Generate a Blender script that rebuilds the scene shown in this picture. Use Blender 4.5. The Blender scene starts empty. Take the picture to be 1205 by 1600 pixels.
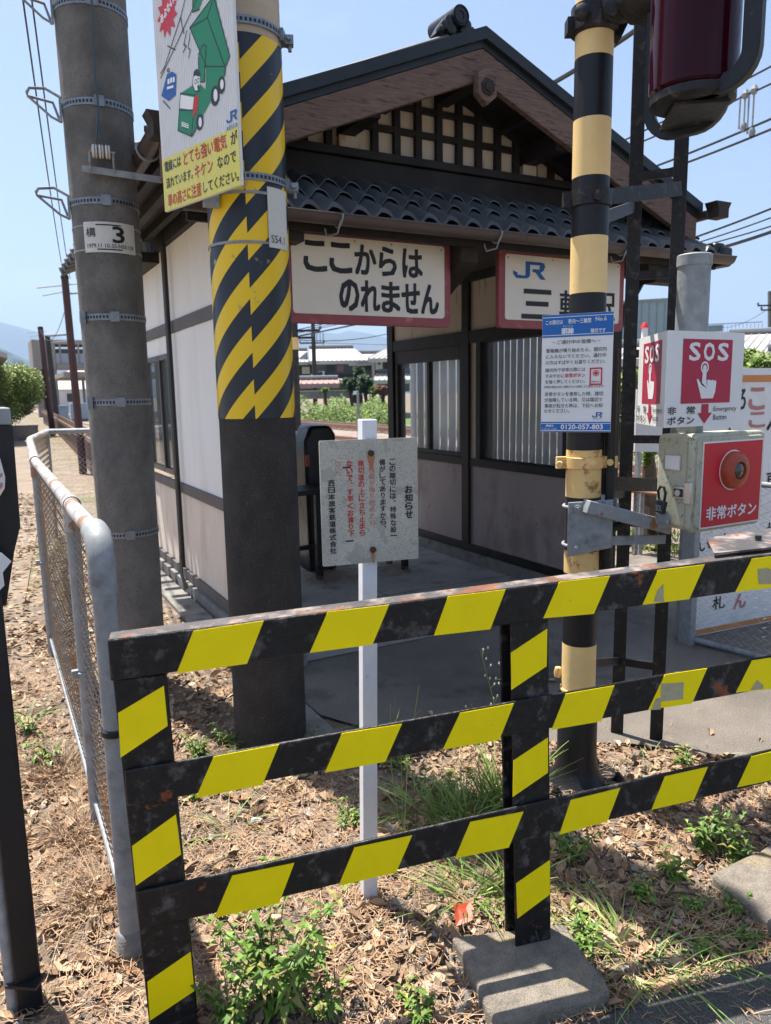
import bpy, bmesh, math, random
import numpy as np
from mathutils import Vector, Matrix
random.seed(7)
R_ = math.radians
SC = bpy.context.scene
COL = SC.collection

# ---------------------------------------------------------------- camera, sky, sun, exposure
F = 1157.0; CX, CY = 602.5, 800.0; HC = 1.6
PITCH = R_(9.1); ROLL = math.atan(127 / 7200.0); YAW = R_(28.4)
fwd = Vector((math.sin(YAW) * math.cos(PITCH), math.cos(YAW) * math.cos(PITCH), -math.sin(PITCH)))
r0 = Vector((math.cos(YAW), -math.sin(YAW), 0)); u0 = r0.cross(fwd)
CR = r0 * math.cos(ROLL) - u0 * math.sin(ROLL)
CU = u0 * math.cos(ROLL) + r0 * math.sin(ROLL)
cam = bpy.data.cameras.new('camera')
cam.sensor_width = 36; cam.sensor_fit = 'HORIZONTAL'; cam.lens = F / 1205 * 36
cam.clip_start = 0.05; cam.clip_end = 30000
cam.dof.use_dof = True; cam.dof.focus_distance = 2.5; cam.dof.aperture_fstop = 8
co = bpy.data.objects.new('camera', cam); COL.objects.link(co); SC.camera = co
M = Matrix((CR, CU, -fwd)).transposed().to_4x4(); M.translation = Vector((0, 0, HC)); co.matrix_world = M

SUN_EL = R_(70); SUN_AZ = math.atan2(-0.36, 0.93)      # azimuth from +Y towards +X
sd = Vector((math.sin(SUN_AZ) * math.cos(SUN_EL), math.cos(SUN_AZ) * math.cos(SUN_EL), math.sin(SUN_EL)))
sun = bpy.data.lights.new('sun', 'SUN'); sun.energy = 5.0; sun.angle = R_(0.5); sun.color = (1.0, 0.94, 0.86)
so = bpy.data.objects.new('sun', sun); COL.objects.link(so)
so.rotation_euler = sd.to_track_quat('Z', 'Y').to_euler()
w = bpy.data.worlds.new('World'); SC.world = w; w.use_nodes = True
nt = w.node_tree; sky = nt.nodes.new('ShaderNodeTexSky'); sky.sky_type = 'NISHITA'
sky.sun_disc = False; sky.sun_elevation = SUN_EL; sky.sun_rotation = SUN_AZ
sky.air_density = 1.0; sky.dust_density = 1.6; sky.ozone_density = 1.0; sky.altitude = 0
tcw = nt.nodes.new('ShaderNodeTexCoord'); mpw = nt.nodes.new('ShaderNodeMapping'); mpw.inputs['Scale'].default_value = (1, 1, 4.5); nzw = nt.nodes.new('ShaderNodeTexNoise')
nzw.inputs['Scale'].default_value = 2.6; nzw.inputs['Detail'].default_value = 8; nzw.inputs['Roughness'].default_value = .58; nt.links.new(tcw.outputs['Generated'], mpw.inputs[0]); nt.links.new(mpw.outputs[0], nzw.inputs['Vector'])
mrw = nt.nodes.new('ShaderNodeMapRange'); nt.links.new(nzw.outputs[0], mrw.inputs[0]); mrw.inputs[1].default_value = .52; mrw.inputs[2].default_value = .80; mrw.inputs[4].default_value = .45
mxw = nt.nodes.new('ShaderNodeMix'); mxw.data_type = 'RGBA'; nt.links.new(mrw.outputs[0], mxw.inputs[0]); nt.links.new(sky.outputs[0], mxw.inputs[6]); mxw.inputs[7].default_value = (6.5, 6.8, 7.2, 1)
nt.links.new(mxw.outputs[2], nt.nodes['Background'].inputs[0]); nt.nodes['Background'].inputs[1].default_value = 0.07
SC.view_settings.view_transform = 'Standard'; SC.view_settings.look = 'None'
SC.view_settings.exposure = 1.33; SC.view_settings.gamma = 1
try:
    SC.cycles.max_bounces = 6; SC.cycles.volume_bounces = 0; SC.cycles.transparent_max_bounces = 12
except Exception: pass

# pixel of the 1205x1600 photograph -> ray, then a real plane in the world
def ray(px, py): return fwd + CR * ((px - CX) / F) - CU * ((py - CY) / F)
def gz(px, py, z=0.0):
    d = ray(px, py); t = (z - HC) / d.z; return Vector((0, 0, HC)) + d * t
def pl(px, py, ax, v):
    d = ray(px, py); o = Vector((0, 0, HC)); return o + d * ((v - o[ax]) / d[ax])
def hd(px, py, D):
    d = ray(px, py); return Vector((0, 0, HC)) + d * (D / math.hypot(d.x, d.y))
def vp(px, py, P0, ang=None):      # vertical plane through P0; ang = heading (deg) of the plane, None = facing the camera
    if ang is None: n = Vector((P0[0], P0[1], 0)).normalized()
    else: n = Vector((-math.sin(R_(ang)), math.cos(R_(ang)), 0))
    d = ray(px, py); t = (n.x * P0[0] + n.y * P0[1]) / (n.dot(d)); return Vector((0, 0, HC)) + d * t

# ---------------------------------------------------------------- materials
def mat(name, col, rough=0.6, metal=0.0, var=0.12, vs=8.0, col2=None, c2s=4.0, c2t=0.55, c2w=0.06, bump=0.0, bs=60.0, spec=0.4,
        col3=None, c3s=12.0, c3t=0.62, stretch=(1, 1, 1), alpha=1.0, trans=0.0, island=None, isl_amt=0.25):
    m = bpy.data.materials.new(name); m.use_nodes = True; t = m.node_tree; N = t.nodes; L = t.links
    b = N['Principled BSDF']; b.inputs['Roughness'].default_value = rough; b.inputs['Metallic'].default_value = metal
    b.inputs['Specular IOR Level'].default_value = spec
    tc = N.new('ShaderNodeTexCoord'); mp = N.new('ShaderNodeMapping'); mp.inputs['Scale'].default_value = stretch
    L.new(tc.outputs['Object'], mp.inputs[0])
    def noise(s, det=5):
        n = N.new('ShaderNodeTexNoise'); n.inputs['Scale'].default_value = s; n.inputs['Detail'].default_value = det
        n.inputs['Roughness'].default_value = 0.62; L.new(mp.outputs[0], n.inputs['Vector']); return n
    n1 = noise(vs); mr = N.new('ShaderNodeMapRange'); L.new(n1.outputs[0], mr.inputs[0])
    mr.inputs[1].default_value = 0.3; mr.inputs[2].default_value = 0.7
    mr.inputs[3].default_value = 1 - var; mr.inputs[4].default_value = 1 + var
    cur = None
    if island:
        g = N.new('ShaderNodeNewGeometry'); cr = N.new('ShaderNodeValToRGB'); L.new(g.outputs['Random Per Island'], cr.inputs[0])
        cr.color_ramp.elements.remove(cr.color_ramp.elements[1])
        for i, c in enumerate(island):
            e = cr.color_ramp.elements[0] if i == 0 else cr.color_ramp.elements.new(i / (len(island) - 1))
            e.position = i / (len(island) - 1); e.color = (*c, 1)
        cur = cr.outputs[0]
    else:
        rgb = N.new('ShaderNodeRGB'); rgb.outputs[0].default_value = (*col, 1); cur = rgb.outputs[0]
    def thr(s, th, wd, c):
        nonlocal cur
        n = noise(s, 7); r = N.new('ShaderNodeMapRange'); L.new(n.outputs[0], r.inputs[0])
        r.inputs[1].default_value = th; r.inputs[2].default_value = th + wd
        mx = N.new('ShaderNodeMix'); mx.data_type = 'RGBA'; L.new(r.outputs[0], mx.inputs[0]); L.new(cur, mx.inputs[6])
        mx.inputs[7].default_value = (*c, 1); cur = mx.outputs[2]
    if col2: thr(c2s, c2t, c2w, col2)
    if col3: thr(c3s, c3t, 0.03, col3)
    vm = N.new('ShaderNodeVectorMath'); vm.operation = 'SCALE'; L.new(cur, vm.inputs[0]); L.new(mr.outputs[0], vm.inputs['Scale'])
    L.new(vm.outputs[0], b.inputs['Base Color'])
    if bump:
        n = noise(bs, 4); bp = N.new('ShaderNodeBump'); bp.inputs['Strength'].default_value = bump; bp.inputs['Distance'].default_value = 0.01
        L.new(n.outputs[0], bp.inputs['Height']); L.new(bp.outputs[0], b.inputs['Normal'])
    if alpha < 1: b.inputs['Alpha'].default_value = alpha
    if trans: b.inputs['Transmission Weight'].default_value = trans
    return m
K = {}
def mk(n, *a, **k): K[n] = mat(n, *a, **k)
mk('ground_soil', (.15, .115, .085), .95, var=.4, vs=3, col2=(.23, .18, .135), c2s=9, c2t=.5, c2w=.1, col3=(.36, .33, .29), c3s=90, c3t=.64, bump=1.0, bs=50)
mk('asphalt', (.085, .083, .08), .9, var=.2, vs=2, col3=(.24, .23, .21), c3s=220, c3t=.58, col2=(.06, .058, .056), c2s=90, bump=.9, bs=180)
mk('paving', (.175, .152, .128), .9, var=.32, vs=1.1, col2=(.105, .093, .082), c2s=1.8, c2t=.54, c2w=.08, col3=(.31, .275, .23), c3s=190, c3t=.56, bump=1.0, bs=170)
mk('floor_concrete', (.34, .33, .31), .85, var=.22, vs=2.5, col2=(.2, .185, .17), c2s=3, c2t=.55, c2w=.12, col3=(.14, .12, .10), c3s=60, c3t=.66, bump=.3, bs=90)
mk('kerb_concrete', (.22, .21, .19), .9, var=.22, vs=9, col2=(.12, .11, .1), c2s=5, c2t=.55, c2w=.1, bump=.5, bs=80)
mk('block_concrete', (.27, .235, .19), .95, var=.28, vs=22, col2=(.38, .30, .17), c2s=7, c2t=.58, c2w=.1, col3=(.14, .125, .105), c3s=240, c3t=.57, bump=1.0, bs=190)
mk('pole_concrete', (.175, .168, .155), .9, var=.28, vs=7, stretch=(1, 1, .7), col2=(.082, .078, .072), c2s=2.4, c2t=.50, c2w=.2, col3=(.12, .115, .105), c3s=150, c3t=.56, bump=.5, bs=120)
mk('pole_base_black', (.040, .036, .033), .8, var=.35, vs=8, stretch=(1, 1, .7), col2=(.020, .018, .017), c2s=3, c2t=.5, c2w=.25, col3=(.13, .12, .11), c3s=240, c3t=.60, bump=.9, bs=150)
mk('cream_paint', (.50, .40, .28), .6, var=.1, vs=8, col3=(.08, .05, .03), c3s=26, c3t=.68, stretch=(1, 1, 2.2))
mk('galvanised', (.29, .305, .315), .58, .12, var=.18, vs=25, col2=(.19, .20, .205), c2s=14, c2t=.54, c2w=.15, bump=.12, spec=.35)
mk('galv_rust', (.30, .315, .315), .5, .3, var=.14, vs=25, col2=(.32, .15, .07), c2s=9, c2t=.56, c2w=.05, bump=.1)
mk('galv_band', (.25, .275, .30), .45, .5, var=.2, vs=40, col2=(.12, .13, .14), c2s=60, c2t=.62)
mk('rail_peeled', (.40, .41, .41), .55, .1, var=.1, vs=20, col2=(.30, .16, .095), c2s=10, c2t=.54, c2w=.03, bump=.2)
mk('mesh_wire', (.22, .20, .18), .55, .4, var=.3, vs=6, col2=(.26, .14, .07), c2s=3, c2t=.5, c2w=.1)
mk('mesh_wire_clean', (.30, .32, .33), .5, .4, var=.2, vs=10)
mk('barrier_black', (.012, .0115, .012), .42, var=.4, vs=40, col2=(.085, .078, .076), c2s=22, c2t=.54, c2w=.12, col3=(.20, .06, .028), c3s=13, c3t=.635, bump=.45, bs=45, spec=.3)
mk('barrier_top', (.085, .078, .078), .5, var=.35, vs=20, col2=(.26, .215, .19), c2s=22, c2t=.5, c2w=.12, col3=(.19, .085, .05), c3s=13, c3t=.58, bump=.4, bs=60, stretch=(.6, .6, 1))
mk('yellow_sheet', (1.0, .79, .0), .5, var=.04, vs=14, bump=.12, bs=400, col2=(.90, .62, .0), c2s=5, c2t=.62, c2w=.15, col3=(.42, .33, .08), c3s=70, c3t=.70, spec=.25)
mk('patch_tape', (.42, .38, .24), .8, var=.12, vs=60)
mk('steel_black', (.018, .0175, .018), .45, .0, var=.3, vs=25, col2=(.06, .05, .043), c2s=26, c2t=.56, c2w=.1, col3=(.13, .06, .035), c3s=34, c3t=.66, bump=.25, spec=.3)
mk('cross_black', (.012, .0125, .015), .42, var=.25, vs=15, col2=(.05, .05, .052), c2s=34, c2t=.66, c2w=.05, bump=.06, spec=.35)
mk('cross_yellow', (.86, .61, .27), .5, var=.06, vs=8, col2=(.68, .47, .22), c2s=16, c2t=.6, c2w=.15, col3=(.3, .14, .05), c3s=35, c3t=.74, bump=.06, spec=.25)
mk('cross_yellow_rust', (.74, .50, .20), .55, var=.1, vs=12, col2=(.36, .17, .06), c2s=22, c2t=.56, c2w=.08)
mk('wall_white', (.86, .84, .80), .8, var=.04, vs=1.2, col2=(.72, .70, .66), c2s=1.3, c2t=.5, c2w=.25, col3=(.66, .62, .56), c3s=9, c3t=.7, stretch=(2, 2, .35))
mk('wall_cream', (.74, .64, .54), .8, var=.06, vs=2, col2=(.60, .48, .39), c2s=1.6, c2t=.5, c2w=.2, stretch=(1.5, 1.5, .5))
mk('wall_beige', (.58, .49, .385), .8, var=.07, vs=3, col2=(.42, .30, .20), c2s=6, c2t=.6, stretch=(2, 2, .5))
mk('wall_mauve', (.38, .315, .295), .8, var=.1, vs=2, col2=(.27, .215, .195), c2s=2.4, c2t=.52, c2w=.12, col3=(.20, .16, .14), c3s=20, c3t=.66, stretch=(1, 1, .6))
mk('timber_dark', (.021, .0175, .0155), .6, var=.35, vs=6, col2=(.045, .037, .032), c2s=10, c2t=.62, c2w=.1, bump=.3, bs=30, spec=.25)
mk('timber_brown', (.034, .027, .023), .6, var=.3, vs=6, bump=.2, bs=30, spec=.25)
mk('band_greybrown', (.12, .105, .10), .65, var=.15, vs=5, bump=.1)
mk('barge_wood', (.175, .115, .095), .75, var=.3, vs=14, stretch=(.7, 4, 7), col2=(.07, .048, .042), c2s=10, c2t=.55, c2w=.08, col3=(.15, .17, .07), c3s=2.2, c3t=.64, bump=.5, bs=30, spec=.25)
mk('cap_metal', (.020, .024, .028), .4, .1, var=.15, vs=8)
mk('tile', (.075, .082, .088), .38, .0, var=.35, vs=5, col2=(.13, .135, .13), c2s=8, c2t=.56, c2w=.15, col3=(.16, .16, .13), c3s=60, c3t=.68, bump=.15, spec=.45)
mk('gutter', (.078, .060, .056), .4, var=.12, vs=8, col2=(.045, .035, .034), c2s=6, c2t=.6, c2w=.1)
mk('sign_cream', (.78, .73, .63), .5, var=.04, vs=4, col2=(.66, .59, .48), c2s=3, c2t=.56, c2w=.25)
mk('sign_maroon', (.30, .075, .085), .55, var=.12, vs=10, col2=(.40, .18, .15), c2s=7, c2t=.60, c2w=.1)
mk('sign_white', (.77, .77, .76), .4, var=.03, vs=8, col2=(.62, .62, .59), c2s=3.5, c2t=.56, c2w=.2, col3=(.5, .48, .43), c3s=90, c3t=.74)
mk('sign_white_dirty', (.62, .62, .58), .55, var=.06, vs=12, col2=(.42, .42, .39), c2s=40, c2t=.64)
mk('lichen_board', (.50, .48, .41), .85, var=.16, vs=7, col2=(.24, .235, .19), c2s=260, c2t=.48, c2w=.22, col3=(.34, .335, .28), c3s=14, c3t=.58)
mk('letter_black', (.016, .018, .022), .5, var=.05)
mk('letter_red', (.50, .03, .02), .5, var=.05)
mk('letter_faded', (.55, .17, .12), .7, var=.2, vs=60)
mk('letter_white', (.78, .79, .80), .5, var=.02)
mk('letter_blue', (.012, .10, .34), .5, var=.02)
mk('letter_pink', (.52, .20, .19), .6, var=.1, vs=20)
mk('sign_blue', (.01, .13, .44), .4, var=.05)
mk('sign_red', (.56, .012, .03), .4, var=.05)
mk('sos_red', (.42, .008, .05), .38, var=.05)
mk('sign_yellow', (.82, .72, .01), .42, var=.04)
mk('orange_stripe', (.62, .25, .08), .6, var=.05)
mk('truck_green', (.01, .22, .10), .5, var=.04)
mk('ink_dark', (.02, .025, .03), .5, var=.02)
mk('box_grey', (.44, .435, .33), .6, var=.12, vs=14, col2=(.20, .195, .14), c2s=60, c2t=.57, c2w=.1, col3=(.12, .115, .08), c3s=12, c3t=.68)
mk('button_red', (.36, .055, .02), .38, var=.15, vs=30, col2=(.22, .05, .02), c2s=20, c2t=.62)
mk('lens_dark', (.05, .035, .035), .12, var=.1, vs=40, spec=.8)
mk('chrome', (.55, .53, .50), .3, .8, var=.1)
mk('rubber', (.02, .02, .02), .6, var=.1)
mk('lamp_red', (.028, .001, .006), .10, var=.35, vs=5, spec=.2, stretch=(9, 9, .2))
mk('lamp_red_side', (.42, .005, .06), .15, var=.1, vs=4, spec=.6)
mk('porcelain', (.6, .58, .54), .25, var=.05)
mk('glass', (.30, .34, .36), .08, var=.02, alpha=.10, spec=.8)
mk('window_glass', (.16, .19, .19), .06, var=.05, spec=.9, alpha=.55)
mk('slat_sheet', (.82, .84, .87), .5, var=.12, vs=3, spec=.5)
mk('slat_light', (.45, .46, .46), .6, var=.1, vs=3)
mk('paper', (.75, .75, .74), .7, var=.03)
mk('cover_black', (.012, .013, .013), .35, var=.2, vs=12, bump=.6, bs=9)
mk('white_post', (.76, .77, .79), .4, var=.05, vs=30, col2=(.52, .48, .42), c2s=16, c2t=.64, c2w=.1)
mk('rust_bolt', (.075, .035, .022), .8, var=.3, vs=60)
mk('rust_streak', (.42, .2, .11), .85, var=.2, vs=80)
mk('brown_post', (.075, .032, .03), .6, var=.15)
mk('brown_fence', (.16, .095, .07), .8, var=.2, vs=5)
mk('hill', (.03, .06, .03), .95, var=.15, vs=.003)
mk('field_gravel', (.20, .155, .115), .95, var=.35, vs=3, col2=(.12, .125, .06), c2s=.9, c2t=.47, c2w=.12, col3=(.27, .21, .155), c3s=14, c3t=.55, bump=.6)
mk('path_concrete', (.22, .175, .13), .9, var=.25, vs=1.5, col2=(.16, .125, .09), c2s=1.2, c2t=.5, c2w=.2, bump=.2)
mk('ballast', (.24, .20, .17), .95, var=.5, vs=40, col2=(.24, .13, .08), c2s=.8, c2t=.5, c2w=.1, bump=1, bs=30)
mk('rail_rust', (.24, .12, .075), .7, var=.2, vs=3)
mk('rail_head', (.5, .46, .42), .35, .7, var=.1)
mk('sleeper', (.22, .2, .18), .9, var=.2)
mk('roof_grey', (.42, .40, .385), .6, var=.12, vs=1.4, stretch=(1, 1, 1), bump=.3, bs=4)
mk('roof_brown', (.30, .20, .18), .7, var=.12)
mk('house_grey', (.14, .155, .17), .8, var=.08, vs=1)
mk('house_white', (.62, .61, .58), .8, var=.08, vs=1)
mk('house_dark', (.06, .055, .05), .8, var=.1)
mk('far_grey', (.28, .25, .22), .8, var=.12, vs=.5, stretch=(1, 1, .3))
mk('far_bluegrey', (.30, .35, .41), .7, var=.06)
mk('far_window', (.03, .04, .05), .3, var=.1)
mk('container_blue', (.26, .34, .42), .6, var=.1)
mk('wire', (.03, .03, .032), .6, var=.05)
mk('wire_blue', (.05, .085, .10), .5, var=.05)
mk('bark', (.09, .065, .045), .9, var=.3, vs=10, bump=.5)
G1 = [(.035, .075, .012), (.06, .12, .018), (.09, .17, .025), (.05, .10, .02), (.12, .20, .035)]
mk('weed_leaf', (.1, .2, .03), .5, var=.1, island=[(.05, .115, .015), (.09, .18, .02), (.14, .25, .03), (.07, .14, .02), (.20, .30, .05), (.11, .20, .025), (.06, .13, .015), (.30, .28, .06), (.24, .17, .09)])
mk('grass_leaf', (.1, .2, .03), .5, var=.1, island=[(.09, .18, .03), (.15, .27, .045), (.21, .34, .07), (.32, .34, .13), (.11, .21, .04)])
mk('bank_leaf', (.1, .2, .03), .6, var=.1, island=[(.065, .14, .015), (.11, .20, .02), (.15, .25, .03), (.20, .22, .05), (.08, .16, .02)])
mk('dry_weed_leaf', (.2, .15, .1), .8, var=.1, island=[(.16, .10, .08), (.10, .12, .05), (.22, .15, .11), (.12, .10, .06)])
mk('shrub_leaf', (.1, .2, .03), .5, var=.1, island=[(.10, .17, .015), (.16, .24, .02), (.24, .30, .03), (.07, .13, .015), (.30, .28, .03)])
mk('topiary_leaf', (.03, .07, .02), .6, var=.1, island=[(.02, .05, .018), (.035, .08, .025), (.05, .105, .03)])
mk('red_leaf', (.2, .06, .04), .6, var=.1, island=[(.2, .07, .05), (.13, .06, .04), (.26, .1, .07)])
mk('dry_leaf', (.3, .2, .12), .75, var=.18, vs=60, island=[(.17, .105, .06), (.32, .21, .125), (.47, .34, .215), (.25, .155, .09), (.56, .43, .29), (.10, .068, .045), (.40, .28, .175), (.30, .175, .095)])
mk('needle', (.3, .16, .09), .7, var=.1, island=[(.30, .16, .08), (.44, .28, .16), (.22, .12, .065), (.54, .38, .24)])
mk('straw', (.42, .3, .18), .8, var=.1, island=[(.30, .19, .115), (.40, .27, .17), (.20, .125, .075), (.46, .34, .22)])
mk('pebble', (.3, .3, .28), .8, var=.15, vs=40, island=[(.30, .28, .25), (.42, .39, .34), (.16, .16, .16), (.24, .2, .16), (.5, .47, .42)])
mk('bud_white', (.6, .58, .45), .6)

# yellow/black spiral wrap
def wrap_material():
    m = bpy.data.materials.new('stripe_wrap'); m.use_nodes = True; t = m.node_tree; N = t.nodes; L = t.links; b = N['Principled BSDF']
    tc = N.new('ShaderNodeTexCoord'); sp = N.new('ShaderNodeSeparateXYZ'); L.new(tc.outputs['Object'], sp.inputs[0])
    def ma(op, a, c=None, v=None):
        n = N.new('ShaderNodeMath'); n.operation = op; L.new(a, n.inputs[0])
        if c is not None: L.new(c, n.inputs[1])
        if v is not None: n.inputs[1].default_value = v
        return n.outputs[0]
    # direction whose angle wraps faces the seam seen from the road
    a0 = WRAP_SEAM
    ca, sa = math.cos(a0), math.sin(a0)
    x2 = ma('ADD', ma('MULTIPLY', sp.outputs[0], v=-ca), ma('MULTIPLY', sp.outputs[1], v=-sa))
    y2 = ma('ADD', ma('MULTIPLY', sp.outputs[0], v=sa), ma('MULTIPLY', sp.outputs[1], v=-ca))
    th = ma('ARCTAN2', y2, x2)
    ph = ma('SUBTRACT', ma('MULTIPLY', sp.outputs[2], v=1 / 0.214), ma('MULTIPLY', th, v=5.30 / (2 * math.pi)))
    fr = ma('FRACT', ma('ADD', ph, v=WRAP_PHASE)); st = ma('GREATER_THAN', fr, v=0.49)
    mx = N.new('ShaderNodeMix'); mx.data_type = 'RGBA'; L.new(st, mx.inputs[0])
    mx.inputs[6].default_value = (.86, .56, .003, 1); mx.inputs[7].default_value = (.012, .017, .026, 1)
    n = N.new('ShaderNodeTexNoise'); n.inputs['Scale'].default_value = 9; n.inputs['Detail'].default_value = 9; L.new(tc.outputs['Object'], n.inputs['Vector'])
    r = N.new('ShaderNodeMapRange'); L.new(n.outputs[0], r.inputs[0]); r.inputs[1].default_value = .66; r.inputs[2].default_value = .70
    mx2 = N.new('ShaderNodeMix'); mx2.data_type = 'RGBA'; L.new(r.outputs[0], mx2.inputs[0]); L.new(mx.outputs[2], mx2.inputs[6]); mx2.inputs[7].default_value = (.36, .27, .12, 1)
    L.new(mx2.outputs[2], b.inputs['Base Color']); b.inputs['Roughness'].default_value = .38
    bp = N.new('ShaderNodeBump'); bp.inputs['Strength'].default_value = .15; bp.inputs['Distance'].default_value = .01; L.new(n.outputs[0], bp.inputs['Height']); L.new(bp.outputs[0], b.inputs['Normal'])
    return m
WRAP_SEAM = math.atan2(-1.0, -0.38); WRAP_PHASE = 0.35

# ---------------------------------------------------------------- object helpers
def wloc(o):
    l = Vector((0, 0, 0))
    while o: l += o.location; o = o.parent
    return l
def tag(o, label, cat, group=None):
    o['label'] = label; o['category'] = cat
    if group: o['group'] = group
    return o
def thing(name, label, cat, loc, group=None):
    o = bpy.data.objects.new(name, None); COL.objects.link(o); o.location = Vector(loc); o.empty_display_size = .1
    return tag(o, label, cat, group)
class MB:
    def __init__(s): s.v = []; s.f = []
    def add(s, vs, fs):
        k = len(s.v); s.v += [tuple(p) for p in vs]; s.f += [tuple(i + k for i in f) for f in fs]; return s
    def box(s, x0, x1, y0, y1, z0, z1):
        return s.add([(x0, y0, z0), (x1, y0, z0), (x1, y1, z0), (x0, y1, z0), (x0, y0, z1), (x1, y0, z1), (x1, y1, z1), (x0, y1, z1)],
                     [(0, 3, 2, 1), (4, 5, 6, 7), (0, 1, 5, 4), (1, 2, 6, 5), (2, 3, 7, 6), (3, 0, 4, 7)])
    def prism(s, poly, off):          # planar polygon swept by vector off
        n = len(poly); P = [Vector(p) for p in poly]; O = Vector(off)
        return s.add(P + [p + O for p in P], [tuple(range(n))[::-1], tuple(range(n, 2 * n))] + [(i, (i + 1) % n, n + (i + 1) % n, n + i) for i in range(n)])
    def bar(s, a, b, wd, ht, up=(0, 0, 1)):
        a, b = Vector(a), Vector(b); d = (b - a).normalized(); u = Vector(up)
        sd_ = d.cross(u)
        if sd_.length < 1e-4: u = Vector((1, 0, 0)); sd_ = d.cross(u)
        sd_.normalize(); u = sd_.cross(d).normalized(); x = sd_ * wd / 2; y = u * ht / 2
        return s.add([a - x - y, a + x - y, a + x + y, a - x + y, b - x - y, b + x - y, b + x + y, b - x + y],
                     [(0, 1, 2, 3), (7, 6, 5, 4), (0, 4, 5, 1), (1, 5, 6, 2), (2, 6, 7, 3), (3, 7, 4, 0)])
    def tube(s, pts, r, n=8, cap=True):
        P = [Vector(p) for p in pts]; m = len(P); rr = r if isinstance(r, (list, tuple)) else [r] * m
        vs = []; prev = None
        for i, p in enumerate(P):
            d = (P[min(i + 1, m - 1)] - P[max(i - 1, 0)]).normalized()
            if prev is None:
                a = Vector((0, 0, 1)) if abs(d.z) < .9 else Vector((1, 0, 0))
                x = d.cross(a).normalized()
            else:
                x = (prev - d * prev.dot(d))
                x = x.normalized() if x.length > 1e-6 else d.orthogonal().normalized()
            prev = x; y = d.cross(x)
            for k in range(n):
                t = 2 * math.pi * k / n; vs.append(p + (x * math.cos(t) + y * math.sin(t)) * rr[i])
        fs = [(i * n + k, i * n + (k + 1) % n, (i + 1) * n + (k + 1) % n, (i + 1) * n + k) for i in range(m - 1) for k in range(n)]
        if cap: fs += [tuple(range(n))[::-1], tuple(range((m - 1) * n, m * n))]
        return s.add(vs, fs)
    def lathe(s, base, prof, n=32, axis=(0, 0, 1), cap=True):   # prof: (radius, height)
        b = Vector(base); z = Vector(axis).normalized(); x = z.orthogonal().normalized(); y = z.cross(x); vs = []
        for r, h in prof:
            for k in range(n):
                t = 2 * math.pi * k / n; vs.append(b + z * h + (x * math.cos(t) + y * math.sin(t)) * r)
        m = len(prof)
        fs = [(i * n + k, i * n + (k + 1) % n, (i + 1) * n + (k + 1) % n, (i + 1) * n + k) for i in range(m - 1) for k in range(n)]
        if cap: fs += [tuple(range(n))[::-1], tuple(range((m - 1) * n, m * n))]
        return s.add(vs, fs)
def part(name, mb, m, parent=None, bevel=0.0, smooth=True, kind=None):
    me = bpy.data.meshes.new(name); o = bpy.data.objects.new(name, me)
    L = wloc(parent) if parent else Vector((0, 0, 0))
    me.from_pydata([(p[0] - L.x, p[1] - L.y, p[2] - L.z) for p in mb.v], [], mb.f)
    bm = bmesh.new(); bm.from_mesh(me); bmesh.ops.recalc_face_normals(bm, faces=bm.faces); bm.to_mesh(me); bm.free()
    me.materials.append(K[m] if isinstance(m, str) else m)
    if smooth:
        me.shade_smooth(); me.set_sharp_from_angle(angle=R_(38))
    COL.objects.link(o)
    if parent: o.parent = parent
    if bevel:
        b = o.modifiers.new('bevel', 'BEVEL'); b.width = bevel; b.segments = 2; b.limit_method = 'ANGLE'
    if kind: o['kind'] = kind
    return o
def sheet(name, pts, m, kind='structure', z=None):
    return part(name, MB().add([(p[0], p[1], p[2] if z is None else z) for p in pts], [tuple(range(len(pts)))]), m, None, kind=kind, smooth=False)

# lettering -------------------------------------------------------
_tc = {}
def glyphs(s, bold=0.0, vertical=False):
    key = (s, bold)
    if key in _tc: return _tc[key]
    cu = bpy.data.curves.new('t', 'FONT'); cu.body = s; cu.size = 1; cu.offset = bold; cu.resolution_u = 2
    ob = bpy.data.objects.new('t', cu); COL.objects.link(ob)
    dg = bpy.context.evaluated_depsgraph_get(); me = bpy.data.meshes.new_from_object(ob.evaluated_get(dg))
    V = [tuple(v.co)[:2] for v in me.vertices]; Fs = [tuple(p.vertices) for p in me.polygons]
    bpy.data.objects.remove(ob); bpy.data.curves.remove(cu); bpy.data.meshes.remove(me)
    if V:
        xs = [v[0] for v in V]; ys = [v[1] for v in V]; bb = (min(xs), min(ys), max(xs), max(ys))
    else: bb = (0, 0, 1, 1)
    _tc[key] = (V, Fs, bb); return _tc[key]
class Panel:      # local u (right, metres), v (up, metres) on a flat or curved face
    def __init__(s, o, u, v, n):
        s.o, s.u, s.v, s.n = Vector(o), Vector(u).normalized(), Vector(v).normalized(), Vector(n).normalized()
    def at(s, a, b, h=0.0): return s.o + s.u * a + s.v * b + s.n * h
class CurvedPanel:
    def __init__(s, c, r, a0, z0): s.c, s.r, s.a0, s.z0 = Vector(c), r, a0, z0     # u=0 at angle a0, u runs anticlockwise seen from above = left to right seen from outside
    def at(s, a, b, h=0.0):
        t = s.a0 + a / s.r; rr = s.r + h
        return Vector((s.c.x + rr * math.cos(t), s.c.y + rr * math.sin(t), s.z0 + b))
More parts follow.
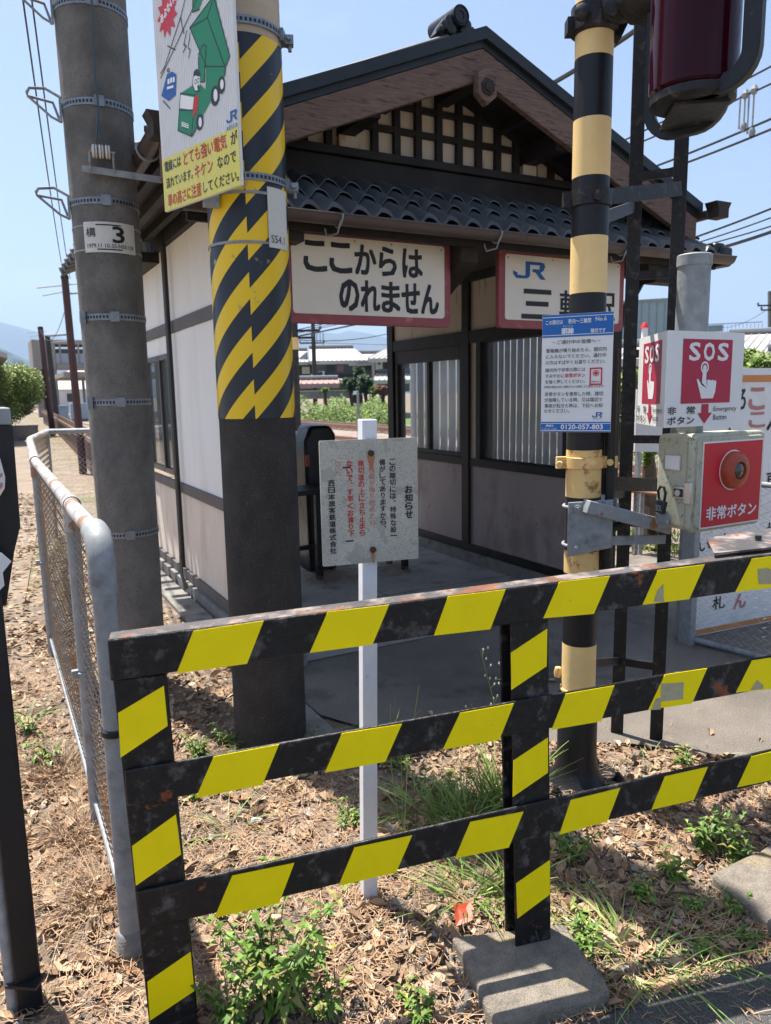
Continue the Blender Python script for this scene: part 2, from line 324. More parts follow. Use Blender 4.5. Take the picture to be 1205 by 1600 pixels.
def text(mb, P, s, u0, v0, u1, v1, bold=0.0, h=.0015, fit=True):
    V, Fs, bb = glyphs(s, 0.0)
    if not V: return
    sx = (u1 - u0) / max(bb[2] - bb[0], 1e-6); sy = (v1 - v0) / max(bb[3] - bb[1], 1e-6)
    e = bold * .8; k = 0
    if e <= 0: mb.add([P.at(u0 + (x - bb[0]) * sx, v0 + (y - bb[1]) * sy, h) for x, y in V], Fs); return
    for ex, ey in ((-1, -1), (1, -1), (1, 1), (-1, 1), (0, 0)):
        k += 1; mb.add([P.at(u0 + (x - bb[0]) * sx + ex * e * abs(sy), v0 + (y - bb[1]) * sy + ey * e * abs(sy), h + k * .00003) for x, y in V], Fs)
def vtext(mb, P, s, uc, v1, v0, wd, bold=0.0, h=.0015, fill=.86):     # vertical column, v1 top to v0 bottom
    n = len(s); st = (v1 - v0) / n
    for i, c in enumerate(s):
        if c in '　 ': continue
        t = v1 - st * (i + .5)
        if c in '、。': text(mb, P, c, uc + wd * .15, t + st * .1, uc + wd * .42, t + st * .4, bold, h); continue
        if c == 'り': text(mb, P, c, uc - wd * .32, t - st * fill / 2, uc + wd * .32, t + st * fill / 2, bold, h); continue
        text(mb, P, c, uc - wd / 2, t - st * fill / 2, uc + wd / 2, t + st * fill / 2, bold, h)
def poly(mb, P, pts, h=.001): mb.add([P.at(a, b, h) for a, b in pts], [tuple(range(len(pts)))]); return mb
def rect(mb, P, u0, v0, u1, v1, h=.001, nu=1):
    for i in range(nu):
        a = u0 + (u1 - u0) * i / nu; b = u0 + (u1 - u0) * (i + 1) / nu
        poly(mb, P, [(a, v0), (b, v0), (b, v1), (a, v1)], h)
    return mb
def stroke(mb, P, pts, wd, h=.0016, closed=False):
    n = len(pts)
    for i in range(n if closed else n - 1):
        a = Vector(pts[i]); b = Vector(pts[(i + 1) % n]); d = (b - a)
        if d.length < 1e-6: continue
        d.normalize(); q = Vector((-d.y, d.x)) * wd / 2; e = d * wd * .4
        poly(mb, P, [tuple(a - e + q), tuple(a - e - q), tuple(b + e - q), tuple(b + e + q)], h + i * 1e-6)
def disc(mb, P, u, v, ru, rv=None, h=.0015, n=20): poly(mb, P, [(u + ru * math.cos(2 * math.pi * k / n), v + (rv or ru) * math.sin(2 * math.pi * k / n)) for k in range(n)], h)
def ring(mb, P, u, v, r1, r2, h=.0015, n=24):
    for k in range(n):
        a, b = 2 * math.pi * k / n, 2 * math.pi * (k + 1) / n
        poly(mb, P, [(u + r1 * math.cos(a), v + r1 * math.sin(a)), (u + r2 * math.cos(a), v + r2 * math.sin(a)), (u + r2 * math.cos(b), v + r2 * math.sin(b)), (u + r1 * math.cos(b), v + r1 * math.sin(b))], h)
def rrect_pts(u0, v0, u1, v1, r, n=5):
    o = []
    for cx, cy, a in ((u1 - r, v1 - r, 0), (u0 + r, v1 - r, 90), (u0 + r, v0 + r, 180), (u1 - r, v0 + r, 270)):
        for k in range(n + 1): t = R_(a + 90 * k / n); o.append((cx + r * math.cos(t), cy + r * math.sin(t)))
    return o
def board(P, pts, th):      # solid plate with its face at h=0
    m = MB(); a = [P.at(x, y, 0) for x, y in pts]; b = [P.at(x, y, -th) for x, y in pts]; n = len(pts)
    return m.add(a + b, [tuple(range(n)), tuple(range(n, 2 * n))[::-1]] + [(i, n + i, n + (i + 1) % n, (i + 1) % n) for i in range(n)])
def jr(mb, P, u0, v0, w_, h_, h=.0017):     # railway company mark: joined J and R
    cnt_ = [0]
    def S(pts): cnt_[0] += 1; poly(mb, P, [(u0 + a * w_, v0 + b * h_) for a, b in pts], h + cnt_[0] * .00006)
    S([(.0, .22), (.13, .22), (.13, .32), (.0, .42)]); S([(0, .42), (.13, .32), (.13, .22), (.10, .08), (.0, .25)])
    S([(.0, .22), (.10, .0), (.36, .0), (.36, .16), (.13, .2)]); S([(.36, .0), (.46, .04), (.52, .18), (.38, .26), (.36, .16)])
    S([(.38, .2), (.52, .18), (.52, .82), (.38, .82)]); S([(.38, .82), (.86, .82), (.86, 1), (.38, 1)])
    S([(.86, 1), (.86, .82), (.95, .62), (1.0, .72), (.97, .95)]); S([(.86, .82), (.82, .78), (.82, .58), (.86, .52), (.97, .56), (.95, .7)])
    S([(.60, .40), (.86, .40), (.97, .56), (.82, .58), (.60, .58)]); S([(.68, .42), (.84, .42), (1.02, 0), (.86, 0)])

# ================================================================ SETTING
part('ground', MB().add([(-9000, -9000, -.012), (9000, -9000, -.012), (9000, 9000, -.012), (-9000, 9000, -.012)], [(0, 1, 2, 3)]), 'field_gravel', kind='structure', smooth=False)
def patchy(name, x0, x1, y0, y1, nx, ny, amp, z, m):
    vs = []; rnd = random.Random(3)
    for j in range(ny + 1):
        for i in range(nx + 1):
            x = x0 + (x1 - x0) * i / nx; y = y0 + (y1 - y0) * j / ny
            e = 0 if i in (0, nx) or j in (0, ny) else 1
            vs.append((x, y, z + e * amp * (math.sin(x * 7 + y * 3) * .4 + math.sin(y * 11 - x * 5) * .3 + rnd.uniform(-.5, .5))))
    fs = [(j * (nx + 1) + i, j * (nx + 1) + i + 1, (j + 1) * (nx + 1) + i + 1, (j + 1) * (nx + 1) + i) for j in range(ny) for i in range(nx)]
    return part(name, MB().add(vs, fs), m, kind='structure')
patchy('soil', -3, 4.2, .2, 6.2, 110, 90, .012, -.001, 'ground_soil')
sheet('road', [(-2, -6), (9, -6), (9, .2), (2.95, .72), (1.82, 1.115), (1.32, 1.205), (.95, 1.22), (-2, 1.0)], 'asphalt', z=.018)
sheet('paving', [(1.36, 3.25), (1.5, 2.98), (2.02, 2.52), (2.45, 2.25), (2.85, 1.8), (3.4, 1.2), (9, .2), (9, 5.0), (4.05, 5.0), (4.05, 3.97), (1.36, 3.97)], 'paving', z=.016)
sheet('station_floor', [(1.45, 3.97), (4.0, 3.97), (4.0, 8.2), (1.45, 8.2)], 'floor_concrete', z=.020)
for i, (a, b) in enumerate((((1.46, 5.0), (3.9, 5.0)), ((1.46, 6.1), (3.9, 6.1)), ((2.7, 3.98), (2.7, 7.1)))): part('floor_joint', MB().box(min(a[0], b[0]), max(a[0], b[0]) + .008, min(a[1], b[1]), max(a[1], b[1]) + .008, .0203, .0212), 'asphalt', kind='structure', smooth=False)
part('drain_path', MB().box(1.17, 1.345, 3.0, 9.5, -.02, .03), 'kerb_concrete', kind='structure', bevel=.006)
sheet('path', [(-.9, 6.2), (.16, 6.2), (.5, 10), (.9, 15), (1.9, 40), (-2, 40), (-2.0, 15)], 'path_concrete', z=.004)
sheet('track_bed', [(5.8, -10), (18.6, -10), (18.6, 300), (5.8, 300)], 'ballast', z=.03)
for nm, xs in (('railway_rail', (9.2, 10.27, 14.4, 15.47)),):
    for i, x in enumerate(xs):
        t = thing(nm, ['rusty rail nearest to the station building', 'second rusty rail from the station building', 'third rail, beyond the nearer track', 'farthest rail, in front of the overgrown bank'][i], 'rail', (x, 4, .1), 'rails of the two tracks')
        part('rail_web', MB().box(x - .035, x + .035, -10, 300, .06, .24), 'rail_rust', t)
        part('rail_head', MB().box(x - .03, x + .03, -10, 300, .2405, .262), 'rail_head', t)
sl = MB()
for x in (9.73, 14.93):
    for k in range(150): sl.box(x - 1.0, x + 1.0, 2 + k * .62, 2.2 + k * .62, .02, .07)
part('sleepers', sl, 'sleeper', kind='structure', smooth=False)

# haze round everything, sky outside
hz = part('haze', MB().box(-9500, 9500, -9500, 9500, -1.2, 900), 'hill', kind='stuff', smooth=False)
hm = bpy.data.materials.new('haze_air'); hm.use_nodes = True; hn = hm.node_tree; hn.nodes.remove(hn.nodes['Principled BSDF'])
pv = hn.nodes.new('ShaderNodeVolumePrincipled'); pv.inputs['Color'].default_value = (.50, .68, 1.0, 1); pv.inputs['Density'].default_value = .0002; pv.inputs['Anisotropy'].default_value = .2
hn.links.new(pv.outputs[0], hn.nodes['Material Output'].inputs['Volume']); hz.data.materials.clear(); hz.data.materials.append(hm)

def hills(name, D, prof, depth, seed):
    rnd = random.Random(seed); vs = []; n = 140; rows = 10
    nz = [[rnd.uniform(-1, 1) for _ in range(n + 1)] for _ in range(rows + 1)]
    for j in range(rows + 1):
        t = j / rows
        for i in range(n + 1):
            px = -500 + 2300 * i / n
            e = prof(px); d = ray(px, 800); hd_ = math.atan2(d.x, d.y)
            if t < .75: h = e * math.sin(t / .75 * math.pi / 2)
            else: h = e * (1 - (t - .75) * 2)
            h += nz[j][i] * e * .02 * (0 if j == 0 else 1)
            dd = D + depth * t + 60 * math.sin(i * .9 + j)
            vs.append((math.sin(hd_) * dd, math.cos(hd_) * dd, max(h, -.5) if j else -.5))
    fs = [(j * (n + 1) + i, j * (n + 1) + i + 1, (j + 1) * (n + 1) + i + 1, (j + 1) * (n + 1) + i) for j in range(rows) for i in range(n)]
    part(name, MB().add(vs, fs), 'hill', kind='structure')
def elev(px, py, D): return HC + D * math.tan(math.asin(ray(px, py).normalized().z))
def interp(tab, x):
    for (a, b), (c, d) in zip(tab, tab[1:]):
        if a <= x <= c: return b + (d - b) * (x - a) / (c - a)
    return tab[0][1] if x < tab[0][0] else tab[-1][1]
far = [(-500, 470), (-100, 490), (0, 502), (60, 513), (130, 532), (300, 545), (400, 530), (455, 514), (500, 517), (535, 522), (560, 516), (600, 527), (700, 540), (900, 560), (1100, 575), (1300, 560), (1800, 540)]
near = [(-500, 520), (-60, 520), (0, 536), (30, 545), (60, 560), (110, 585), (200, 600), (450, 598), (600, 596), (1000, 600), (1300, 590), (1800, 560)]
hills('hills', 5200, lambda x: max(elev(x, interp(far, x) - 1, 6200), 20), 1400, 1)
hills('near_hills', 2400, lambda x: max(elev(x, interp(near, x), 2800), 5), 600, 2)

# ================================================================ STATION BUILDING
XL, XR, YF, YB = 1.413, 3.93, 3.97, 7.1
B = thing('station_building', 'small timber station building with dark tiled gable roof and open passage to the platform', 'station', (2.67, 5, 0))
TH = .12
def bb(name, m, *boxes, bevel=.004, parent=B):
    if name in ('inner_post', 'wall_band', 'inner_sill', 'inner_lower_panel', 'inner_upper_panel', 'wall_panel', 'lower_wall_panel', 'front_beam', 'gable_beam') and len(boxes) > 1:
        return [bb(name, m, b, bevel=bevel, parent=parent) for b in boxes][0]
    q = MB()
    for b in boxes: q.box(*b)
    return part(name, q, m, parent, bevel=bevel)
# left wall
bb('lower_wall_panel', 'wall_cream', (XL + .012, XL + TH, YF + .05, 6.235, .172, .818), (XL + .012, XL + TH, 6.325, 7.6, .172, .818), bevel=0)
bb('wall_panel', 'wall_white', (XL + .012, XL + TH, YF + .05, 6.235, .902, 2.108), (XL + .012, XL + TH, 6.325, 6.37, .902, 1.9), (XL + .012, XL + TH, 6.325, 7.6, 1.962, 2.108), (XL + .012, XL + TH, YF + .05, 6.235, 2.202, 2.86), (XL + .012, XL + TH, 6.325, 7.6, 2.202, 2.86), bevel=0)
bb('wall_band', 'band_greybrown', (XL - .008, XL + .02, YF + .06, 6.23, 2.11, 2.20), (XL - .008, XL + .02, 6.33, 7.6, 2.11, 2.20), (XL - .008, XL + .02, YF + .06, 6.23, .82, .90), (XL - .008, XL + .02, 6.33, 7.6, .82, .90), (XL - .015, XL + .02, YF - .03, 7.6, .095, .17))
bb('corner_post', 'timber_dark', (XL - .01, XL + .13, YF - .08, YF + .055, .1, 2.9))
bb('wall_post', 'timber_brown', (XL - .016, XL + .1, 6.24, 6.32, .171, 2.9))
bb('wall_top_beam', 'timber_dark', (XL - .03, XL + .14, YF - .08, 7.6, 2.78, 2.96))
bb('footing', 'kerb_concrete', (XL - .045, XL + .16, YF - .06, 7.65, -.01, .092))
bb('far_lower_wall', 'wall_cream', (XL + .3, XL + .34, 7.3, 7.6, .172, .818), bevel=0)
wn = bb('window', 'gutter', (XL - .004, XL + .05, 6.36, 6.40, .94, 1.96), (XL - .004, XL + .05, 6.70, 6.74, .94, 1.96), (XL - .004, XL + .05, 7.3, 7.34, .94, 1.96), (XL - .004, XL + .05, 6.401, 7.3, .94, .985), (XL - .004, XL + .05, 6.401, 7.3, 1.915, 1.96))
bb('window_pane', 'window_glass', (XL + .02, XL + .026, 6.40, 7.3, .985, 1.915), bevel=0, parent=wn)
bb('window_blind', 'slat_light', (XL + .08, XL + .09, 6.40, 7.3, .985, 1.915), bevel=0, parent=wn)
pd = [(XL - .03, 6.02, 2.9), (XL - .03, 6.03, 2.0), (XL - .03, 6.03, 1.0), (XL - .03, 6.03, .5), (XL - .04, 6.0, .35), (XL - .05, 5.9, .22), (XL - .05, 5.8, .08)]
part('cable_conduit', MB().tube([(XL - .03, 6.12, 2.95), (XL - .03, 6.12, 1.0), (XL - .03, 6.12, .45), (XL - .06, 6.07, .3), (XL - .08, 5.98, .16), (XL - .06, 5.92, .06)], .014, 8), 'rubber', B)
# right wall seen from inside
bb('inner_footing', 'kerb_concrete', (XR - .03, XR + .14, YF - .02, 7.15, -.01, .125))
bb('inner_sill', 'timber_dark', (XR - .02, XR + .12, YF, 7.12, .128, .20), (XR - .02, XR + .12, YF, 7.12, .93, 1.0), (XR - .025, XR + .12, YF, 7.12, 2.03, 2.14), (XR - .02, XR + .12, YF, 7.12, 2.56, 2.9))
bb('inner_post', 'timber_dark', (XR - .03, XR + .125, 5.60, 5.71, .2, 2.56), (XR - .03, XR + .125, 7.0, 7.12, .2, 2.56), (XR - .03, XR + .125, YF - .04, YF + .08, .13, 2.8), (XR - .02, XR + .125, 4.27, 4.36, 1.0, 2.03), (XR - .021, XR + .12, 5.43, 5.5, 1.0, 2.03))
bb('inner_lower_panel', 'wall_mauve', (XR, XR + .1, 4.06, 5.60, .2, .93), (XR, XR + .1, 5.71, 7.0, .2, .93), bevel=0)
bb('inner_upper_panel', 'wall_beige', (XR, XR + .1, 4.06, 5.60, 2.14, 2.56), (XR, XR + .1, 5.71, 7.0, 2.14, 2.56), (XR, XR + .1, 5.5, 5.6, 1.0, 2.03), (XR, XR + .1, 4.06, 4.27, 1.0, 2.03), bevel=0)
w1 = bb('inner_window', 'timber_brown', (XR - .01, XR + .05, 5.72, 5.77, 1.0, 2.03), (XR - .01, XR + .05, 6.93, 6.98, 1.0, 2.03), (XR - .01, XR + .05, 5.77, 6.93, 1.0, 1.04), (XR - .01, XR + .05, 5.77, 6.93, 1.90, 2.03), (XR + .0, XR + .045, 6.31, 6.36, 1.04, 1.90))
bb('window_pane', 'glass', (XR + .02, XR + .026, 5.77, 6.93, 1.04, 1.90), bevel=0, parent=w1)
w2 = bb('inner_window', 'timber_dark', (XR + .0, XR + .05, 4.36, 5.43, 1.0, 1.012))
bb('window_pane', 'glass', (XR + .02, XR + .026, 4.36, 5.43, 1.012, 2.03), bevel=0, parent=w2)
q = MB()
y = 4.2; k = 0
while y < 5.6:       # standing corrugated screen strips outside the near window, light showing between them
    q.add([(XR + .26 + .030 * math.sin(a), y + .078 * i / 8, z) for z in (.4, 2.3) for i, a in enumerate([math.pi * j / 8 for j in range(9)])], [(i, i + 1, 10 + i, 9 + i) for i in range(8)]); y += .09
part('corrugated_screen', q, 'slat_sheet', B)
q = MB(); y = 5.62; rnd = random.Random(5)
while y < 7.1:
    q.box(XR + .25, XR + .262, y, y + .122, .4, 2.3); y += .152
part('plank_screen', q, 'slat_sheet', B, smooth=False)
# roof
RX, RZ, EZ, RY0, RY1 = 2.675, 3.60, 2.85, 3.70, 6.7
EXL, EXR = .85, 4.50
def roofq(off0, off1, y0, y1, ex=0.0):
    s = (RZ - EZ) / (RX - EXL)
    def z(x, o): return RZ - abs(x - RX) * s + o
    P = []
    for o in (off0, off1):
        for y_ in (y0, y1): P += [(EXL - ex, y_, z(EXL - ex, o)), (RX, y_, z(RX, o)), (EXR + ex, y_, z(EXR + ex, o))]
    return MB().add(P, [(0, 1, 4, 3), (1, 2, 5, 4), (6, 9, 10, 7), (7, 10, 11, 8), (0, 6, 7, 1), (1, 7, 8, 2), (3, 4, 10, 9), (4, 5, 11, 10), (0, 3, 9, 6), (2, 8, 11, 5)])
roof = part('roof', roofq(-.05, .0, RY0 + .03, RY1), 'tile', B)
part('eave_cap', roofq(-.088, -.0525, RY0 - .004, RY0 + .028, .01), 'cap_metal', roof)
part('eave_cap', roofq(-.052, .012, RY0 - .035, RY0 + .028, .015), 'cap_metal', roof)
part('roof_soffit', roofq(-.13, -.06, RY0 + .05, RY1 - .1, -.05), 'timber_dark', B)
part('barge_board', roofq(-.255, -.09, RY0, RY0 + .045, -.0), 'barge_wood', B, bevel=.004)
q = MB()
for x in (1.0, 1.45, 1.9, 2.35, 2.9, 3.3, 3.7, 4.2):   # tile rolls running down the roof, a few rows
    pass
s_ = (RZ - EZ) / (RX - EXL)
for i in range(18):
    y_ = 3.95 + i * .26
    for sx in (EXL, EXR): q.tube([(RX + (sx - RX) * .04, y_, RZ + .02), (sx, y_, EZ + .02)], .045, 8)
part('roof_tile_roll', q, 'tile', roof)
part('ridge', MB().box(RX - .10, RX + .10, 4.0, RY1, RZ - .02, RZ + .08).tube([(RX, 4.0, RZ + .10), (RX, RY1, RZ + .10)], .06, 12), 'tile', roof, bevel=.01)
# ridge-end ornament
oc = Vector((RX - .01, 3.98, RZ + .20)); q = MB()
q.tube([oc + Vector((.005, -.08, .03)), oc + Vector((.005, .25, .05))], .068, 20)
q.lathe(oc + Vector((.005, -.095, .03)), [(.068, 0), (.068, .012), (.050, .012), (.050, .004), (.030, .004), (.026, .012), (0.001, .014)], 20, (0, 1, 0), cap=False)
for sx in (-1, 1):
    for k, (dx, dz, r) in enumerate(((.075, -.01, .036), (.115, -.045, .03), (.06, -.055, .04), (.145, -.075, .022))):
        q.lathe(oc + Vector((sx * dx, -.06, dz)), [(r * .4, -.022), (r, -.01), (r, .03), (r * .5, .05)], 12, (0, 1, 0))
q.prism([oc + Vector((-.17, -.03, -.10)), oc + Vector((.17, -.03, -.10)), oc + Vector((.12, -.03, -.02)), oc + Vector((.06, -.03, .05)), oc + Vector((-.06, -.03, .05)), oc + Vector((-.12, -.03, -.02))], (0, .08, 0))
q.v = [tuple(oc + Vector((0, 0, -.06)) + (Vector(v) - oc) * .82) for v in q.v]
part('ridge_ornament', q, 'cap_metal', roof)
part('ridge_moss', MB().lathe(oc + Vector((.0, .0, .005)), [(.03, 0), (.02, .01), (.004, .014)], 9), 'bank_leaf', roof)
GY = 4.12
# pendant, purlins, brackets
gp = [(2.602, 3.355), (2.667, 3.385), (2.732, 3.355), (2.732, 3.245), (2.667, 3.19), (2.602, 3.245)]
pe = part('gable_pendant', MB().prism([(x, 3.64, z) for x, z in gp], (0, .05, 0)), 'barge_wood', B, bevel=.006)
part('pendant_crest', MB().lathe((2.667, 3.637, 3.285), [(.05, 0), (.045, -.008), (.03, -.004), (.026, -.012), (.001, -.016)], 6, (0, 1, 0)), 'timber_brown', pe)
for x, z in ((2.667, 3.40), (2.0, 3.13), (3.33, 3.13)):
    part('purlin', MB().box(x - .05, x + .05, 3.76, 6.5, z - .065, z + .05), 'timber_dark', B, bevel=.006)
    if z < 3.3: part('purlin_block', MB().box(x - .055, x + .055, GY - .045, GY - .036, z - .13, z - .066), 'wall_beige', B)
for x in (1.05, 1.3, 1.6, 2.25, 3.1, 3.75, 4.05, 4.3):
    zt = RZ - abs(x - RX) * s_ - .135
    part('rafter', MB().box(x - .025, x + .025, 3.78, RY1 - .3, zt - .06, zt), 'timber_dark', B)
def gz_top(x): return RZ - abs(x - RX) * s_ - .15
part('gable_panel', MB().prism([(1.0, GY, 2.86), (4.35, GY, 2.86), (4.35, GY, gz_top(4.35)), (RX, GY, gz_top(RX)), (1.0, GY, gz_top(1.0))], (0, .05, 0)), 'wall_beige', B)
q = MB(); x = 1.18
xs = [1.141 + .1494 * i for i in range(22)]
for x in xs:
    zt = gz_top(x)
    if zt > 2.99: q.box(x - .022, x + .022, GY - .035, GY - .001, 2.98, zt)
for z in (3.145, 3.285):
    hw = (RZ - .15 - z) / s_
    q.box(RX - hw, RX + hw, GY - .031, GY - .001, z - .018, z + .018)
part('gable_lattice', q, 'timber_dark', B, bevel=.003)
q = MB()
for sx in (EXL + .1, EXR - .1):
    q.bar((RX, GY - .04, gz_top(RX) + .0), (sx, GY - .04, gz_top(sx) + .0), .055, .05, up=(0, -1, 0))
part('gable_rafter', q, 'timber_dark', B)
bb('gable_beam', 'timber_dark', (.95, 4.4, GY - .075, GY - .001, 2.81, 2.935), (.93, 4.42, GY - .10, GY - .001, 2.939, 2.985), (1.0, 4.35, GY - .04, GY - .001, 2.73, 2.808))
# pent roof of wavy tiles
PY0, PZ0, PY1, PZ1 = 3.53, 2.518, 4.08, 2.845
def wave(t): return .023 * (math.sin(2 * math.pi * t) + .22 * math.sin(4 * math.pi * t + 1.2))
TW = .1415; NX = 26; PX0 = .92
for row in range(3):
    q = MB(); y0 = PY0 + (PY1 - PY0) * row / 3 - .01; y1 = PY0 + (PY1 - PY0) * (row + 1) / 3 + .03
    za = PZ0 + (PZ1 - PZ0) * row / 3 + .006; zb = PZ0 + (PZ1 - PZ0) * (row + 1) / 3
    n = NX * 10; vs = []
    for (yy, zz) in ((y0, za - (.022 if row == 0 else .006)), (y0, za), (y1, zb), ):
        for i in range(n + 1): t = i / 10; vs.append((PX0 + t * TW * .985, yy, zz + wave(t)))
    vs += [(v[0], v[1], v[2] - .016) for v in vs[2 * (n + 1):]]
    for j in range(3):
        pass
    fs = [(j * (n + 1) + i, j * (n + 1) + i + 1, (j + 1) * (n + 1) + i + 1, (j + 1) * (n + 1) + i) for j in range(3) for i in range(n)]
    fs += [(3 * (n + 1) + i, 3 * (n + 1) + i + 1, i + 1, i) for i in range(n)]
    q.add(vs, fs); part('pent_tile_row', q, 'tile', B)
part('pent_deck', MB().prism([(PX0, PY0 + .03, PZ0 - .075), (PX0, PY0 + .03, PZ0 - .04), (PX0, PY1, PZ1 - .045), (PX0, PY1, PZ1 - .08)], (3.63, 0, 0)), 'timber_dark', B)
part('pent_fascia', MB().box(PX0, 4.55, PY0 + .035, PY0 + .06, PZ0 - .115, PZ0 - .045), 'timber_dark', B)
part('tile_end_cap', MB().box(4.53, 4.64, PY0 - .03, PY0 + .1, PZ0 - .10, PZ0 + .03).box(4.50, 4.60, PY0, PY1, PZ0 - .08, PZ0 + .06), 'cap_metal', B, bevel=.02)
def half_gutter(name, a, b, r, parent=B):
    a, b = Vector(a), Vector(b); d = (b - a).normalized(); s = d.cross(Vector((0, 0, 1))).normalized(); vs = []; n = 12
    for p, rr in ((a, r), (b, r), (b, r - .006), (a, r - .006)):
        for k in range(n + 1): t = math.pi + math.pi * k / n; vs.append(p + s * math.cos(t) * rr + Vector((0, 0, 1)) * math.sin(t) * rr)
    m = n + 1; fs = []
    for j in range(4):
        for k in range(n): fs.append((j * m + k, j * m + k + 1, ((j + 1) % 4) * m + k + 1, ((j + 1) % 4) * m + k))
    q = MB().add(vs, fs)
    for p in (a, b): q.add([p + s * math.cos(math.pi + math.pi * k / n) * r + Vector((0, 0, math.sin(math.pi + math.pi * k / n) * r)) for k in range(n + 1)], [tuple(range(n + 1))])
    for sx in (-1, 1): q.tube([a + s * sx * r, b + s * sx * r], .006, 6)
    return part(name, q, 'gutter', parent)
GZ = 2.472
g = half_gutter('gutter', (.88, 3.49, GZ), (4.60, 3.49, GZ), .046)
for x in (1.65, 2.62, 3.58, 4.35):
    q = MB().tube([(x, 3.49 + .053 * math.cos(t), GZ + .0 + .053 * math.sin(t)) for t in [math.pi * (1 + k / 8) for k in range(9)]] + [(x, 3.56, GZ + .02)], .0055, 6)
    q.tube([(x - .01, 3.44, GZ - .03), (x - .02, 3.46, GZ - .09), (x - .06, 3.50, GZ - .10), (x - .06, 3.52, GZ - .06)], .004, 6)
    part('gutter_hook', q, 'galvanised', g)
for sx, xx in ((1, .835), (-1, 4.56)):
    g = half_gutter('gutter', (xx, 3.60, 2.80), (xx, 6.3, 2.745), .046)
    part('gutter_end', MB().prism([(xx - .052, 3.53, 2.742), (xx + .052, 3.53, 2.742), (xx + .052, 3.53, 2.80), (xx + .078, 3.53, 2.845), (xx - .078, 3.53, 2.845), (xx - .052, 3.53, 2.80)], (0, .10, 0)), 'timber_brown', g, bevel=.004)
    for y_ in (3.9, 4.4, 5.2, 6.1): part('gutter_hook', MB().tube([(xx + .056 * math.cos(t), y_, 2.792 + .056 * math.sin(t)) for t in [math.pi * (1 + k / 8) for k in range(9)]], .006, 6), 'galvanised', g)
# boarded boxed eave under left roof edge
q = MB().prism([(1.0, 3.9, 2.76), (XL, 3.9, 2.62), (XL, 3.9, 2.76), (1.0, 3.9, 2.84)], (0, .05, 0)).prism([(.9, 3.82, 2.78), (XL - .03, 3.82, 2.74), (XL - .03, 3.82, 2.86), (.9, 3.82, 2.84)], (0, .07, 0))
part('eave_arm', q, 'timber_brown', B)
for x in (XL, XR + .01): part('pent_arm', MB().box(x, x + .1, 3.6, 4.0, 2.36, 2.46), 'timber_brown', B, bevel=.005)
part('pent_arm', MB().prism([(2.47, 3.62, 2.33), (2.47, 3.62, 2.45), (2.47, 4.2, 2.45), (2.47, 4.2, 2.14), (2.47, 3.95, 2.16)], (.12, 0, 0)), 'timber_brown', B, bevel=.005)
bb('front_beam', 'timber_dark', (XL, 4.5, YF - .06, YF + .05, 2.50, 2.70), (XR + .1, 4.42, 3.62, 3.74, 2.30, 2.42), (4.05, 4.5, 3.8, 3.9, 2.40, 2.5))
part('rear_beam', MB().box(XL + .13, XR - .03, 7.0, 7.1, 2.36, 2.6), 'timber_dark', B)
part('rear_canopy', MB().box(XL - .3, XR + .5, 6.5, 7.7, 2.70, 2.78), 'timber_dark', B)
part('ceiling_board', MB().box(XL + .13, XR - .05, YF + .06, 6.99, 2.63, 2.66), 'timber_brown', B)
part('downpipe', MB().tube([(4.575, 4.1, 2.74), (4.575, 4.1, 2.62), (4.16, 4.02, 2.14), (4.09, 4.0, 2.02), (4.09, 4.0, .05)], .032, 10), 'timber_dark', B)

# ---------------------------------------------------------------- hanging station signs
def hung_sign(name, label, x0, x1, z0, z1, y, txt, extra=None):
    t = thing(name, label, 'sign', ((x0 + x1) / 2, y, z0)); P = Panel((x0, y, z0), (1, 0, 0), (0, 0, 1), (0, -1, 0)); W, H_ = x1 - x0, z1 - z0
    part('sign_frame', board(P, rrect_pts(0, 0, W, H_, .03), .035), 'sign_maroon', t, bevel=.004)
    P2 = Panel(P.at(0, 0, .004), P.u, P.v, P.n)
    part('sign_face', board(P2, rrect_pts(.045, .05, W - .045, H_ - .03, .018), .003), 'sign_cream', t)
    q = MB(); txt(q, P2, W, H_); part('lettering', q, 'letter_black', t, smooth=False)
    if extra: q = MB(); extra(q, P2, W, H_); part('railway_mark', q, 'letter_blue', t, smooth=False)
    q = MB()
    for u, v in ((.065, H_ - .05), (W - .065, H_ - .05), (W * .4, H_ - .045), (W * .62, H_ - .045)): q.lathe(P2.at(u, v), [(.006, 0), (.004, .004)], 8, P.n)
    part('screw', q, 'galvanised', t); part('hanger', MB().tube([(x0 + .2, y + .03, z1 - .02), (x0 + .2, y + .03, z1 + .12)], .01, 6).tube([(x1 - .2, y + .03, z1 - .02), (x1 - .2, y + .03, z1 + .12)], .01, 6), 'steel_black', t)
Ysg = 3.72
def on_sign(px, py): p = pl(px, py, 1, Ysg); return p.x, p.z
ax, az0 = on_sign(446, 504); bx, az1 = on_sign(704, 378); _, bz = on_sign(704, 512)
def s1(q, P, W, H_):
    for i, c in enumerate('ここからは'):
        u = .115 + i * .148; text(q, P, c, u, H_ * .56, u + (.125 if i not in (3,) else .105), H_ * .87, .03)
    for i, c in enumerate('のれません'):
        u = .315 + i * .128; text(q, P, c, u, H_ * .155, u + .112, H_ * .485, .03)
hung_sign('notice_sign', 'cream hanging sign with maroon border and large black hiragana in two rows, above the passage', ax, bx, (az0 + bz) / 2, az1, Ysg, s1)
cx_, cz1 = on_sign(780, 387); dx_, _ = on_sign(977, 402); _, cz0 = on_sign(782, 512)
def s2(q, P, W, H_):
    text(q, P, '三', W * .17, H_ * .14, W * .40, H_ * .50, .035); text(q, P, '輪', W * .46, H_ * .14, W * .68, H_ * .52, .02); text(q, P, '駅', W * .71, H_ * .14, W * .92, H_ * .52, .02)
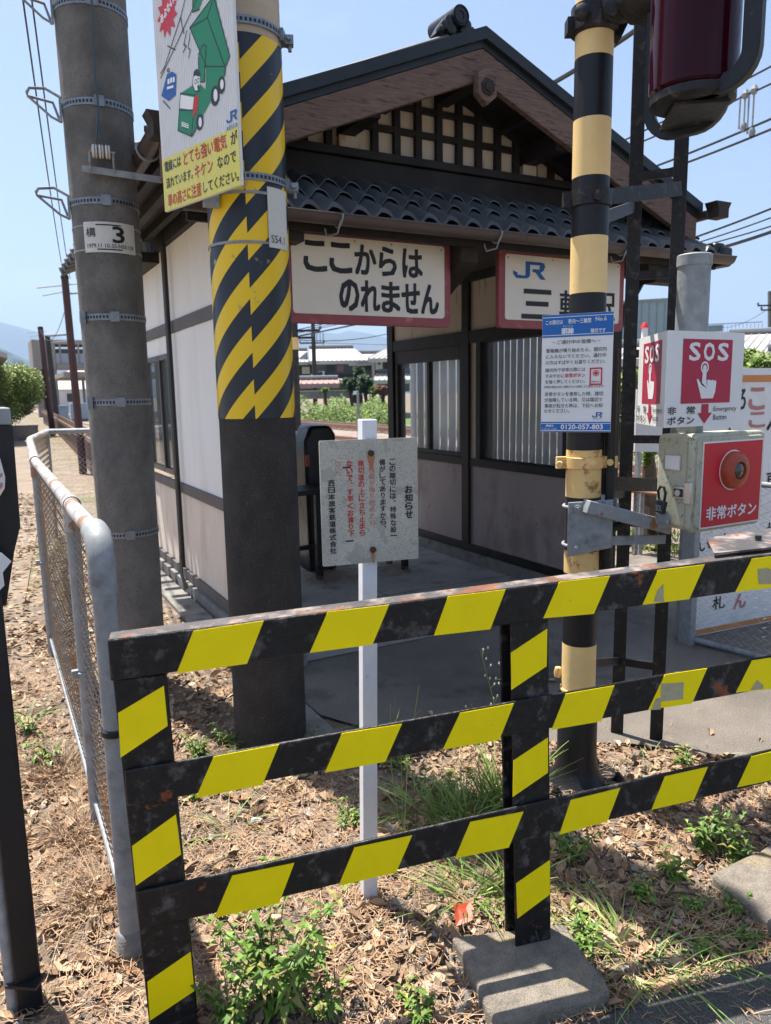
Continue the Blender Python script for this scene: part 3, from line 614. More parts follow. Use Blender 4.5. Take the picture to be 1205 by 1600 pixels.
hung_sign('station_name_sign', 'cream station name sign with blue mark and black kanji, partly behind the banded pole', cx_, dx_, cz0, cz1, Ysg, s2, lambda q, P, W, H_: jr(q, P, W * .10, H_ * .64, W * .24, H_ * .22))

# ---------------------------------------------------------------- card reader under cover, shelf
c = Vector((gz(516, 905).x, 5.9, 0)); c = Vector((2.62, 6.15, 0))
t = thing('ticket_reader', 'waist-high card reader wrapped in a black plastic cover inside the passage', 'card reader', c)
q = MB().prism([(c.x - .13, c.y - .12, .0), (c.x + .13, c.y - .12, 0), (c.x + .15, c.y - .13, 1.1), (c.x + .15, c.y - .13, 1.25), (c.x + .11, c.y - .10, 1.33), (c.x - .08, c.y - .10, 1.33), (c.x - .15, c.y - .13, 1.2), (c.x - .15, c.y - .13, 1.0)], (0, .28, .01))
part('cover', q, 'cover_black', t, bevel=.03)
part('red_tab', MB().box(c.x - .155, c.x - .12, c.y - .15, c.y - .138, .98, 1.08), 'button_red', t)
p1, p2 = gz(500, 908), gz(633, 893)
t = thing('shelf_table', 'low dark metal table on square legs inside the passage, behind the speckled notice', 'table', (2.7, 5.9, 0))
part('tabletop', MB().box(2.15, 3.3, 5.62, 6.0, .78, .82), 'steel_black', t, bevel=.005)
for x, y_ in ((p1.x, 5.78), (3.26, 5.68), (2.2, 5.98), (3.26, 5.98)): part('leg', MB().box(x - .025, x + .025, y_ - .025, y_ + .025, 0.02, .78), 'steel_black', t)
part('stretcher', MB().box(2.2, 3.26, 5.95, 5.98, .25, .29), 'steel_black', t)
q = MB(); rnd = random.Random(12)
for _ in range(500):
    a = rnd.uniform(0, 6.28); r = rnd.random() ** .6 * .34; x = 2.85 + r * 1.5 * math.cos(a); y_ = 5.75 + r * math.sin(a); b_ = rnd.uniform(0, 6.28); z_ = .03 + rnd.uniform(0, .03)
    q.bar((x, y_, z_), (x + .05 * math.cos(b_), y_ + .05 * math.sin(b_), z_ + rnd.uniform(-.005, .01)), .004, .002)
o = part('leaf_sweepings', q, 'needle', None, smooth=False, kind='stuff'); o['label'] = 'pile of brown pine needles on the passage floor'

# ================================================================ POLES
def perf_band(P, z, r, c, name='steel_band', side=None, w_=.032, buckle=0.0):
    q = MB(); n = 48; k = 0
    q.lathe((c.x, c.y, z - w_ / 2), [(r + .001, 0), (r + .004, 0), (r + .004, w_), (r + .001, w_)], 48, cap=False)
    a0 = math.atan2(-c.y, -c.x) + buckle
    def at(a, h, zz): return Vector((c.x + (r + h) * math.cos(a), c.y + (r + h) * math.sin(a), z + zz))
    q.add([at(a0 + s, h, zz) for s in (-.12, .12) for h in (.0, .016) for zz in (-w_ * .75, w_ * .75)], [(0, 1, 3, 2), (4, 6, 7, 5), (0, 4, 5, 1), (2, 3, 7, 6), (0, 2, 6, 4), (1, 5, 7, 3)])
    b = part(name, q, 'galv_band', P)
    q = MB()
    for k in range(-13, 14):
        if abs(k) < 2: continue
        a = a0 + k * .105
        q.add([at(a + s, .0046, zz) for s, zz in ((-.032, -w_ * .22), (.032, -w_ * .22), (.032, w_ * .22), (-.032, w_ * .22))], [(0, 1, 2, 3)])
    part('band_slot', q, 'ink_dark', b, smooth=False)
    return b
# grey concrete pole
gb = gz(219, 1072); gc = Vector((gb.x, gb.y, 0)); GS = .875
t = thing('utility_pole', 'weathered grey concrete utility pole with steel bands and loop steps, left of the station', 'pole', gc)
def gr(z): return (.168 + .022 * max(z, 0) / 3.2) * GS
part('pole_shaft', MB().lathe((gc.x, gc.y, -.1), [(gr(zz), zz) for zz in (0, 1, 2, 3, 4, 5, 6.5)], 48), 'pole_concrete', t)
def zon(px, py, c): return vp(px, py, c).z
gbands = [(130, 25, True), (160, 178, True), (172, 326, True), (190, 500, False), (197, 628, False), (212, 828, False)]
for px, py, loop in gbands:
    z = zon(px, py, gc); r = gr(z); b = perf_band(t, z, r, gc, buckle=.05)
    az = math.atan2(-gc.y, -gc.x)
    la = az - 1.35
    d = Vector((math.cos(la), math.sin(la), 0)); e = Vector((-d.y, d.x, 0)); cc = gc + Vector((0, 0, z))
    if loop:
        o_ = cc + d * (r + .01)
        W = lambda a, b, c: o_ + d * (a * GS) + e * (b * GS) + Vector((0, 0, c * GS))
        part('climbing_step', MB().tube([W(0, .05, .03), W(.075, .02, .075), W(.155, .03, .06), W(.165, .0, .047), W(.16, -.02, .035), W(.03, -.04, .03), W(0, -.03, -.07)], .007, 8).tube([W(.16, -.02, .035), W(.05, 0, -.06), W(0, 0, -.08)], .006, 8).bar(W(0, 0, -.08), W(0, 0, .04), .018, .01), 'galv_band', b)
    else:
        part('band_clip', MB().box(cc.x - r - .012, cc.x - r + .014, cc.y - .09, cc.y - .07, z - .03, z + .03), 'galv_band', b)
az = math.atan2(-gc.y, -gc.x)
zc = zon(178, 381, gc); rp = gr(zc) + .006
P = CurvedPanel(gc, rp, az, zc); W2, H2 = .150 * GS, .082 * GS
pl_ = MB(); nseg = 16
pts = [(-W2 + 2 * W2 * i / nseg) for i in range(nseg + 1)]
pl_.add([P.at(u + .017, v, h) for h in (0, -.003) for v in (-H2, H2) for u in pts], [(i, i + 1, nseg + 2 + i, nseg + 1 + i) for i in range(nseg)] + [(2 * (nseg + 1) + i, 3 * (nseg + 1) + i, 3 * (nseg + 1) + i + 1, 2 * (nseg + 1) + i + 1) for i in range(nseg)])
np_ = part('number_plate', pl_, 'sign_white_dirty', t)
q = MB(); text(q, P, '構', -.115 * GS, -.0, -.06 * GS, .05 * GS, .01); text(q, P, '3', .03 * GS, -.028 * GS, .095 * GS, .058 * GS, .02); text(q, P, '1979.11 10-35-N50 I18', -.112 * GS, -.058 * GS, .150 * GS, -.036 * GS, .008)
part('lettering', q, 'letter_black', np_, smooth=False)
q = MB()
for v in (-.058, .057): rect(q, P, -.05, v - .003, .07, v + .003, .001, 6)
part('plate_slot', q, 'ink_dark', np_, smooth=False)
for dz in (.057, -.058): part('strap', MB().lathe((gc.x, gc.y, zc + dz - .004), [(gr(zc) + .001, 0), (gr(zc) + .0035, 0), (gr(zc) + .0035, .008), (gr(zc) + .001, .008)], 40, cap=False), 'galvanised', np_)
# insulator and its bracket arm
ra = az; od = Vector((math.cos(az), math.sin(az), 0)); lt = Vector((-od.y, od.x, 0))
ia = vp(128, 263, gc - Vector((0, .2, 0))); ib = vp(252, 281, gc - Vector((0, .2, 0)))
br = part('bracket_arm', MB().bar(ia, ib, .008, .03), 'galvanised', t)
ic = vp(158, 237, gc - Vector((0, .22, 0)))
q = MB()
for k in (-1, 0, 1):
    q.lathe(ic + lt * (.029 * k) - lt * .013, [(.017, 0), (.030, .004), (.032, .010), (.022, .0135), (.032, .017), (.029, .024), (.017, .026)], 16, lt)
ins = part('insulator', q, 'porcelain', t)
part('insulator_pin', MB().tube([ic - lt * .063, ic + lt * .063], .005, 8).tube([ic - lt * .053, ic - lt * .053 - Vector((0, 0, .085))], .006, 6).tube([ic + lt * .053, ic + lt * .053 - Vector((0, 0, .085))], .006, 6), 'galv_rust', ins)
# drop wire down the pole
wpx = [(143, -30), (144, 40), (147, 90), (148, 120), (153, 160), (153, 190), (150, 222)]
part('drop_wire', MB().tube([vp(a, b, gc - Vector((.0, .22, 0))) for a, b in wpx], .005, 6).tube([vp(a, b, gc - Vector((.0, .22, 0))) for a, b in ((153, 185), (160, 205), (165, 222), (158, 215), (154, 195))], .004, 6), 'wire_blue', t)


# striped concrete pole
yc = Vector((1.069, 3.149, 0)); t = thing('striped_pole', 'thick concrete pole wrapped in yellow and black diagonal stripes above a dark base', 'pole', yc)
ZW0, ZW1 = 1.505, 2.99
part('pole_base', MB().lathe((yc.x, yc.y, -.1), [(.166, 0), (.165, .8), (.164, ZW0 + .1)], 56), 'pole_base_black', t)
part('stripe_wrap', MB().lathe((yc.x, yc.y, ZW0), [(.1665, 0), (.1665, .4), (.1665, .9), (.166, ZW1 - ZW0)], 64), wrap_material(), t)
part('pole_top', MB().lathe((yc.x, yc.y, ZW1 + .002), [(.163, 0), (.162, 1), (.158, 2.5)], 56), 'cream_paint', t)
for px, py in ((400, 62), (410, 293)):
    z = zon(px, py, yc); b = perf_band(t, z, .168, yc, buckle=1.3, w_=.03)
    a = math.atan2(-yc.y, -yc.x) + 1.55; d = Vector((math.cos(a), math.sin(a), 0)); e = Vector((-d.y, d.x, 0))
    part('band_lug', MB().bar(yc + Vector((0, 0, z)) + d * .168, yc + Vector((0, 0, z)) + d * .215, .04, .035).tube([yc + Vector((0, 0, z)) + d * .195 - e * .04, yc + Vector((0, 0, z)) + d * .195 + e * .05], .009, 8).tube([yc + d * .20 + Vector((0, 0, z - .04)), yc + d * .20 + Vector((0, 0, z + .02))], .008, 8), 'galv_band', b)
# identification plate on it
az = math.atan2(-yc.y, -yc.x); P = CurvedPanel(yc, .172, az + .78, zon(426, 352, yc))
q = MB(); hh = .117; us = [-.05 + .115 * i / 8 for i in range(9)]
q.add([P.at(u, v, h) for h in (0, -.003) for v in (-hh, hh) for u in us], [(i, i + 1, 10 + i, 9 + i) for i in range(8)] + [(18 + i, 27 + i, 28 + i, 19 + i) for i in range(8)])
np_ = part('number_plate', q, 'sign_white_dirty', t)
q = MB(); text(q, P, 'S54.1', -.04, -.098, .035, -.068, .0); part('lettering', q, 'letter_black', np_, smooth=False)
for px, py in ((378, 318), (380, 392)): part('strap', MB().lathe((yc.x, yc.y, zon(px, py, yc)), [(.168, 0), (.171, 0), (.171, .011), (.168, .011)], 48, cap=False), 'galvanised', np_)
part('strap_end', MB().box(yc.x - .21, yc.x - .15, yc.y - .10, yc.y - .07, zon(330, 325, yc) - .03, zon(330, 325, yc) + .03), 'galvanised', np_)
for i, (px, py) in enumerate(((424, 300), (432, 310))): pass

# ---------------------------------------------------------------- danger sign with truck
ANG = 107.3
Rr = hd(377, 290, 2.93); Pr = vp(258, 330, Rr, ANG); Rb = Vector((Rr.x, Rr.y, 0)); dirv = Vector((Rr.x - Pr.x, Rr.y - Pr.y, 0)); Wd = dirv.length; dirv.normalize()
zb = (Rr.z + Pr.z) / 2; nrm = dirv.cross(Vector((0, 0, 1)));
if nrm.dot(Vector((-Pr.x, -Pr.y, 0))) < 0: nrm = -nrm
P = Panel((Pr.x, Pr.y, zb), dirv, (0, 0, 1), nrm)
def loc(px, py):
    q_ = vp(px, py, Rr, ANG); return ((q_ - P.o).dot(P.u), q_.z - P.o.z)
def pp(lst): return [loc(a, b) for a, b in lst]
t = thing('warning_sign', 'tall white and yellow warning sign picturing a green tipper truck under wires', 'sign', P.at(Wd / 2, 0))
Hd = 1.25
part('sign_panel', board(P, [(0, 0), (Wd, 0), (Wd, Hd), (0, Hd)], .012), 'sign_white', t)
zy = loc(253, 250)[1]
q = MB(); 
for i in range(44):   # ribbed sheet: fine standing ribs
    u = Wd * (i + .5) / 44; q.add([P.at(u - .0015, 0.002, .0004), P.at(u, .002, .0022), P.at(u + .0015, .002, .0004), P.at(u - .0015, Hd - .002, .0004), P.at(u, Hd - .002, .0022), P.at(u + .0015, Hd - .002, .0004)], [(0, 1, 4, 3), (1, 2, 5, 4)])
q2 = MB(); q2.v = [tuple(p) for p in q.v if 1]; q2.f = q.f
part('yellow_field', rect(MB(), P, 0.001, 0.001, Wd - .001, zy, .0008, 1), 'sign_yellow', t, smooth=False)
part('rib', q2, 'sign_white', t)
# text rows
lk, lr = MB(), MB()
def row(mb, s, a, b, c, d):     # four picture corners -> upright box in the sign
    (u0, v0), (u1, v1) = loc(*a), loc(*b); text(mb, P, s, u0, v0, u1, v0 + (loc(*c)[1] - loc(*a)[1]), d, .0026)
def rowu(mb, s, u0, u1, v0, v1, bold=.012): text(mb, P, s, Wd * u0, v0, Wd * u1, v1, bold, .0026)
rh = zy / 3
for mb, s, u0, u1, r_, hh in ((lk, '電線には', .04, .27, 2, .6), (lr, 'とても強い電気', .31, .86, 2, .78), (lk, 'が', .91, .985, 2, .66), (lk, '流れています。', .05, .42, 1, .6), (lr, 'キケン', .45, .68, 1, .7), (lk, 'なので', .74, .96, 1, .6), (lr, '車の高さに注意', .06, .52, 0, .74), (lk, 'してください。', .55, .985, 0, .6)):
    v = rh * r_ + rh * (1 - hh) / 2 + (rh * .05 if r_ < 2 else 0); rowu(mb, s, u0, u1, v, v + rh * hh)
part('lettering', lk, 'letter_black', t, smooth=False); part('red_lettering', lr, 'letter_red', t, smooth=False)
# burst with writing
bc = loc(262, 22); br_ = abs(loc(262, 60)[1] - bc[1]); q = MB(); pts = []
for k in range(22):
    a = 2 * math.pi * k / 22; rr_ = br_ * (1.0 if k % 2 else .66); pts.append((bc[0] + rr_ * .92 * math.cos(a), bc[1] + rr_ * math.sin(a)))
q.add([P.at(*bc, .0024)] + [P.at(x, y, .0024) for x, y in pts], [(0, 1 + k, 1 + (k + 1) % 22) for k in range(22)])
part('red_burst', q, 'sign_red', t, smooth=False)
q = MB()
for i, c_ in enumerate('あぶない'): u = bc[0] - br_ * .60 + i * br_ * .31; v = bc[1] - br_ * .22 + i * br_ * .13; text(q, P, c_, u, v, u + br_ * .27, v + br_ * .36, .04, .003)
part('burst_lettering', q, 'letter_white', t, smooth=False)
# truck
G_ = MB(); H3 = .0024
G_f = [[(302, 0), (302, 19), (312, 15), (318, -3)], [(297.6, 43.7), (330, 0), (336, -8), (360, 88), (353, 106), (323, 103)],
       [(283, 146), (310, 128), (322, 140), (306, 150)], [(283, 146), (306, 149), (303, 172), (300, 213), (279, 204)],
       [(306, 149), (322, 140), (323, 103), (353, 106), (352, 118), (318, 180), (301, 213)], [(311, 85), (318, 70), (323, 80), (320, 128), (312, 128)]]
for f_ in G_f: poly(G_, P, pp(f_), H3); H3 += .00004
part('truck_drawing', G_, 'truck_green', t, smooth=False)
q = MB(); lw = .0045
for ln in ([(330, 0), (297.6, 43.7), (323, 103)], [(325, 28), (297.6, 43.7)], [(325, 28), (353, 106)], [(325, 28), (336, -8)], [(302, 0), (302, 19), (312, 15)], [(334, -8), (360, 88), (353, 106), (352, 118)], [(320, 104), (352, 104)], [(283, 146), (279, 204), (300, 213), (304, 172), (306, 149), (283, 146)], [(304, 172), (281, 172)], [(301, 213), (318, 182)], [(311, 85), (318, 70), (323, 72), (320, 128), (312, 128), (311, 90)], [(252, 122), (300, 18), (312, -10)], [(252, 115), (258, 105), (283, 27), (290, 0)], [(263, 72), (275, 78)], [(283, 27), (288, 52)], [(293, 48), (288, 70), (292, 72), (287, 82)], [(298, 52), (295, 75), (298, 78), (296, 90)], [(256, 158), (267, 170)], [(264, 107), (266, 111), (264, 113), (262, 110), (264, 107)]):
    stroke(q, P, pp(ln), lw, .0030)
part('drawn_line', q, 'ink_dark', t, smooth=False)
q = MB(); 
for (x, y_, a, b_) in ((313, 191, 5.6, 13), (337, 150, 7, 16), (347, 133, 6, 14)):
    (uu, vv) = loc(x, y_); ru = abs(loc(x + a, y_)[0] - uu); rv = abs(loc(x, y_ + b_)[1] - vv); disc(q, P, uu, vv, ru, rv, .0031)
part('truck_tyre', q, 'ink_dark', t, smooth=False)
q = MB()
for (x, y_, a, b_) in ((314, 191, 2.6, 8), (338, 149, 3.2, 10), (348, 132, 2.8, 8)):
    (uu, vv) = loc(x, y_); ru = abs(loc(x + a, y_)[0] - uu); rv = abs(loc(x, y_ + b_)[1] - vv); disc(q, P, uu, vv, ru, rv, .0034)
poly(q, P, pp([(283, 148), (304, 152), (302, 172), (281, 169)]), .0029)
uu, vv = loc(308, 127); disc(q, P, uu, vv, abs(loc(314, 127)[0] - uu), abs(loc(308, 142)[1] - vv), .0031)
poly(q, P, pp([(285, 190), (296, 194), (296, 202), (285, 198)]), .0029)
part('white_detail', q, 'sign_white', t, smooth=False)
q = MB(); poly(q, P, pp([(303, 122), (304, 112), (309, 107), (315, 116), (312, 120), (306, 118)]), .0034)
for cc_ in ((307, 128), (311, 126)): uu, vv = loc(*cc_); ring(q, P, uu, vv, .006, .009, .0035, 12)
uu, vv = loc(311, 136); disc(q, P, uu, vv, .006, .009, .0035, 10)
stroke(q, P, pp([(303, 122), (302, 132), (306, 143), (313, 142)]), .004, .0035)
for k in range(3): stroke(q, P, pp([(286, 192 + k * 3), (296, 195.5 + k * 3)]), .002, .0034)
part('driver_drawing', q, 'ink_dark', t, smooth=False)
q = MB(); poly(q, P, pp([(304, 152), (312, 148), (310, 172), (302, 184)]), .0031); part('driver_shirt', q, 'letter_red', t, smooth=False)
q = MB(); poly(q, P, pp([(253, 150), (262, 116), (270, 112), (276, 116), (276, 148), (265, 158)]), .0027); part('train_drawing', q, 'letter_blue', t, smooth=False)
q = MB()
for a in ((263, 124), (267, 122), (271, 121)): poly(q, P, pp([(a[0], a[1]), (a[0] + 3, a[1] - 1), (a[0] + 3, a[1] + 7), (a[0], a[1] + 8)]), .0031)
for f_ in ([(262, 136), (272, 133), (272, 137), (262, 140)],): poly(q, P, pp(f_), .0031)
part('train_window', q, 'sign_white', t, smooth=False)
q = MB(); (u0, v0), (u1, v1) = loc(355, 194), loc(371, 166); jr(q, P, u0, v0, u1 - u0, abs(v1 - v0) * .82, .003)
text(q, P, 'JR西日本', u0 - .005, v0 - .028, u1, v0 - .008, .0, .003); part('railway_mark', q, 'letter_blue', t, smooth=False)
br = P.at(Wd * .55, .12, -.013); part('sign_bracket', MB().bar(P.at(.05, .15, -.02), P.at(Wd - .03, .15, -.02), .012, .03).bar(P.at(.05, 1.0, -.02), P.at(Wd - .03, 1.0, -.02), .012, .03).tube([P.at(Wd - .1, .15, -.02), (yc.x - .1, yc.y - .12, P.o.z + .15)], .008, 6), 'galvanised', t)

# ================================================================ CROSSING POLE, LADDER, LAMP
cb = Vector((2.028, 2.118, 0)); ct = Vector((2.014, 2.131, 0)); cc = Vector((2.018, 2.127, 0)); CRr = .0665
t = thing('crossing_pole', 'slim level crossing pole banded in black and pale yellow on a bolted flange', 'pole', cc)
def zc_(py): return vp(928 - .026 * py, py, cc).z
bnds = [(-90, 12, 1), (12, 45, 0), (45, 95, 1), (95, 190, 0), (190, 280, 1), (280, 372, 0), (372, 460, 1), (460, 702, 0), (702, 775, 2), (775, 858, 0), (858, 893, 2), (893, 1003, 0), (1003, 1080, 1)]
for a, b, k in bnds:
    z1, z0 = zc_(a), zc_(b)
    part('painted_band', MB().lathe((cc.x, cc.y, z0), [(CRr, 0), (CRr, z1 - z0)], 40), ('cross_black', 'cross_yellow', 'cross_yellow_rust')[k], t)
zt = zc_(1080)
part('pole_sleeve', MB().lathe((cc.x, cc.y, .022), [(.118, 0), (.098, .02), (.084, .07), (.0785, .14), (.078, zt - .03), (.072, zt - .02)], 40), 'cross_black', t)
fl = part('base_flange', MB().lathe((cc.x, cc.y, -.02), [(.205, 0), (.205, .036), (.195, .044)], 48), 'cross_black', t)
for k in range(6):
    a = R_(20 + 60 * k); p = cc + Vector((math.cos(a) * .165, math.sin(a) * .165, .022)); part('bolt', MB().lathe(p, [(.024, 0), (.024, .014)], 6).lathe(p, [(.011, 0), (.011, .04)], 8).lathe(p + Vector((0, 0, .014)), [(.018, 0), (.018, .012)], 6), 'steel_black', fl)
part('collar', MB().lathe((cc.x, cc.y, zt + .005), [(.0672, 0), (.072, .005), (.072, .012), (.0672, .016)], 32, cap=False), 'cross_yellow_rust', t)
part('collar_knob', MB().lathe(vp(872, 1050, cc) , [(.014, -.02), (.017, 0), (.012, .02)], 10), 'cross_yellow_rust', t)
# yellow clamp
z = zc_(722); q = MB().lathe((cc.x, cc.y, z - .022), [(.068, 0), (.0735, .002), (.0735, .042), (.068, .044)], 40, cap=False)
rd = Vector((1, -.15, 0)).normalized()
lf = CR.copy(); lf.z = 0; lf.normalize(); to = Vector((-cc.x, -cc.y, 0)).normalized()
q.bar(cc + Vector((0, 0, z)) - lf * .065, cc + Vector((0, 0, z)) - lf * .105, .03, .044).bar(cc + Vector((0, 0, z)) + lf * .065, cc + Vector((0, 0, z)) + lf * .125 , .03, .044)
q.lathe(cc + Vector((0, 0, z)) + to * .07 + lf * .035, [(.014, 0), (.014, .012), (.008, .016)], 8, to).lathe(cc + Vector((0, 0, z)) + to * .085 - lf * .09, [(.012, -.03), (.012, .012)], 8, to).lathe(cc + Vector((0, 0, z)) + to * .02 + lf * .10, [(.013, 0), (.013, .014)], 8, to)
part('clamp', q, 'cross_yellow_rust', t)
# upper black clamp
z = zc_(312)
q = MB().lathe((cc.x, cc.y, z - .03), [(.068, 0), (.075, .002), (.075, .058), (.068, .06)], 40, cap=False).bar(cc + Vector((0, 0, z)) - lf * .06, cc + Vector((0, 0, z)) - lf * .10, .03, .05).lathe(cc + Vector((0, 0, z - .005)) + to * .075 + lf * .03, [(.02, 0), (.02, .018)], 6, to)
part('clamp', q, 'steel_black', t)

# ladder
L0 = Vector((gz(968, 1075).x, gz(968, 1075).y, 0)); Lp = vp(990, 430, L0); Lq = vp(1066, 430, L0)
LD = 3.42
la = hd(967, 1060, LD); la = Vector((la.x, la.y, 0)); lb_ = hd(1030, 1045, LD - .02); lb_ = Vector((lb_.x, lb_.y, 0)); 
t = thing('ladder', 'narrow black iron ladder standing behind the banded pole', 'ladder', (la + lb_) / 2)
for nm, p in (('ladder_rail', la), ('ladder_rail', lb_)):
    part(nm, MB().bar(p, p + Vector((0, 0, 3.6)), .055, .012, up=to), 'steel_black', t, bevel=.002)
for py in (40, 278, 432, 553, 686, 757, 1035):
    z = vp(985, py, la).z
    part('rung', MB().bar(la + Vector((0, 0, z)), lb_ + Vector((0, 0, z)), .012, .035), 'steel_black', t)
for py, q_ in ((307, 'upper'), (755, 'lower')):
    z = vp(960, py, cc).z; z2 = vp(985, py, la).z
    part('stay', MB().bar(cc + Vector((0, 0, z)) + lf * .06 + to * .02, lb_ + Vector((0, 0, z2)) - (lb_ - cc).normalized() * .0 + to * .03, .012, .055), 'steel_black', t)
    part('stay', MB().bar(cc + Vector((0, 0, z - .06)) + lf * .06 - to * .02, la + Vector((0, 0, z2 - .04)), .012, .045), 'steel_black', t)
part('stay', MB().bar(cc + Vector((0, 0, zc_(1037))), la + Vector((0, 0, vp(967, 1033, la).z)), .012, .035), 'steel_black', t)
part('cable_conduit', MB().tube([cc + lf * .10 + Vector((0, 0, .90)), cc + lf * .10 + Vector((0, 0, 1.75))], .022, 10), 'rubber', t)
part('cable_conduit', MB().tube([cc + lf * .075 - to * .06 + Vector((0, 0, .90)), cc + lf * .075 - to * .06 + Vector((0, 0, 1.72))], .012, 10), 'rubber', t)

# warning lamp with bracket
lampc = hd(1085, 90, 2.62); t = thing('warning_lamp', 'red cylindrical crossing lamp in a black guard, hung beside the banded pole', 'signal lamp', lampc)
zc = zc_(28); q = MB().lathe((cc.x, cc.y, zc - .06), [(.068, 0), (.082, .01), (.082, .09), (.068, .10)], 32, cap=False)
q.tube([cc + Vector((0, 0, zc - .01)) + to * .05 + lf * .03, cc + Vector((0, 0, zc + .0)) + to * .07 + lf * .09, cc + Vector((0, 0, zc + .05)) + to * .08 + lf * .17, cc + Vector((0, 0, zc + .10)) + to * .10 + lf * .24], [.045, .05, .042, .05], 16)
q.lathe(cc + Vector((0, 0, zc - .02)) + to * .078 - lf * .045, [(.026, 0), (.026, .02), (.014, .026)], 8, to).lathe(cc + Vector((0, 0, zc - .015)) + lf * .06 + to * .07, [(.026, 0), (.026, .03)], 6, to)
q.bar(cc + Vector((0, 0, zc - .03)) - lf * .06, cc + Vector((0, 0, zc - .03)) - lf * .10, .05, .05).bar(cc + Vector((0, 0, zc - .03)) + lf * .06, cc + Vector((0, 0, zc - .05)) + lf * .10, .05, .06)
part('bracket', q, 'steel_black', t)
dm = vp(1015, -8, cc + to * .1); ax_ = (Vector((lf.x, lf.y, 0)) * .9 + to * .3).normalized()
part('junction_bell', MB().lathe(dm, [(.03, -.10), (.075, -.06), (.088, 0), (.088, .08), (.05, .14)], 28, ax_), 'steel_black', t)
lz0 = vp(1085, 148, lampc).z; lr_ = .128
ax2 = Vector((lampc.x, lampc.y, 0))
part('red_lens', MB().lathe((ax2.x, ax2.y, lz0), [(lr_ * .93, 0), (lr_, .01), (lr_, .7)], 56), 'lamp_red', t)
part('lens_base', MB().lathe((ax2.x, ax2.y, lz0 - .035), [(lr_ * .80, 0), (lr_ * .97, .01), (lr_ * .97, .033)], 40), 'steel_black', t)
tl = Vector((-ax2.x, -ax2.y, 0)).normalized()
def guard(centre, hw, wd, zb_, th, nrm_, name='guard'):
    s_v = Vector((-nrm_.y, nrm_.x, 0)); R2 = .10; pts = []
    if s_v.dot(lf) < 0: s_v = -s_v
    out = [( -hw, .9), (-hw, R2)] + [(-hw + R2 - R2 * math.cos(a), R2 - R2 * math.sin(a)) for a in [R_(15 * k) for k in range(1, 6)]] + [(-hw + R2, 0), (hw - R2, 0)] + [(hw - R2 + R2 * math.sin(a), R2 - R2 * math.cos(a)) for a in [R_(15 * k) for k in range(1, 6)]] + [(hw, R2), (hw, .9)]
    q = MB(); vs = []
    for u, v in out:
        uu = max(-hw + th, min(hw - th, u)) if True else u; vv = max(v, th) if v < .9 else v
        if v < R2 or abs(u) < hw: 
            f = 1 - th / R2; 
            cxx = (-hw + R2) if u < -hw + R2 else (hw - R2 if u > hw - R2 else u); uu = cxx + (u - cxx) * f; vv = R2 + (v - R2) * f if v <= R2 else v
        for a, b in ((u, v), (uu, vv)):
            for d_ in (-wd / 2, wd / 2): vs.append(centre + s_v * a + Vector((0, 0, zb_ + b)) + nrm_ * d_)
    n = len(out); fs = []
    for i in range(n - 1):
        a, b = i * 4, i * 4 + 4
        fs += [(a, b, b + 1, a + 1), (a + 2, a + 3, b + 3, b + 2), (a, a + 2, b + 2, b), (a + 1, b + 1, b + 3, a + 3)]
    q.add(vs, fs); return part(name, q, 'cross_black', t, bevel=.003)
n1 = (tl * .88 - lf * .48).normalized()
guard(ax2 + tl * .07 + lf * .028, .163, .035, lz0 - .035, .05, n1)
guard(ax2 - tl * .15 - lf * .02, .135, .03, lz0 - .075, .035, (tl * .9 - lf * .35).normalized())
part('lens_foot', MB().bar(ax2 - tl * .15 - lf * .02 + Vector((0, 0, lz0 - .05)), ax2 + tl * .07 + lf * .03 + Vector((0, 0, lz0 - .042)), .16, .010), 'steel_black', t)

# ---------------------------------------------------------------- blue crossing notice
PL = vp(849, 580, Vector((1.82, 2.15, 0)), -55.6); A_ = Vector((1.90, 2.033, 0))
tl_, tr_, bl_, br_ = [vp(a, b, A_, -53) for a, b in ((850, 492), (962, 487), (845, 674), (954, 676))]
u_ = (tr_ - tl_); u_.z = 0; W_ = (Vector((br_.x - bl_.x, br_.y - bl_.y, 0)).length + u_.length) / 2; u_.normalize(); zb = (bl_.z + br_.z) / 2; H_ = (tl_.z + tr_.z) / 2 - zb
n_ = u_.cross(Vector((0, 0, 1)));  n_ = n_ if n_.dot(to) > 0 else -n_
P = Panel((bl_.x, bl_.y, zb), u_, (0, 0, 1), n_)
t = thing('crossing_notice', 'blue and white crossing notice with small black text, strapped to the banded pole', 'notice', P.at(W_ / 2, 0))
part('notice_plate', board(P, [(0, 0), (W_, 0), (W_, H_), (0, H_)], .003), 'sign_white', t)
def fr(mb, s, u0, u1, y0, y1, b=.0): text(mb, P, s, W_ * (u0 - .03) / .94, H_ * (1 - y1), W_ * (u1 - .03) / .94, H_ * (1 - y0), b, .0026)
q = MB(); rect(q, P, .0008, H_ * .81, W_ - .0008, H_ - .0008, .0012); rect(q, P, .0008, .0008, W_ - .0008, H_ * .088, .0012); part('blue_field', q, 'sign_blue', t, smooth=False)
q = MB(); rect(q, P, .0008, H_ * .975, W_ - .0008, H_ * .98, .002); rect(q, P, .0008, H_ * .825, W_ - .0008, H_ * .83, .002); rect(q, P, .0008, H_ * .072, W_ - .0008, H_ * .077, .002); rect(q, P, .0008, H_ * .010, W_ - .0008, H_ * .016, .002)
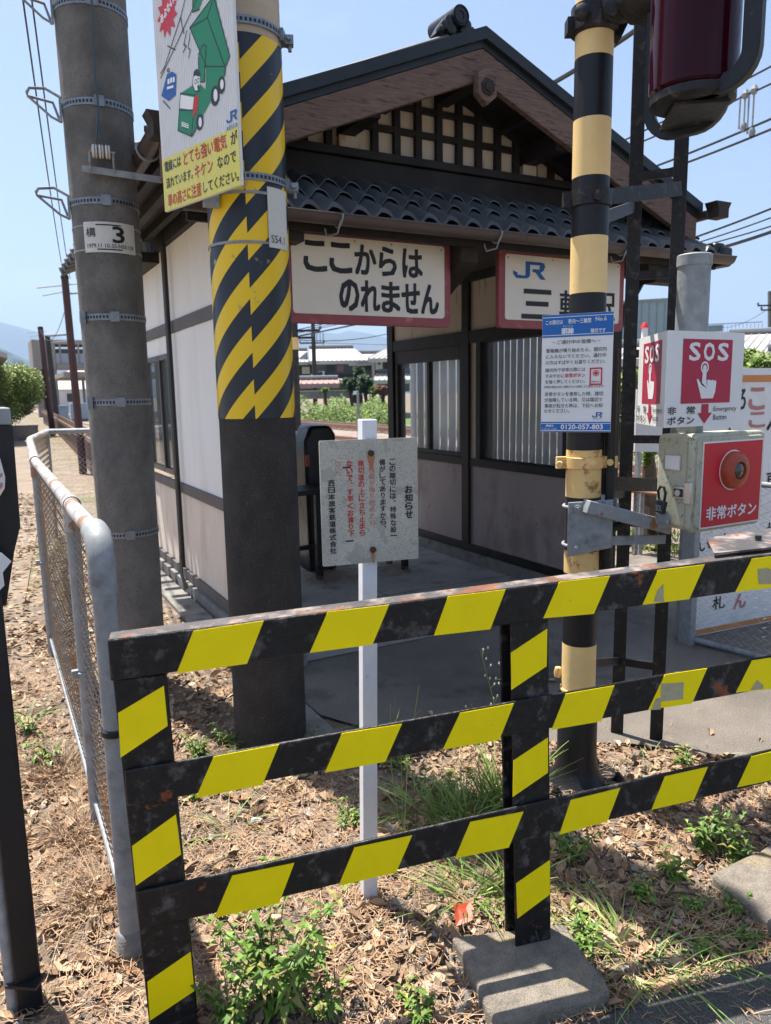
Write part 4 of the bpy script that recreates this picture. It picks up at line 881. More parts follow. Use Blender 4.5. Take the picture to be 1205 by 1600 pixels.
for s, a, b, c_, d_, bo in (('この踏切は', .08, .31, .045, .083, .015), ('巻向～三輪間', .38, .68, .042, .082, .015), ('No.6', .74, .88, .036, .07, .01), ('みょうじん', .31, .45, .092, .106, 0), ('明神', .30, .45, .115, .175, .04), ('踏切です', .68, .87, .13, .165, .02), ('連絡先', .10, .21, .935, .955, .02), ('（ﾌﾘｰﾀﾞｲﾔﾙ）', .055, .255, .962, .985, .0), ('0120-057-803', .31, .87, .935, .975, .03)): fr(q, s, a, b, c_, d_, bo)
part('white_lettering', q, 'letter_white', t, smooth=False)
q = MB()
for s, a, b, c_, d_ in (('－ご通行中の皆様へ－', .17, .81, .215, .25), ('警報機が鳴り始めたら、踏切内', .09, .89, .285, .32), ('に入らないでください。通行中', .09, .885, .335, .37), ('の方はすばやくお渡りください。', .085, .88, .385, .42), ('踏切内で非常の際には', .085, .62, .45, .483), ('すみやかに', .085, .34, .50, .533), ('を強く押してください。', .085, .62, .55, .583), ('（非常の場合以外に使用すると法律により罰せられます）', .07, .87, .60, .622), ('非常ボタンを使用した時、踏切', .08, .86, .655, .69), ('が故障している時、又は踏切で', .08, .855, .705, .74), ('事故が起きた時は、下記へお知', .08, .855, .755, .79), ('らせください。', .08, .42, .80, .835)): fr(q, s, a, b, c_, d_, .004)
part('black_lettering', q, 'letter_black', t, smooth=False)
q = MB(); fr(q, '非常ボタン', .35, .62, .498, .533, .02)
P3 = Panel(P.at(W_ * .69, H_ * (1 - .60), 0), P.u, P.v, P.n); ww, hh = W_ * .175, H_ * .145
for a, b, c_, d_ in ((0, 0, ww, hh * .08), (0, hh * .92, ww, hh), (0, hh * .08, ww * .1, hh * .92), (ww * .9, hh * .08, ww, hh * .92)): rect(q, P3, a, b, c_, d_, .0022)
disc(q, P3, ww / 2, hh * .68, ww * .14, None, .0026); ring(q, P3, ww / 2, hh * .68, ww * .2, ww * .25, .0026); text(q, P3, '非常ボタン', ww * .16, hh * .14, ww * .84, hh * .24, .02, .0026)
part('red_lettering', q, 'sign_red', t, smooth=False)
q = MB(); jr(q, P, W_ * .74, H_ * .125, W_ * .14, H_ * .045, .0022); text(q, P, 'JR西日本', W_ * .75, H_ * .108, W_ * .87, H_ * .118, 0, .0026); part('railway_mark', q, 'letter_blue', t, smooth=False)
q = MB()
for z in (zb + .08, zb + H_ - .08): q.lathe((cc.x, cc.y, z - .008), [(.0675, 0), (.0705, .001), (.0705, .015), (.0675, .016)], 32, cap=False)
part('strap', q, 'galvanised', t)

# ---------------------------------------------------------------- bracket with emergency button
YB_ = 1.80
c0 = pl(1085, 760, 1, YB_); 
tl2, tr2, bl2, br2 = [pl(a, b, 1, YB_) for a, b in ((1083, 680), (1197, 670), (1083, 836), (1191, 816))]
bx0, bx1 = (tl2.x + bl2.x) / 2, (tr2.x + br2.x) / 2; bz0, bz1 = (bl2.z + br2.z) / 2, (tl2.z + tr2.z) / 2
bxc = (bx0 + bx1) / 2
t = thing('emergency_button_box', 'grimy grey-green emergency button box with red front and round red button', 'button box', (bxc, YB_ + .09, bz0))
BD = .17
q = MB().prism([(bx0 + .006 + a, YB_ + .035, bz0 + .006 + b) for a, b in rrect_pts(0, 0, bx1 - bx0 - .012, bz1 - bz0 - .012, .022)], (0, BD - .035, 0))
part('box_body', q, 'box_grey', t, bevel=.008)
q = MB().prism([(bx0 + a, YB_ + .004, bz0 + b) for a, b in rrect_pts(0, 0, bx1 - bx0, bz1 - bz0, .03)], (0, .029, 0))
d_ = part('box_door', q, 'box_grey', t, bevel=.008)
W_, H_ = bx1 - bx0, bz1 - bz0
q = MB().prism([(bx0 + .016 + a, YB_ - .004, bz0 + .016 + b) for a, b in rrect_pts(0, 0, W_ - .032, H_ - .032, .022)], (0, .012, 0)); part('door_rim', q, 'box_grey', d_, bevel=.004)
P = Panel((bx0, YB_ - .0045, bz0), (1, 0, 0), (0, 0, 1), (0, -1, 0))
s0, s1_, t0, t1 = .10 * W_ + .004, .93 * W_, .055 * H_, .90 * H_
part('red_plate', board(Panel(P.at(0, 0, .001), P.u, P.v, P.n), [(s0 - .006, t0 - .006), (s1_ + .006, t0 - .006), (s1_ + .006, t1 + .006), (s0 - .006, t1 + .006)], .001), 'sign_white', d_)
q = rect(MB(), P, s0, t0, s1_, t1, .002); part('red_field', q, 'sign_red', d_, smooth=False)
q = MB(); text(q, P, '非常ボタン', s0 + .08 * (s1_ - s0), t0 + .065 * H_, s1_ - .06 * (s1_ - s0), t0 + .20 * H_, .025, .0032)
bu, bv = (s0 + s1_) / 2 - .004, t0 + .66 * (t1 - t0)
ring(q, P, bu, bv, .070, .075, .003, 40); part('white_lettering', q, 'letter_white', d_, smooth=False)
bt = part('push_button', MB().lathe(P.at(bu, bv, .001), [(.070, 0), (.070, .012), (.063, .026), (.046, .034), (.033, .035), (.031, .026)], 40, P.n), 'button_red', t)
part('button_lens', MB().lathe(P.at(bu, bv, .019), [(.031, 0), (.031, .009), (.024, .015), (.012, .018), (.001, .019)], 32, P.n), 'lens_dark', bt)
Ps = Panel((bx0 + .0055, YB_ + BD, bz0), (0, -1, 0), (0, 0, 1), (-1, 0, 0))
q = board(Panel(Ps.at(0, 0, .003), Ps.u, Ps.v, Ps.n), [(.035, H_ * .62), (.110, H_ * .62), (.110, H_ * .78), (.035, H_ * .78)], .003); dp = part('data_plate', q, 'chrome', t)
q = rect(MB(), Ps, .040, H_ * .63, .105, H_ * .77, .0034); part('plate_face', q, 'paper', dp, smooth=False)
q = board(Panel(Ps.at(0, 0, .016), Ps.u, Ps.v, Ps.n), [(.085, H_ * .34), (.15, H_ * .34), (.15, H_ * .47), (.085, H_ * .47)], .016); lt_ = part('latch', q, 'chrome', t, bevel=.004)
part('latch_recess', rect(MB(), Ps, .097, H_ * .365, .137, H_ * .445, .0175), 'ink_dark', lt_, smooth=False)
part('hinge_plate', MB().box(bx0 - .012, bx0 + .004, YB_ - .002, YB_ + .03, bz0 + H_ * .30, bz0 + H_ * .52), 'chrome', t, bevel=.003)
part('latch_knob', MB().lathe(Ps.at(.117, H_ * .405, .017), [(.012, 0), (.012, .006)], 16, Ps.n), 'chrome', lt_)
# padlock
t2 = thing('padlock', 'dark brass and steel padlock hanging from the latch of the button box', 'padlock', Ps.at(.06, H_ * .25, .03))
pb = Ps.at(.055, H_ * .27, .03)
part('lock_body', MB().prism([pb + Ps.u * a + Ps.v * b for a, b in ((-.016, -.028), (.02, -.035), (.03, .012), (-.008, .02))], (-.02, 0, 0)), 'ink_dark', t2, bevel=.004)
part('shackle', MB().tube([pb + Ps.u * a + Ps.v * b - Ps.n * .0 + Vector((-.01, 0, 0)) for a, b in ((-.004, .015), (-.01, .05), (.0, .068), (.016, .066), (.024, .045), (.02, .012))], .005, 8), 'steel_black', t2)
part('lock_cover', MB().lathe(pb + Ps.v * -.055 + Ps.u * .008 - Ps.n * .005, [(.036, 0), (.036, .008)], 28, Ps.n), 'galv_band', t2, bevel=.002)
q = MB(); PB = Panel(pb + Vector((-.0205, 0, 0)), Ps.u, Ps.v, Ps.n); text(q, PB, 'SOL', -.008, -.022, .018, .0, .02, .001)
part('lettering', q, 'galvanised', t2, smooth=False)
for a, b in ((.0, -.085), (-.02, -.05), (.035, -.06)): part('rivet', MB().lathe(pb + Ps.u * a + Ps.v * b + Ps.n * .004, [(.005, 0), (.005, .003)], 10, Ps.n), 'chrome', t2)
# steel bracket
t = thing('box_bracket', 'galvanised steel bracket with rust stains reaching from banded pole to button box', 'bracket', cc + Vector((0, 0, .9)))
zu, zl = zc_(785), zc_(850)
pu = cc + to * .075 + Vector((0, 0, 0)); 
plt = MB().prism([cc + to * .072 - lf * .10 + Vector((0, 0, zl - .03)), cc + to * .072 + lf * .03 + Vector((0, 0, zl - .03)), cc + to * .072 + lf * .03 + Vector((0, 0, zu + .02)), cc + to * .072 - lf * .10 + Vector((0, 0, zu + .02))], to * .008)
plt = MB().prism([cc + to * .072 + lf * a + Vector((0, 0, z)) for a, z in ((-.055, zl - .035), (.115, zl + .0), (.115, zu + .02), (-.055, zu + .012))], to * .008)
part('back_plate', plt, 'galvanised', t, bevel=.002)
e1 = Vector((bx0 + .06, YB_ + BD - .01, 0)); s1b = cc + to * .085 + lf * .005
zA = vp(905, 790, s1b).z; zB = vp(1064, 832, e1).z
part('arm', MB().bar(s1b + Vector((0, 0, zA)), e1 + Vector((0, 0, zB + .02)), .075, .05), 'galv_rust', t, bevel=.003)
zC = vp(905, 850, s1b).z
part('arm', MB().bar(s1b + Vector((0, 0, zC + .01)) + lf * .02, e1 + Vector((0, 0, zB - .0)) + Vector((.0, .005, -.03)), .012, .035), 'galvanised', t, bevel=.002)
for z in (zu - .01, zl + .005):
    part('u_bolt', MB().tube([cc + Vector((0, 0, z)) + (to * math.cos(a) - lf * math.sin(a)) * .074 for a in [R_(10 * k) for k in range(0, 22)]], .006, 8), 'galvanised', t)
    part('nut', MB().lathe(cc + to * .08 - lf * .02 + Vector((0, 0, z)), [(.014, 0), (.014, .014)], 6, to).lathe(cc + to * .08 - lf * .02 + Vector((0, 0, z)), [(.007, 0), (.007, .03)], 8, to), 'galvanised', t)
for k in (.10, .17): p = s1b.lerp(e1, k * 2.2); p.z = zA + (zB + .02 - zA) * k * 2.2 + .025; part('nut', MB().lathe(p, [(.015, 0), (.015, .014), (.008, .0141), (.008, .035)], 6), 'galv_band', t)
part('hose', MB().tube([s1b + Vector((0, 0, zA - .10)) + lf * .10 - to * .03, s1b + Vector((0, 0, zA - .075)) + lf * .16 - to * .06, s1b + Vector((0, 0, zA - .085)) + lf * .25 - to * .06, e1 + Vector((0, .05, zB - .03))], .016, 10).tube([s1b + Vector((0, 0, zA - .10)) + lf * .10 - to * .03, s1b + Vector((0, 0, zA - .22)) + lf * .09 - to * .06], .018, 10), 'rubber', t)
# capped steel pipe
e2 = Vector((bx0 + .085, YB_ + BD + .065, 0)); z0_, z1_ = bz0 + .1, vp(1086, 398, e2).z
cxp = vp(1083, 460, e2); e2 = Vector((cxp.x, cxp.y, 0))
t = thing('steel_pipe', 'short grey galvanised pipe with a lighter round cap behind the emergency sign', 'pipe', e2 + Vector((0, 0, z0_)))
pr = .0585
part('pipe_body', MB().lathe((e2.x, e2.y, z0_), [(pr, 0), (pr, z1_ - z0_ - .04)], 40), 'galvanised', t)
part('pipe_cap', MB().lathe((e2.x, e2.y, z1_ - .042), [(pr + .004, 0), (pr + .004, .038), (pr, .042)], 40).box(e2.x + pr, e2.x + pr + .014, e2.y - .02, e2.y, z1_ - .035, z1_ - .015), 'galvanised', t, bevel=.001)
# SOS sign, folded in a V
YS_ = 1.83
a, b, c_, d_ = [pl(x, y, 1, YS_) for x, y in ((1044, 517), (1163, 519), (1038, 670), (1158, 661))]
sx0, sx1, sz0, sz1 = (a.x + c_.x) / 2, (b.x + d_.x) / 2, (c_.z + d_.z) / 2, (a.z + b.z) / 2
t = thing('emergency_sign', 'white and red folded SOS emergency button sign above the grimy box', 'sign', ((sx0 + sx1) / 2, YS_, sz0))
Pf = Panel((sx0, YS_, sz0), (1, 0, 0), (0, 0, 1), (0, -1, 0)); W_, H_ = sx1 - sx0, sz1 - sz0
lg = Vector((.56, .828, 0)); lW = W_
bk = Vector((sx0, YS_, sz0)) + lg * lW
Pl = Panel(bk, -lg, (0, 0, 1), (-.828, .56, 0))
def sosface(P, nm):
    f_ = part(nm, board(P, [(0.0005, 0), (W_ - .0005, 0), (W_ - .0005, H_), (.0005, H_)], .003), 'sign_white', t)
    part('red_field', rect(MB(), P, W_ * .19, H_ * .245, W_ * .835, H_ * .92, .0012), 'sos_red', f_, smooth=False)
    q = MB()
    for i, c in enumerate('SOS'): text(q, P, c, W_ * (.27 + i * .185), H_ * .70, W_ * (.27 + i * .185 + .135), H_ * .88, .03, .0026)
    cu, cv = W_ * .475, H_ * .625
    ring(q, P, cu, cv, W_ * .036, W_ * .052, .0024); disc(q, P, cu, cv, W_ * .022, None, .0026)
    f2 = [(.452, .625), (.498, .625), (.502, .49), (.545, .495), (.56, .485), (.585, .493), (.60, .482), (.63, .488), (.635, .46), (.625, .36), (.60, .295), (.445, .295), (.425, .36), (.375, .50), (.395, .505), (.445, .44)]
    q.add([P.at(W_ * .52, H_ * .40, .0025)] + [P.at(W_ * a, H_ * b, .0025) for a, b in f2], [(0, 1 + k, 1 + (k + 1) % len(f2)) for k in range(len(f2))])
    part('white_symbol', q, 'letter_white', f_, smooth=False)
    q = MB()
    for c, a, b in (('非', .03, .135), ('常', .27, .375)): text(q, P, c, W_ * a, H_ * .135, W_ * b, H_ * .215, .02, .0026)
    text(q, P, 'ボタン', W_ * .03, H_ * .03, W_ * .37, H_ * .11, .02, .0026)
    text(q, P, 'Emergency', W_ * .62, H_ * .14, W_ * .93, H_ * .205, 0, .0026); text(q, P, 'Button', W_ * .62, H_ * .06, W_ * .80, H_ * .12, 0, .0026)
    part('black_lettering', q, 'letter_black', f_, smooth=False)
    q = MB(); poly(q, P, [(W_ * .46, H_ * .235), (W_ * .46, H_ * .14), (W_ * .55, H_ * .14), (W_ * .55, H_ * .235)], .0024); poly(q, P, [(W_ * .41, H_ * .14), (W_ * .505, H_ * .025), (W_ * .60, H_ * .14)], .0025); part('red_arrow', q, 'sos_red', f_, smooth=False)
sosface(Pf, 'sign_face'); sosface(Pl, 'side_face')
part('mounting_bar', MB().bar((e2.x - .02, e2.y, sz0 + .06), (e2.x - .02, YS_ + .004, sz0 + .06), .03, .02).bar((e2.x - .02, e2.y, sz1 - .06), (e2.x - .02, YS_ + .004, sz1 - .06), .03, .02), 'galvanised', t)

# ================================================================ WHITE POST NOTICE
wb = gz(576, 1405); W0 = Vector((wb.x, wb.y, 0)); an = -11
t = thing('speckled_notice', 'small lichen-speckled notice board on a slim white square post', 'notice', W0)
pt = vp(574, 655, W0); ud = Vector((math.cos(R_(an)), math.sin(R_(an)), 0)); nd = Vector((math.sin(R_(an)), -math.cos(R_(an)), 0))
part('post', MB().bar(W0 + Vector((0, 0, -.05)), Vector((pt.x, pt.y, pt.z)), .046, .046, up=nd), 'white_post', t, bevel=.003)
Fp = W0 + nd * .042
a, b, c_, d_ = [vp(x, y, Fp, an) for x, y in ((499, 686), (653, 686), (504, 883), (653, 875))]
W_ = ((b - a).length + (d_ - c_).length) / 2; zb = (c_.z + d_.z) / 2; H_ = (a.z + b.z) / 2 - zb; l0 = (a + c_) / 2
P = Panel((l0.x, l0.y, zb), ud, (0, 0, 1), nd)
part('notice_board', board(P, rrect_pts(0, 0, W_, H_, .004, 2), .004), 'lichen_board', t)
q = MB(); X_ = lambda x: (x - 60) / 945 * W_; Y_ = lambda y: (1 - (y - 280) / 1185) * H_
vtext(q, P, 'お知らせ', X_(912), Y_(735), Y_(1060), W_ * .076, .04)
vtext(q, P, 'この踏切には、特殊な設', X_(754), Y_(470), Y_(1190), W_ * .062, .02)
vtext(q, P, '備がしてありますから、', X_(655), Y_(470), Y_(1170), W_ * .060, .02)
vtext(q, P, '西日本旅客鉄道株式会社', X_(163), Y_(645), Y_(1350), W_ * .064, .028)
for x, y in ((310, 537), (320, 1237)): rect(q, P, X_(x) - .012, Y_(y) - .002, X_(x) + .012, Y_(y) + .002, .0016)
rect(q, P, X_(765) - .012, Y_(1217) - .0015, X_(765) + .008, Y_(1217) + .0015, .0016)
part('black_lettering', q, 'letter_black', t, smooth=False)
q = MB()
vtext(q, P, '踏切道の上に立ち止まら', X_(448), Y_(470), Y_(1200), W_ * .060, .02); vtext(q, P, 'ないで、す早くお渡り下', X_(338), Y_(470), Y_(1200), W_ * .060, .025)
part('red_lettering', q, 'letter_red', t, smooth=False)
q = MB(); vtext(q, P, '警報器が鳴り始めたら、', X_(550), Y_(470), Y_(1170), W_ * .058, .0); vtext(q, P, 'さい。', X_(232), Y_(470), Y_(650), W_ * .058, -.005); part('faded_lettering', q, 'letter_faded', t, smooth=False)
q = MB()
for y0, y1, wd in ((440, 560, .012), (1360, 1470, .006)): poly(q, P, [(X_(545) - wd, Y_(y0)), (X_(550) - wd * .4, Y_(y1)), (X_(550) + wd * .3, Y_(y1)), (X_(545) + wd, Y_(y0))], .0012)
part('rust_stain', q, 'rust_streak', t, smooth=False)
for y in (412, 1338): part('bolt', MB().lathe(P.at(X_(545), Y_(y), 0), [(.0095, 0), (.0095, .009)], 6, nd), 'rust_bolt', t)

# ================================================================ BARRIER
A2 = Vector((.269, 1.681, 0)); BA = -13.23; bd = Vector((math.cos(R_(BA)), math.sin(R_(BA)), 0)); bn = Vector((math.sin(R_(BA)), -math.cos(R_(BA)), 0))
P = Panel(A2, bd, (0, 0, 1), bn)
def bloc(px, py): q_ = vp(px, py, A2, BA); return ((q_ - A2).dot(bd), q_.z)
t = thing('barrier', 'black steel roadside barrier with slanting yellow reflective panels', 'barrier', A2)
def slab(name, pts, d0, d1, m, parent=t, bevel=.004):
    q = MB(); n = len(pts); q.add([P.at(u, v, -d0) for u, v in pts] + [P.at(u, v, -d1) for u, v in pts], [tuple(range(n)), tuple(range(n, 2 * n))[::-1]] + [(i, (i + 1) % n, n + (i + 1) % n, n + i) for i in range(n)]); return part(name, q, m, parent, bevel=bevel)
def rail(sa, za1, za0, sb, zb1, zb0, ext=3.4):
    k1 = (zb1 - za1) / (sb - sa); k0 = (zb0 - za0) / (sb - sa)
    return [(sa, za0), (ext, za0 + k0 * (ext - sa)), (ext, za1 + k1 * (ext - sa)), (sa, za1)]
tr = rail(-.066, 1.066, .969, 1.72, 1.129, 1.032); slab('top_rail', tr, 0, .06, 'barrier_black')
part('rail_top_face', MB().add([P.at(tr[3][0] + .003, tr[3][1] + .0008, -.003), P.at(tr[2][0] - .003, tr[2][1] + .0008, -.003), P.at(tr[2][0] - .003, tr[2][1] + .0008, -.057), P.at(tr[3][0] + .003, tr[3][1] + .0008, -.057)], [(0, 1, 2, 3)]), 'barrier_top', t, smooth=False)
slab('middle_rail', rail(-.052, .750, .661, 1.74, .825, .725), .0, .010, 'barrier_black')
slab('lower_rail', rail(-.046, .439, .337, 1.765, .528, .424), .0, .010, 'barrier_black')
def post(s_top, zt_, s_bot, zb_, wd, d0=.003, d1=.075):
    return [(s_bot, zb_), (s_bot + wd, zb_), (s_top + wd, zt_), (s_top, zt_)]
def hpost(*a):
    pts = post(*a); o_ = slab('post', pts, .0105, .018, 'barrier_black'); c0 = (pts[0][0] + pts[1][0]) / 2; c1 = (pts[2][0] + pts[3][0]) / 2
    slab('post_web', [(c0 - .004, pts[0][1]), (c0 + .004, pts[0][1]), (c1 + .004, pts[2][1]), (c1 - .004, pts[2][1])], .0182, .078, 'barrier_black', o_, 0); slab('post_flange', pts, .0782, .086, 'barrier_black', o_)
hpost(-.062, .968, -.038, -.1, .114)
hpost(.918, 1.01, .945, .0, .110)
hpost(1.90, 1.04, 1.93, -.05, .110)
hpost(2.90, 1.06, 2.93, -.05, .110)
YP = [[(302, 986), (412, 970), (386, 1037), (276, 1052)], [(512, 956), (608, 945), (582, 1007), (484, 1020)], [(700, 932), (790, 921), (766, 983), (678, 993)], [(874, 909), (953, 900), (928, 959), (849, 966)], [(1028, 891), (1101, 882), (1077, 936), (1004, 945)], [(1175, 873), (1240, 865), (1215, 917), (1149, 925)],
      [(334, 1182), (436, 1163), (410, 1226), (306, 1247)], [(534, 1146), (628, 1131), (602, 1190), (508, 1207)], [(719, 1114), (803, 1099), (780, 1156), (692, 1171)], [(884, 1084), (960, 1071), (939, 1127), (862, 1140)], [(1039, 1054), (1105, 1044), (1081, 1099), (1013, 1109)], [(1175, 1032), (1240, 1022), (1218, 1075), (1150, 1082)],
      [(363, 1368), (460, 1348), (436, 1411), (335, 1434)], [(554, 1324), (644, 1305), (619, 1363), (529, 1384)], [(735, 1284), (818, 1268), (795, 1324), (711, 1341)], [(892, 1250), (969, 1231), (949, 1283), (874, 1304)], [(1039, 1213), (1106, 1198), (1084, 1250), (1018, 1265)], [(1174, 1182), (1240, 1166), (1220, 1216), (1152, 1230)],
      [(184, 1117), (256, 1074), (262, 1137), (188, 1187)], [(206, 1326), (275, 1276), (283, 1339), (212, 1388)], [(230, 1539), (298, 1492), (304, 1553), (234, 1600)], [(801, 1022), (858, 984), (857, 1043), (802, 1080)], [(805, 1191), (859, 1155), (859, 1210), (804, 1248)], [(809, 1384), (862, 1347), (862, 1401), (811, 1439)]]
for i, f_ in enumerate(YP):
    q = MB(); L4 = [bloc(*a) for a in f_]
    q.add([P.at(u, v, .0012 if i < 18 else -.0093) for u, v in L4] + [P.at(u, v, -.0002 if i < 18 else -.0108) for u, v in L4], [(0, 1, 2, 3), (0, 4, 5, 1), (1, 5, 6, 2), (2, 6, 7, 3), (3, 7, 4, 0)])
    part('reflective_panel', q, 'yellow_sheet', t, smooth=False)
for i in (5, 11, 17):      # the same pattern carries on along the rails
    La, Lb = [bloc(*a) for a in YP[i - 1]], [bloc(*a) for a in YP[i]]; du = sum(b[0] - a[0] for a, b in zip(La, Lb)) / 4; dv = sum(b[1] - a[1] for a, b in zip(La, Lb)) / 4
    for k in range(1, 5):
        L4 = [(u + du * k, v + dv * k) for u, v in Lb]; part('reflective_panel', MB().add([P.at(u, v, .0012) for u, v in L4] + [P.at(u, v, -.0002) for u, v in L4], [(0, 1, 2, 3), (0, 4, 5, 1), (1, 5, 6, 2), (2, 6, 7, 3), (3, 7, 4, 0)]), 'yellow_sheet', t, smooth=False)
PT = [[(1021, 940), (1027, 922), (1036, 912), (1037, 940)], [(1183, 889), (1200, 887), (1208, 892), (1207, 912), (1185, 913)], [(1033, 1068), (1068, 1066), (1067, 1092), (1032, 1096)], [(1018, 1109), (1024, 1092), (1032, 1090), (1032, 1108)], [(1172, 1078), (1183, 1062), (1192, 1070), (1192, 1076)]]
for f_ in PT: part('tape_residue', MB().add([P.at(*bloc(*a), .0022) for a in f_], [tuple(range(len(f_)))]), 'patch_tape', t, smooth=False)
# loose metal sheet corner resting on the rail
t = thing('metal_sheet', 'thin weathered metal plate lying on the top rail at the right edge', 'metal plate', P.at(1.75, 1.13, -.1))
m1 = [P.at(u, v, h) for u, v, h in ((1.55, 1.133, -.03), (2.3, 1.16, .02), (2.3, 1.165, -.25), (1.66, 1.138, -.20))]
part('plate', MB().prism(m1, (0, 0, .006)), 'barrier_top', t); part('bolt', MB().lathe(m1[0] + Vector((.22, .02, .018)), [(.01, 0), (.01, .012)], 6), 'ink_dark', t)
# concrete blocks
def block(pts, z1, label, seed):
    rnd = random.Random(seed); c = sum((Vector(p) for p in pts), Vector()) / len(pts)
    t = thing('concrete_block', label, 'concrete block', (c.x, c.y, 0), 'concrete footings of the barrier')
    out = []
    n = len(pts)
    for i in range(n):
        a, b = Vector(pts[i]), Vector(pts[(i + 1) % n])
        for k in range(5): p = a.lerp(b, k / 5); out.append(p + Vector((rnd.uniform(-.006, .006), rnd.uniform(-.006, .006), 0)))
    top = [Vector((p.x, p.y, z1)) for p in out]
    part('block_body', MB().prism([Vector((p.x, p.y, -.12)) for p in out], (0, 0, z1 + .12)), 'block_concrete', t, bevel=.012)
zt = .055
block([gz(708, 1462, zt), gz(775, 1600, zt), gz(958, 1548, zt), gz(882, 1440, zt)], zt, 'weathered concrete block under the middle post of the barrier', 1)
block([gz(1112, 1366, zt), gz(1215, 1452, zt), gz(1380, 1400, zt), gz(1230, 1305, zt)], zt, 'weathered concrete block at the right edge, under the next barrier post', 2)

# ================================================================ LEFT CHAIN-LINK FENCE
t = thing('chain_link_fence', 'galvanised chain-link fence with peeling rusty top rail, running back at the left', 'fence', (.25, 2.06, 0))
F1, F2, F3, F4, F5, F6 = Vector((.250, 2.062, 0)), Vector((.255, 2.82, 0)), Vector((.268, 4.95, 0)), Vector((.385, 7.6, 0)), Vector((.66, 9.35, 0)), Vector((1.13, 9.2, 0))
FT = 1.235
f0 = Vector((.250, 2.062, 0))
FA = F1 + (F2 - F1).normalized() * .0
part('post', MB().tube([F1 + Vector((0, 0, -.1)), F1 + Vector((0, 0, FT - .08))], .031, 20), 'galvanised', t)
part('elbow', MB().tube([F1 + Vector((0, 0, FT - .15)), F1 + Vector((0, 0, FT - .06)), F1 + Vector((0, .012, FT - .025)), F1 + Vector((0, .04, FT)), F1 + Vector((0, .10, FT + .003))], .036, 20), 'galvanised', t)
F7 = F1 + Vector((.005, .55, 0))
part('top_rail', MB().tube([F1 + Vector((0, .06, FT)), F1 + Vector((0, .6, FT)), F2 + Vector((0, 0, FT)), F3 + Vector((0, 0, FT))], .026, 16), 'rail_peeled', t)
part('top_rail', MB().tube([F3 + Vector((0, 0, FT)), F3.lerp(F4, .95) + Vector((0, 0, FT)), F4.lerp(F5, .04) + Vector((0, 0, FT)), F5 + Vector((0, 0, FT))], .03, 12), 'rail_peeled', t)
part('top_rail', MB().tube([F5 + Vector((0, 0, FT)), F6 + Vector((0, 0, FT)), Vector((1.17, 9.1, FT))], .03, 12), 'galvanised', t)
for p in (F2, F3, F5): part('post', MB().tube([p + Vector((0, 0, -.1)), p + Vector((0, 0, FT - .01))], .024, 14), 'galvanised', t)
for p in (F2, F3): part('rail_sleeve', MB().tube([p + Vector((0, -.05, FT)), p + Vector((0, .05, FT))], .031, 16).tube([p + Vector((0, 0, FT - .10)), p + Vector((0, 0, FT))], .029, 14), 'rail_peeled', t)
part('clip', MB().lathe(F1 + Vector((0, 0, .68)), [(.033, 0), (.037, .004), (.037, .018), (.033, .022)], 20, cap=False), 'steel_black', t)
part('post_footing', MB().lathe((F1.x, F1.y, -.02), [(.045, 0), (.042, .09), (.034, .10)], 20), 'kerb_concrete', t)
for p in (F2, F3): part('clip', MB().lathe(p + Vector((0, 0, .6)), [(.026, 0), (.03, .003), (.03, .01), (.026, .013)], 14, cap=False).box(p.x - .045, p.x - .02, p.y - .01, p.y + .01, .59, .62), 'galvanised', t)
part('bottom_rail', MB().tube([F1 + Vector((-.0, .02, .10)), F2 + Vector((0, 0, .10)), F3 + Vector((0, 0, .12))], .012, 8), 'galvanised', t)
def chain(path, z0, z1, cell, rad, nseg=3):
    q = MB(); L = [0]
    for a, b in zip(path, path[1:]): L.append(L[-1] + (b - a).length)
    def at(s):
        for i in range(len(path) - 1):
            if s <= L[i + 1] or i == len(path) - 2: return path[i].lerp(path[i + 1], (s - L[i]) / (L[i + 1] - L[i])), (path[i + 1] - path[i]).normalized()
    n = int(L[-1] / cell); nz = int((z1 - z0) / (cell * .5))
    for k in range(n):
        P_ = []
        for j in range(nz + 1):
            sgn = (j + k) % 2
            s = k * cell + (cell if j % 2 else 0) ; s = min(s + cell * 0.0, L[-1]); p, d = at(s); nn = Vector((-d.y, d.x, 0)); P_.append(Vector((p.x, p.y, z0 + (z1 - z0) * j / nz)) + nn * (.004 if j % 2 else -.004))
        q.tube(P_, rad, nseg, cap=False)
    return q
part('wire_mesh', chain([F1 + Vector((.0, .04, 0)), F2, F3], .06, FT - .03, .047, .0022), 'mesh_wire', t, smooth=False)
part('wire_mesh', chain([F3, F4, F5], .06, FT - .03, .06, .003), 'mesh_wire', t, smooth=False)
part('wire_mesh', chain([F5, Vector((1.17, 9.1, 0))], .06, FT - .03, .06, .003), 'mesh_wire_clean', t, smooth=False)

# ---------------------------------------------------------------- left black hoarding
kb = gz(48, 1575); kb = Vector((kb.x, kb.y, 0)); kd = kb.length
t = thing('black_stand', 'tall black framed stand with torn white paper, cut off at the left edge', 'stand', kb)
ktop = vp(18, 690, kb); e_l = -lf
part('post', MB().bar(kb + Vector((0, 0, -.05)), kb + Vector((0, 0, 1.40)), .062, .062, up=Vector((-kb.x, -kb.y, 0)).normalized()), 'cross_black', t, bevel=.004)
kp = kb + e_l * .045 + Vector((-kb.x, -kb.y, 0)).normalized() * .02
part('pipe', MB().tube([kp + Vector((0, 0, -.05)), kp + Vector((0, 0, .92))], .016, 14), 'galvanised', t)
part('pipe_clip', MB().bar(kp + Vector((0, 0, .10)), kb + lf * .035 + Vector((-kb.x, -kb.y, 0)).normalized() * .03 + Vector((0, 0, .10)), .05, .008), 'steel_black', t)
fd = Vector((-.22, .975, 0))
pa = [vp(31, 811, kb), vp(20, 664, kb)]
b0 = kb + lf * .012; bv = Vector((kb.x, kb.y, 0)).normalized()
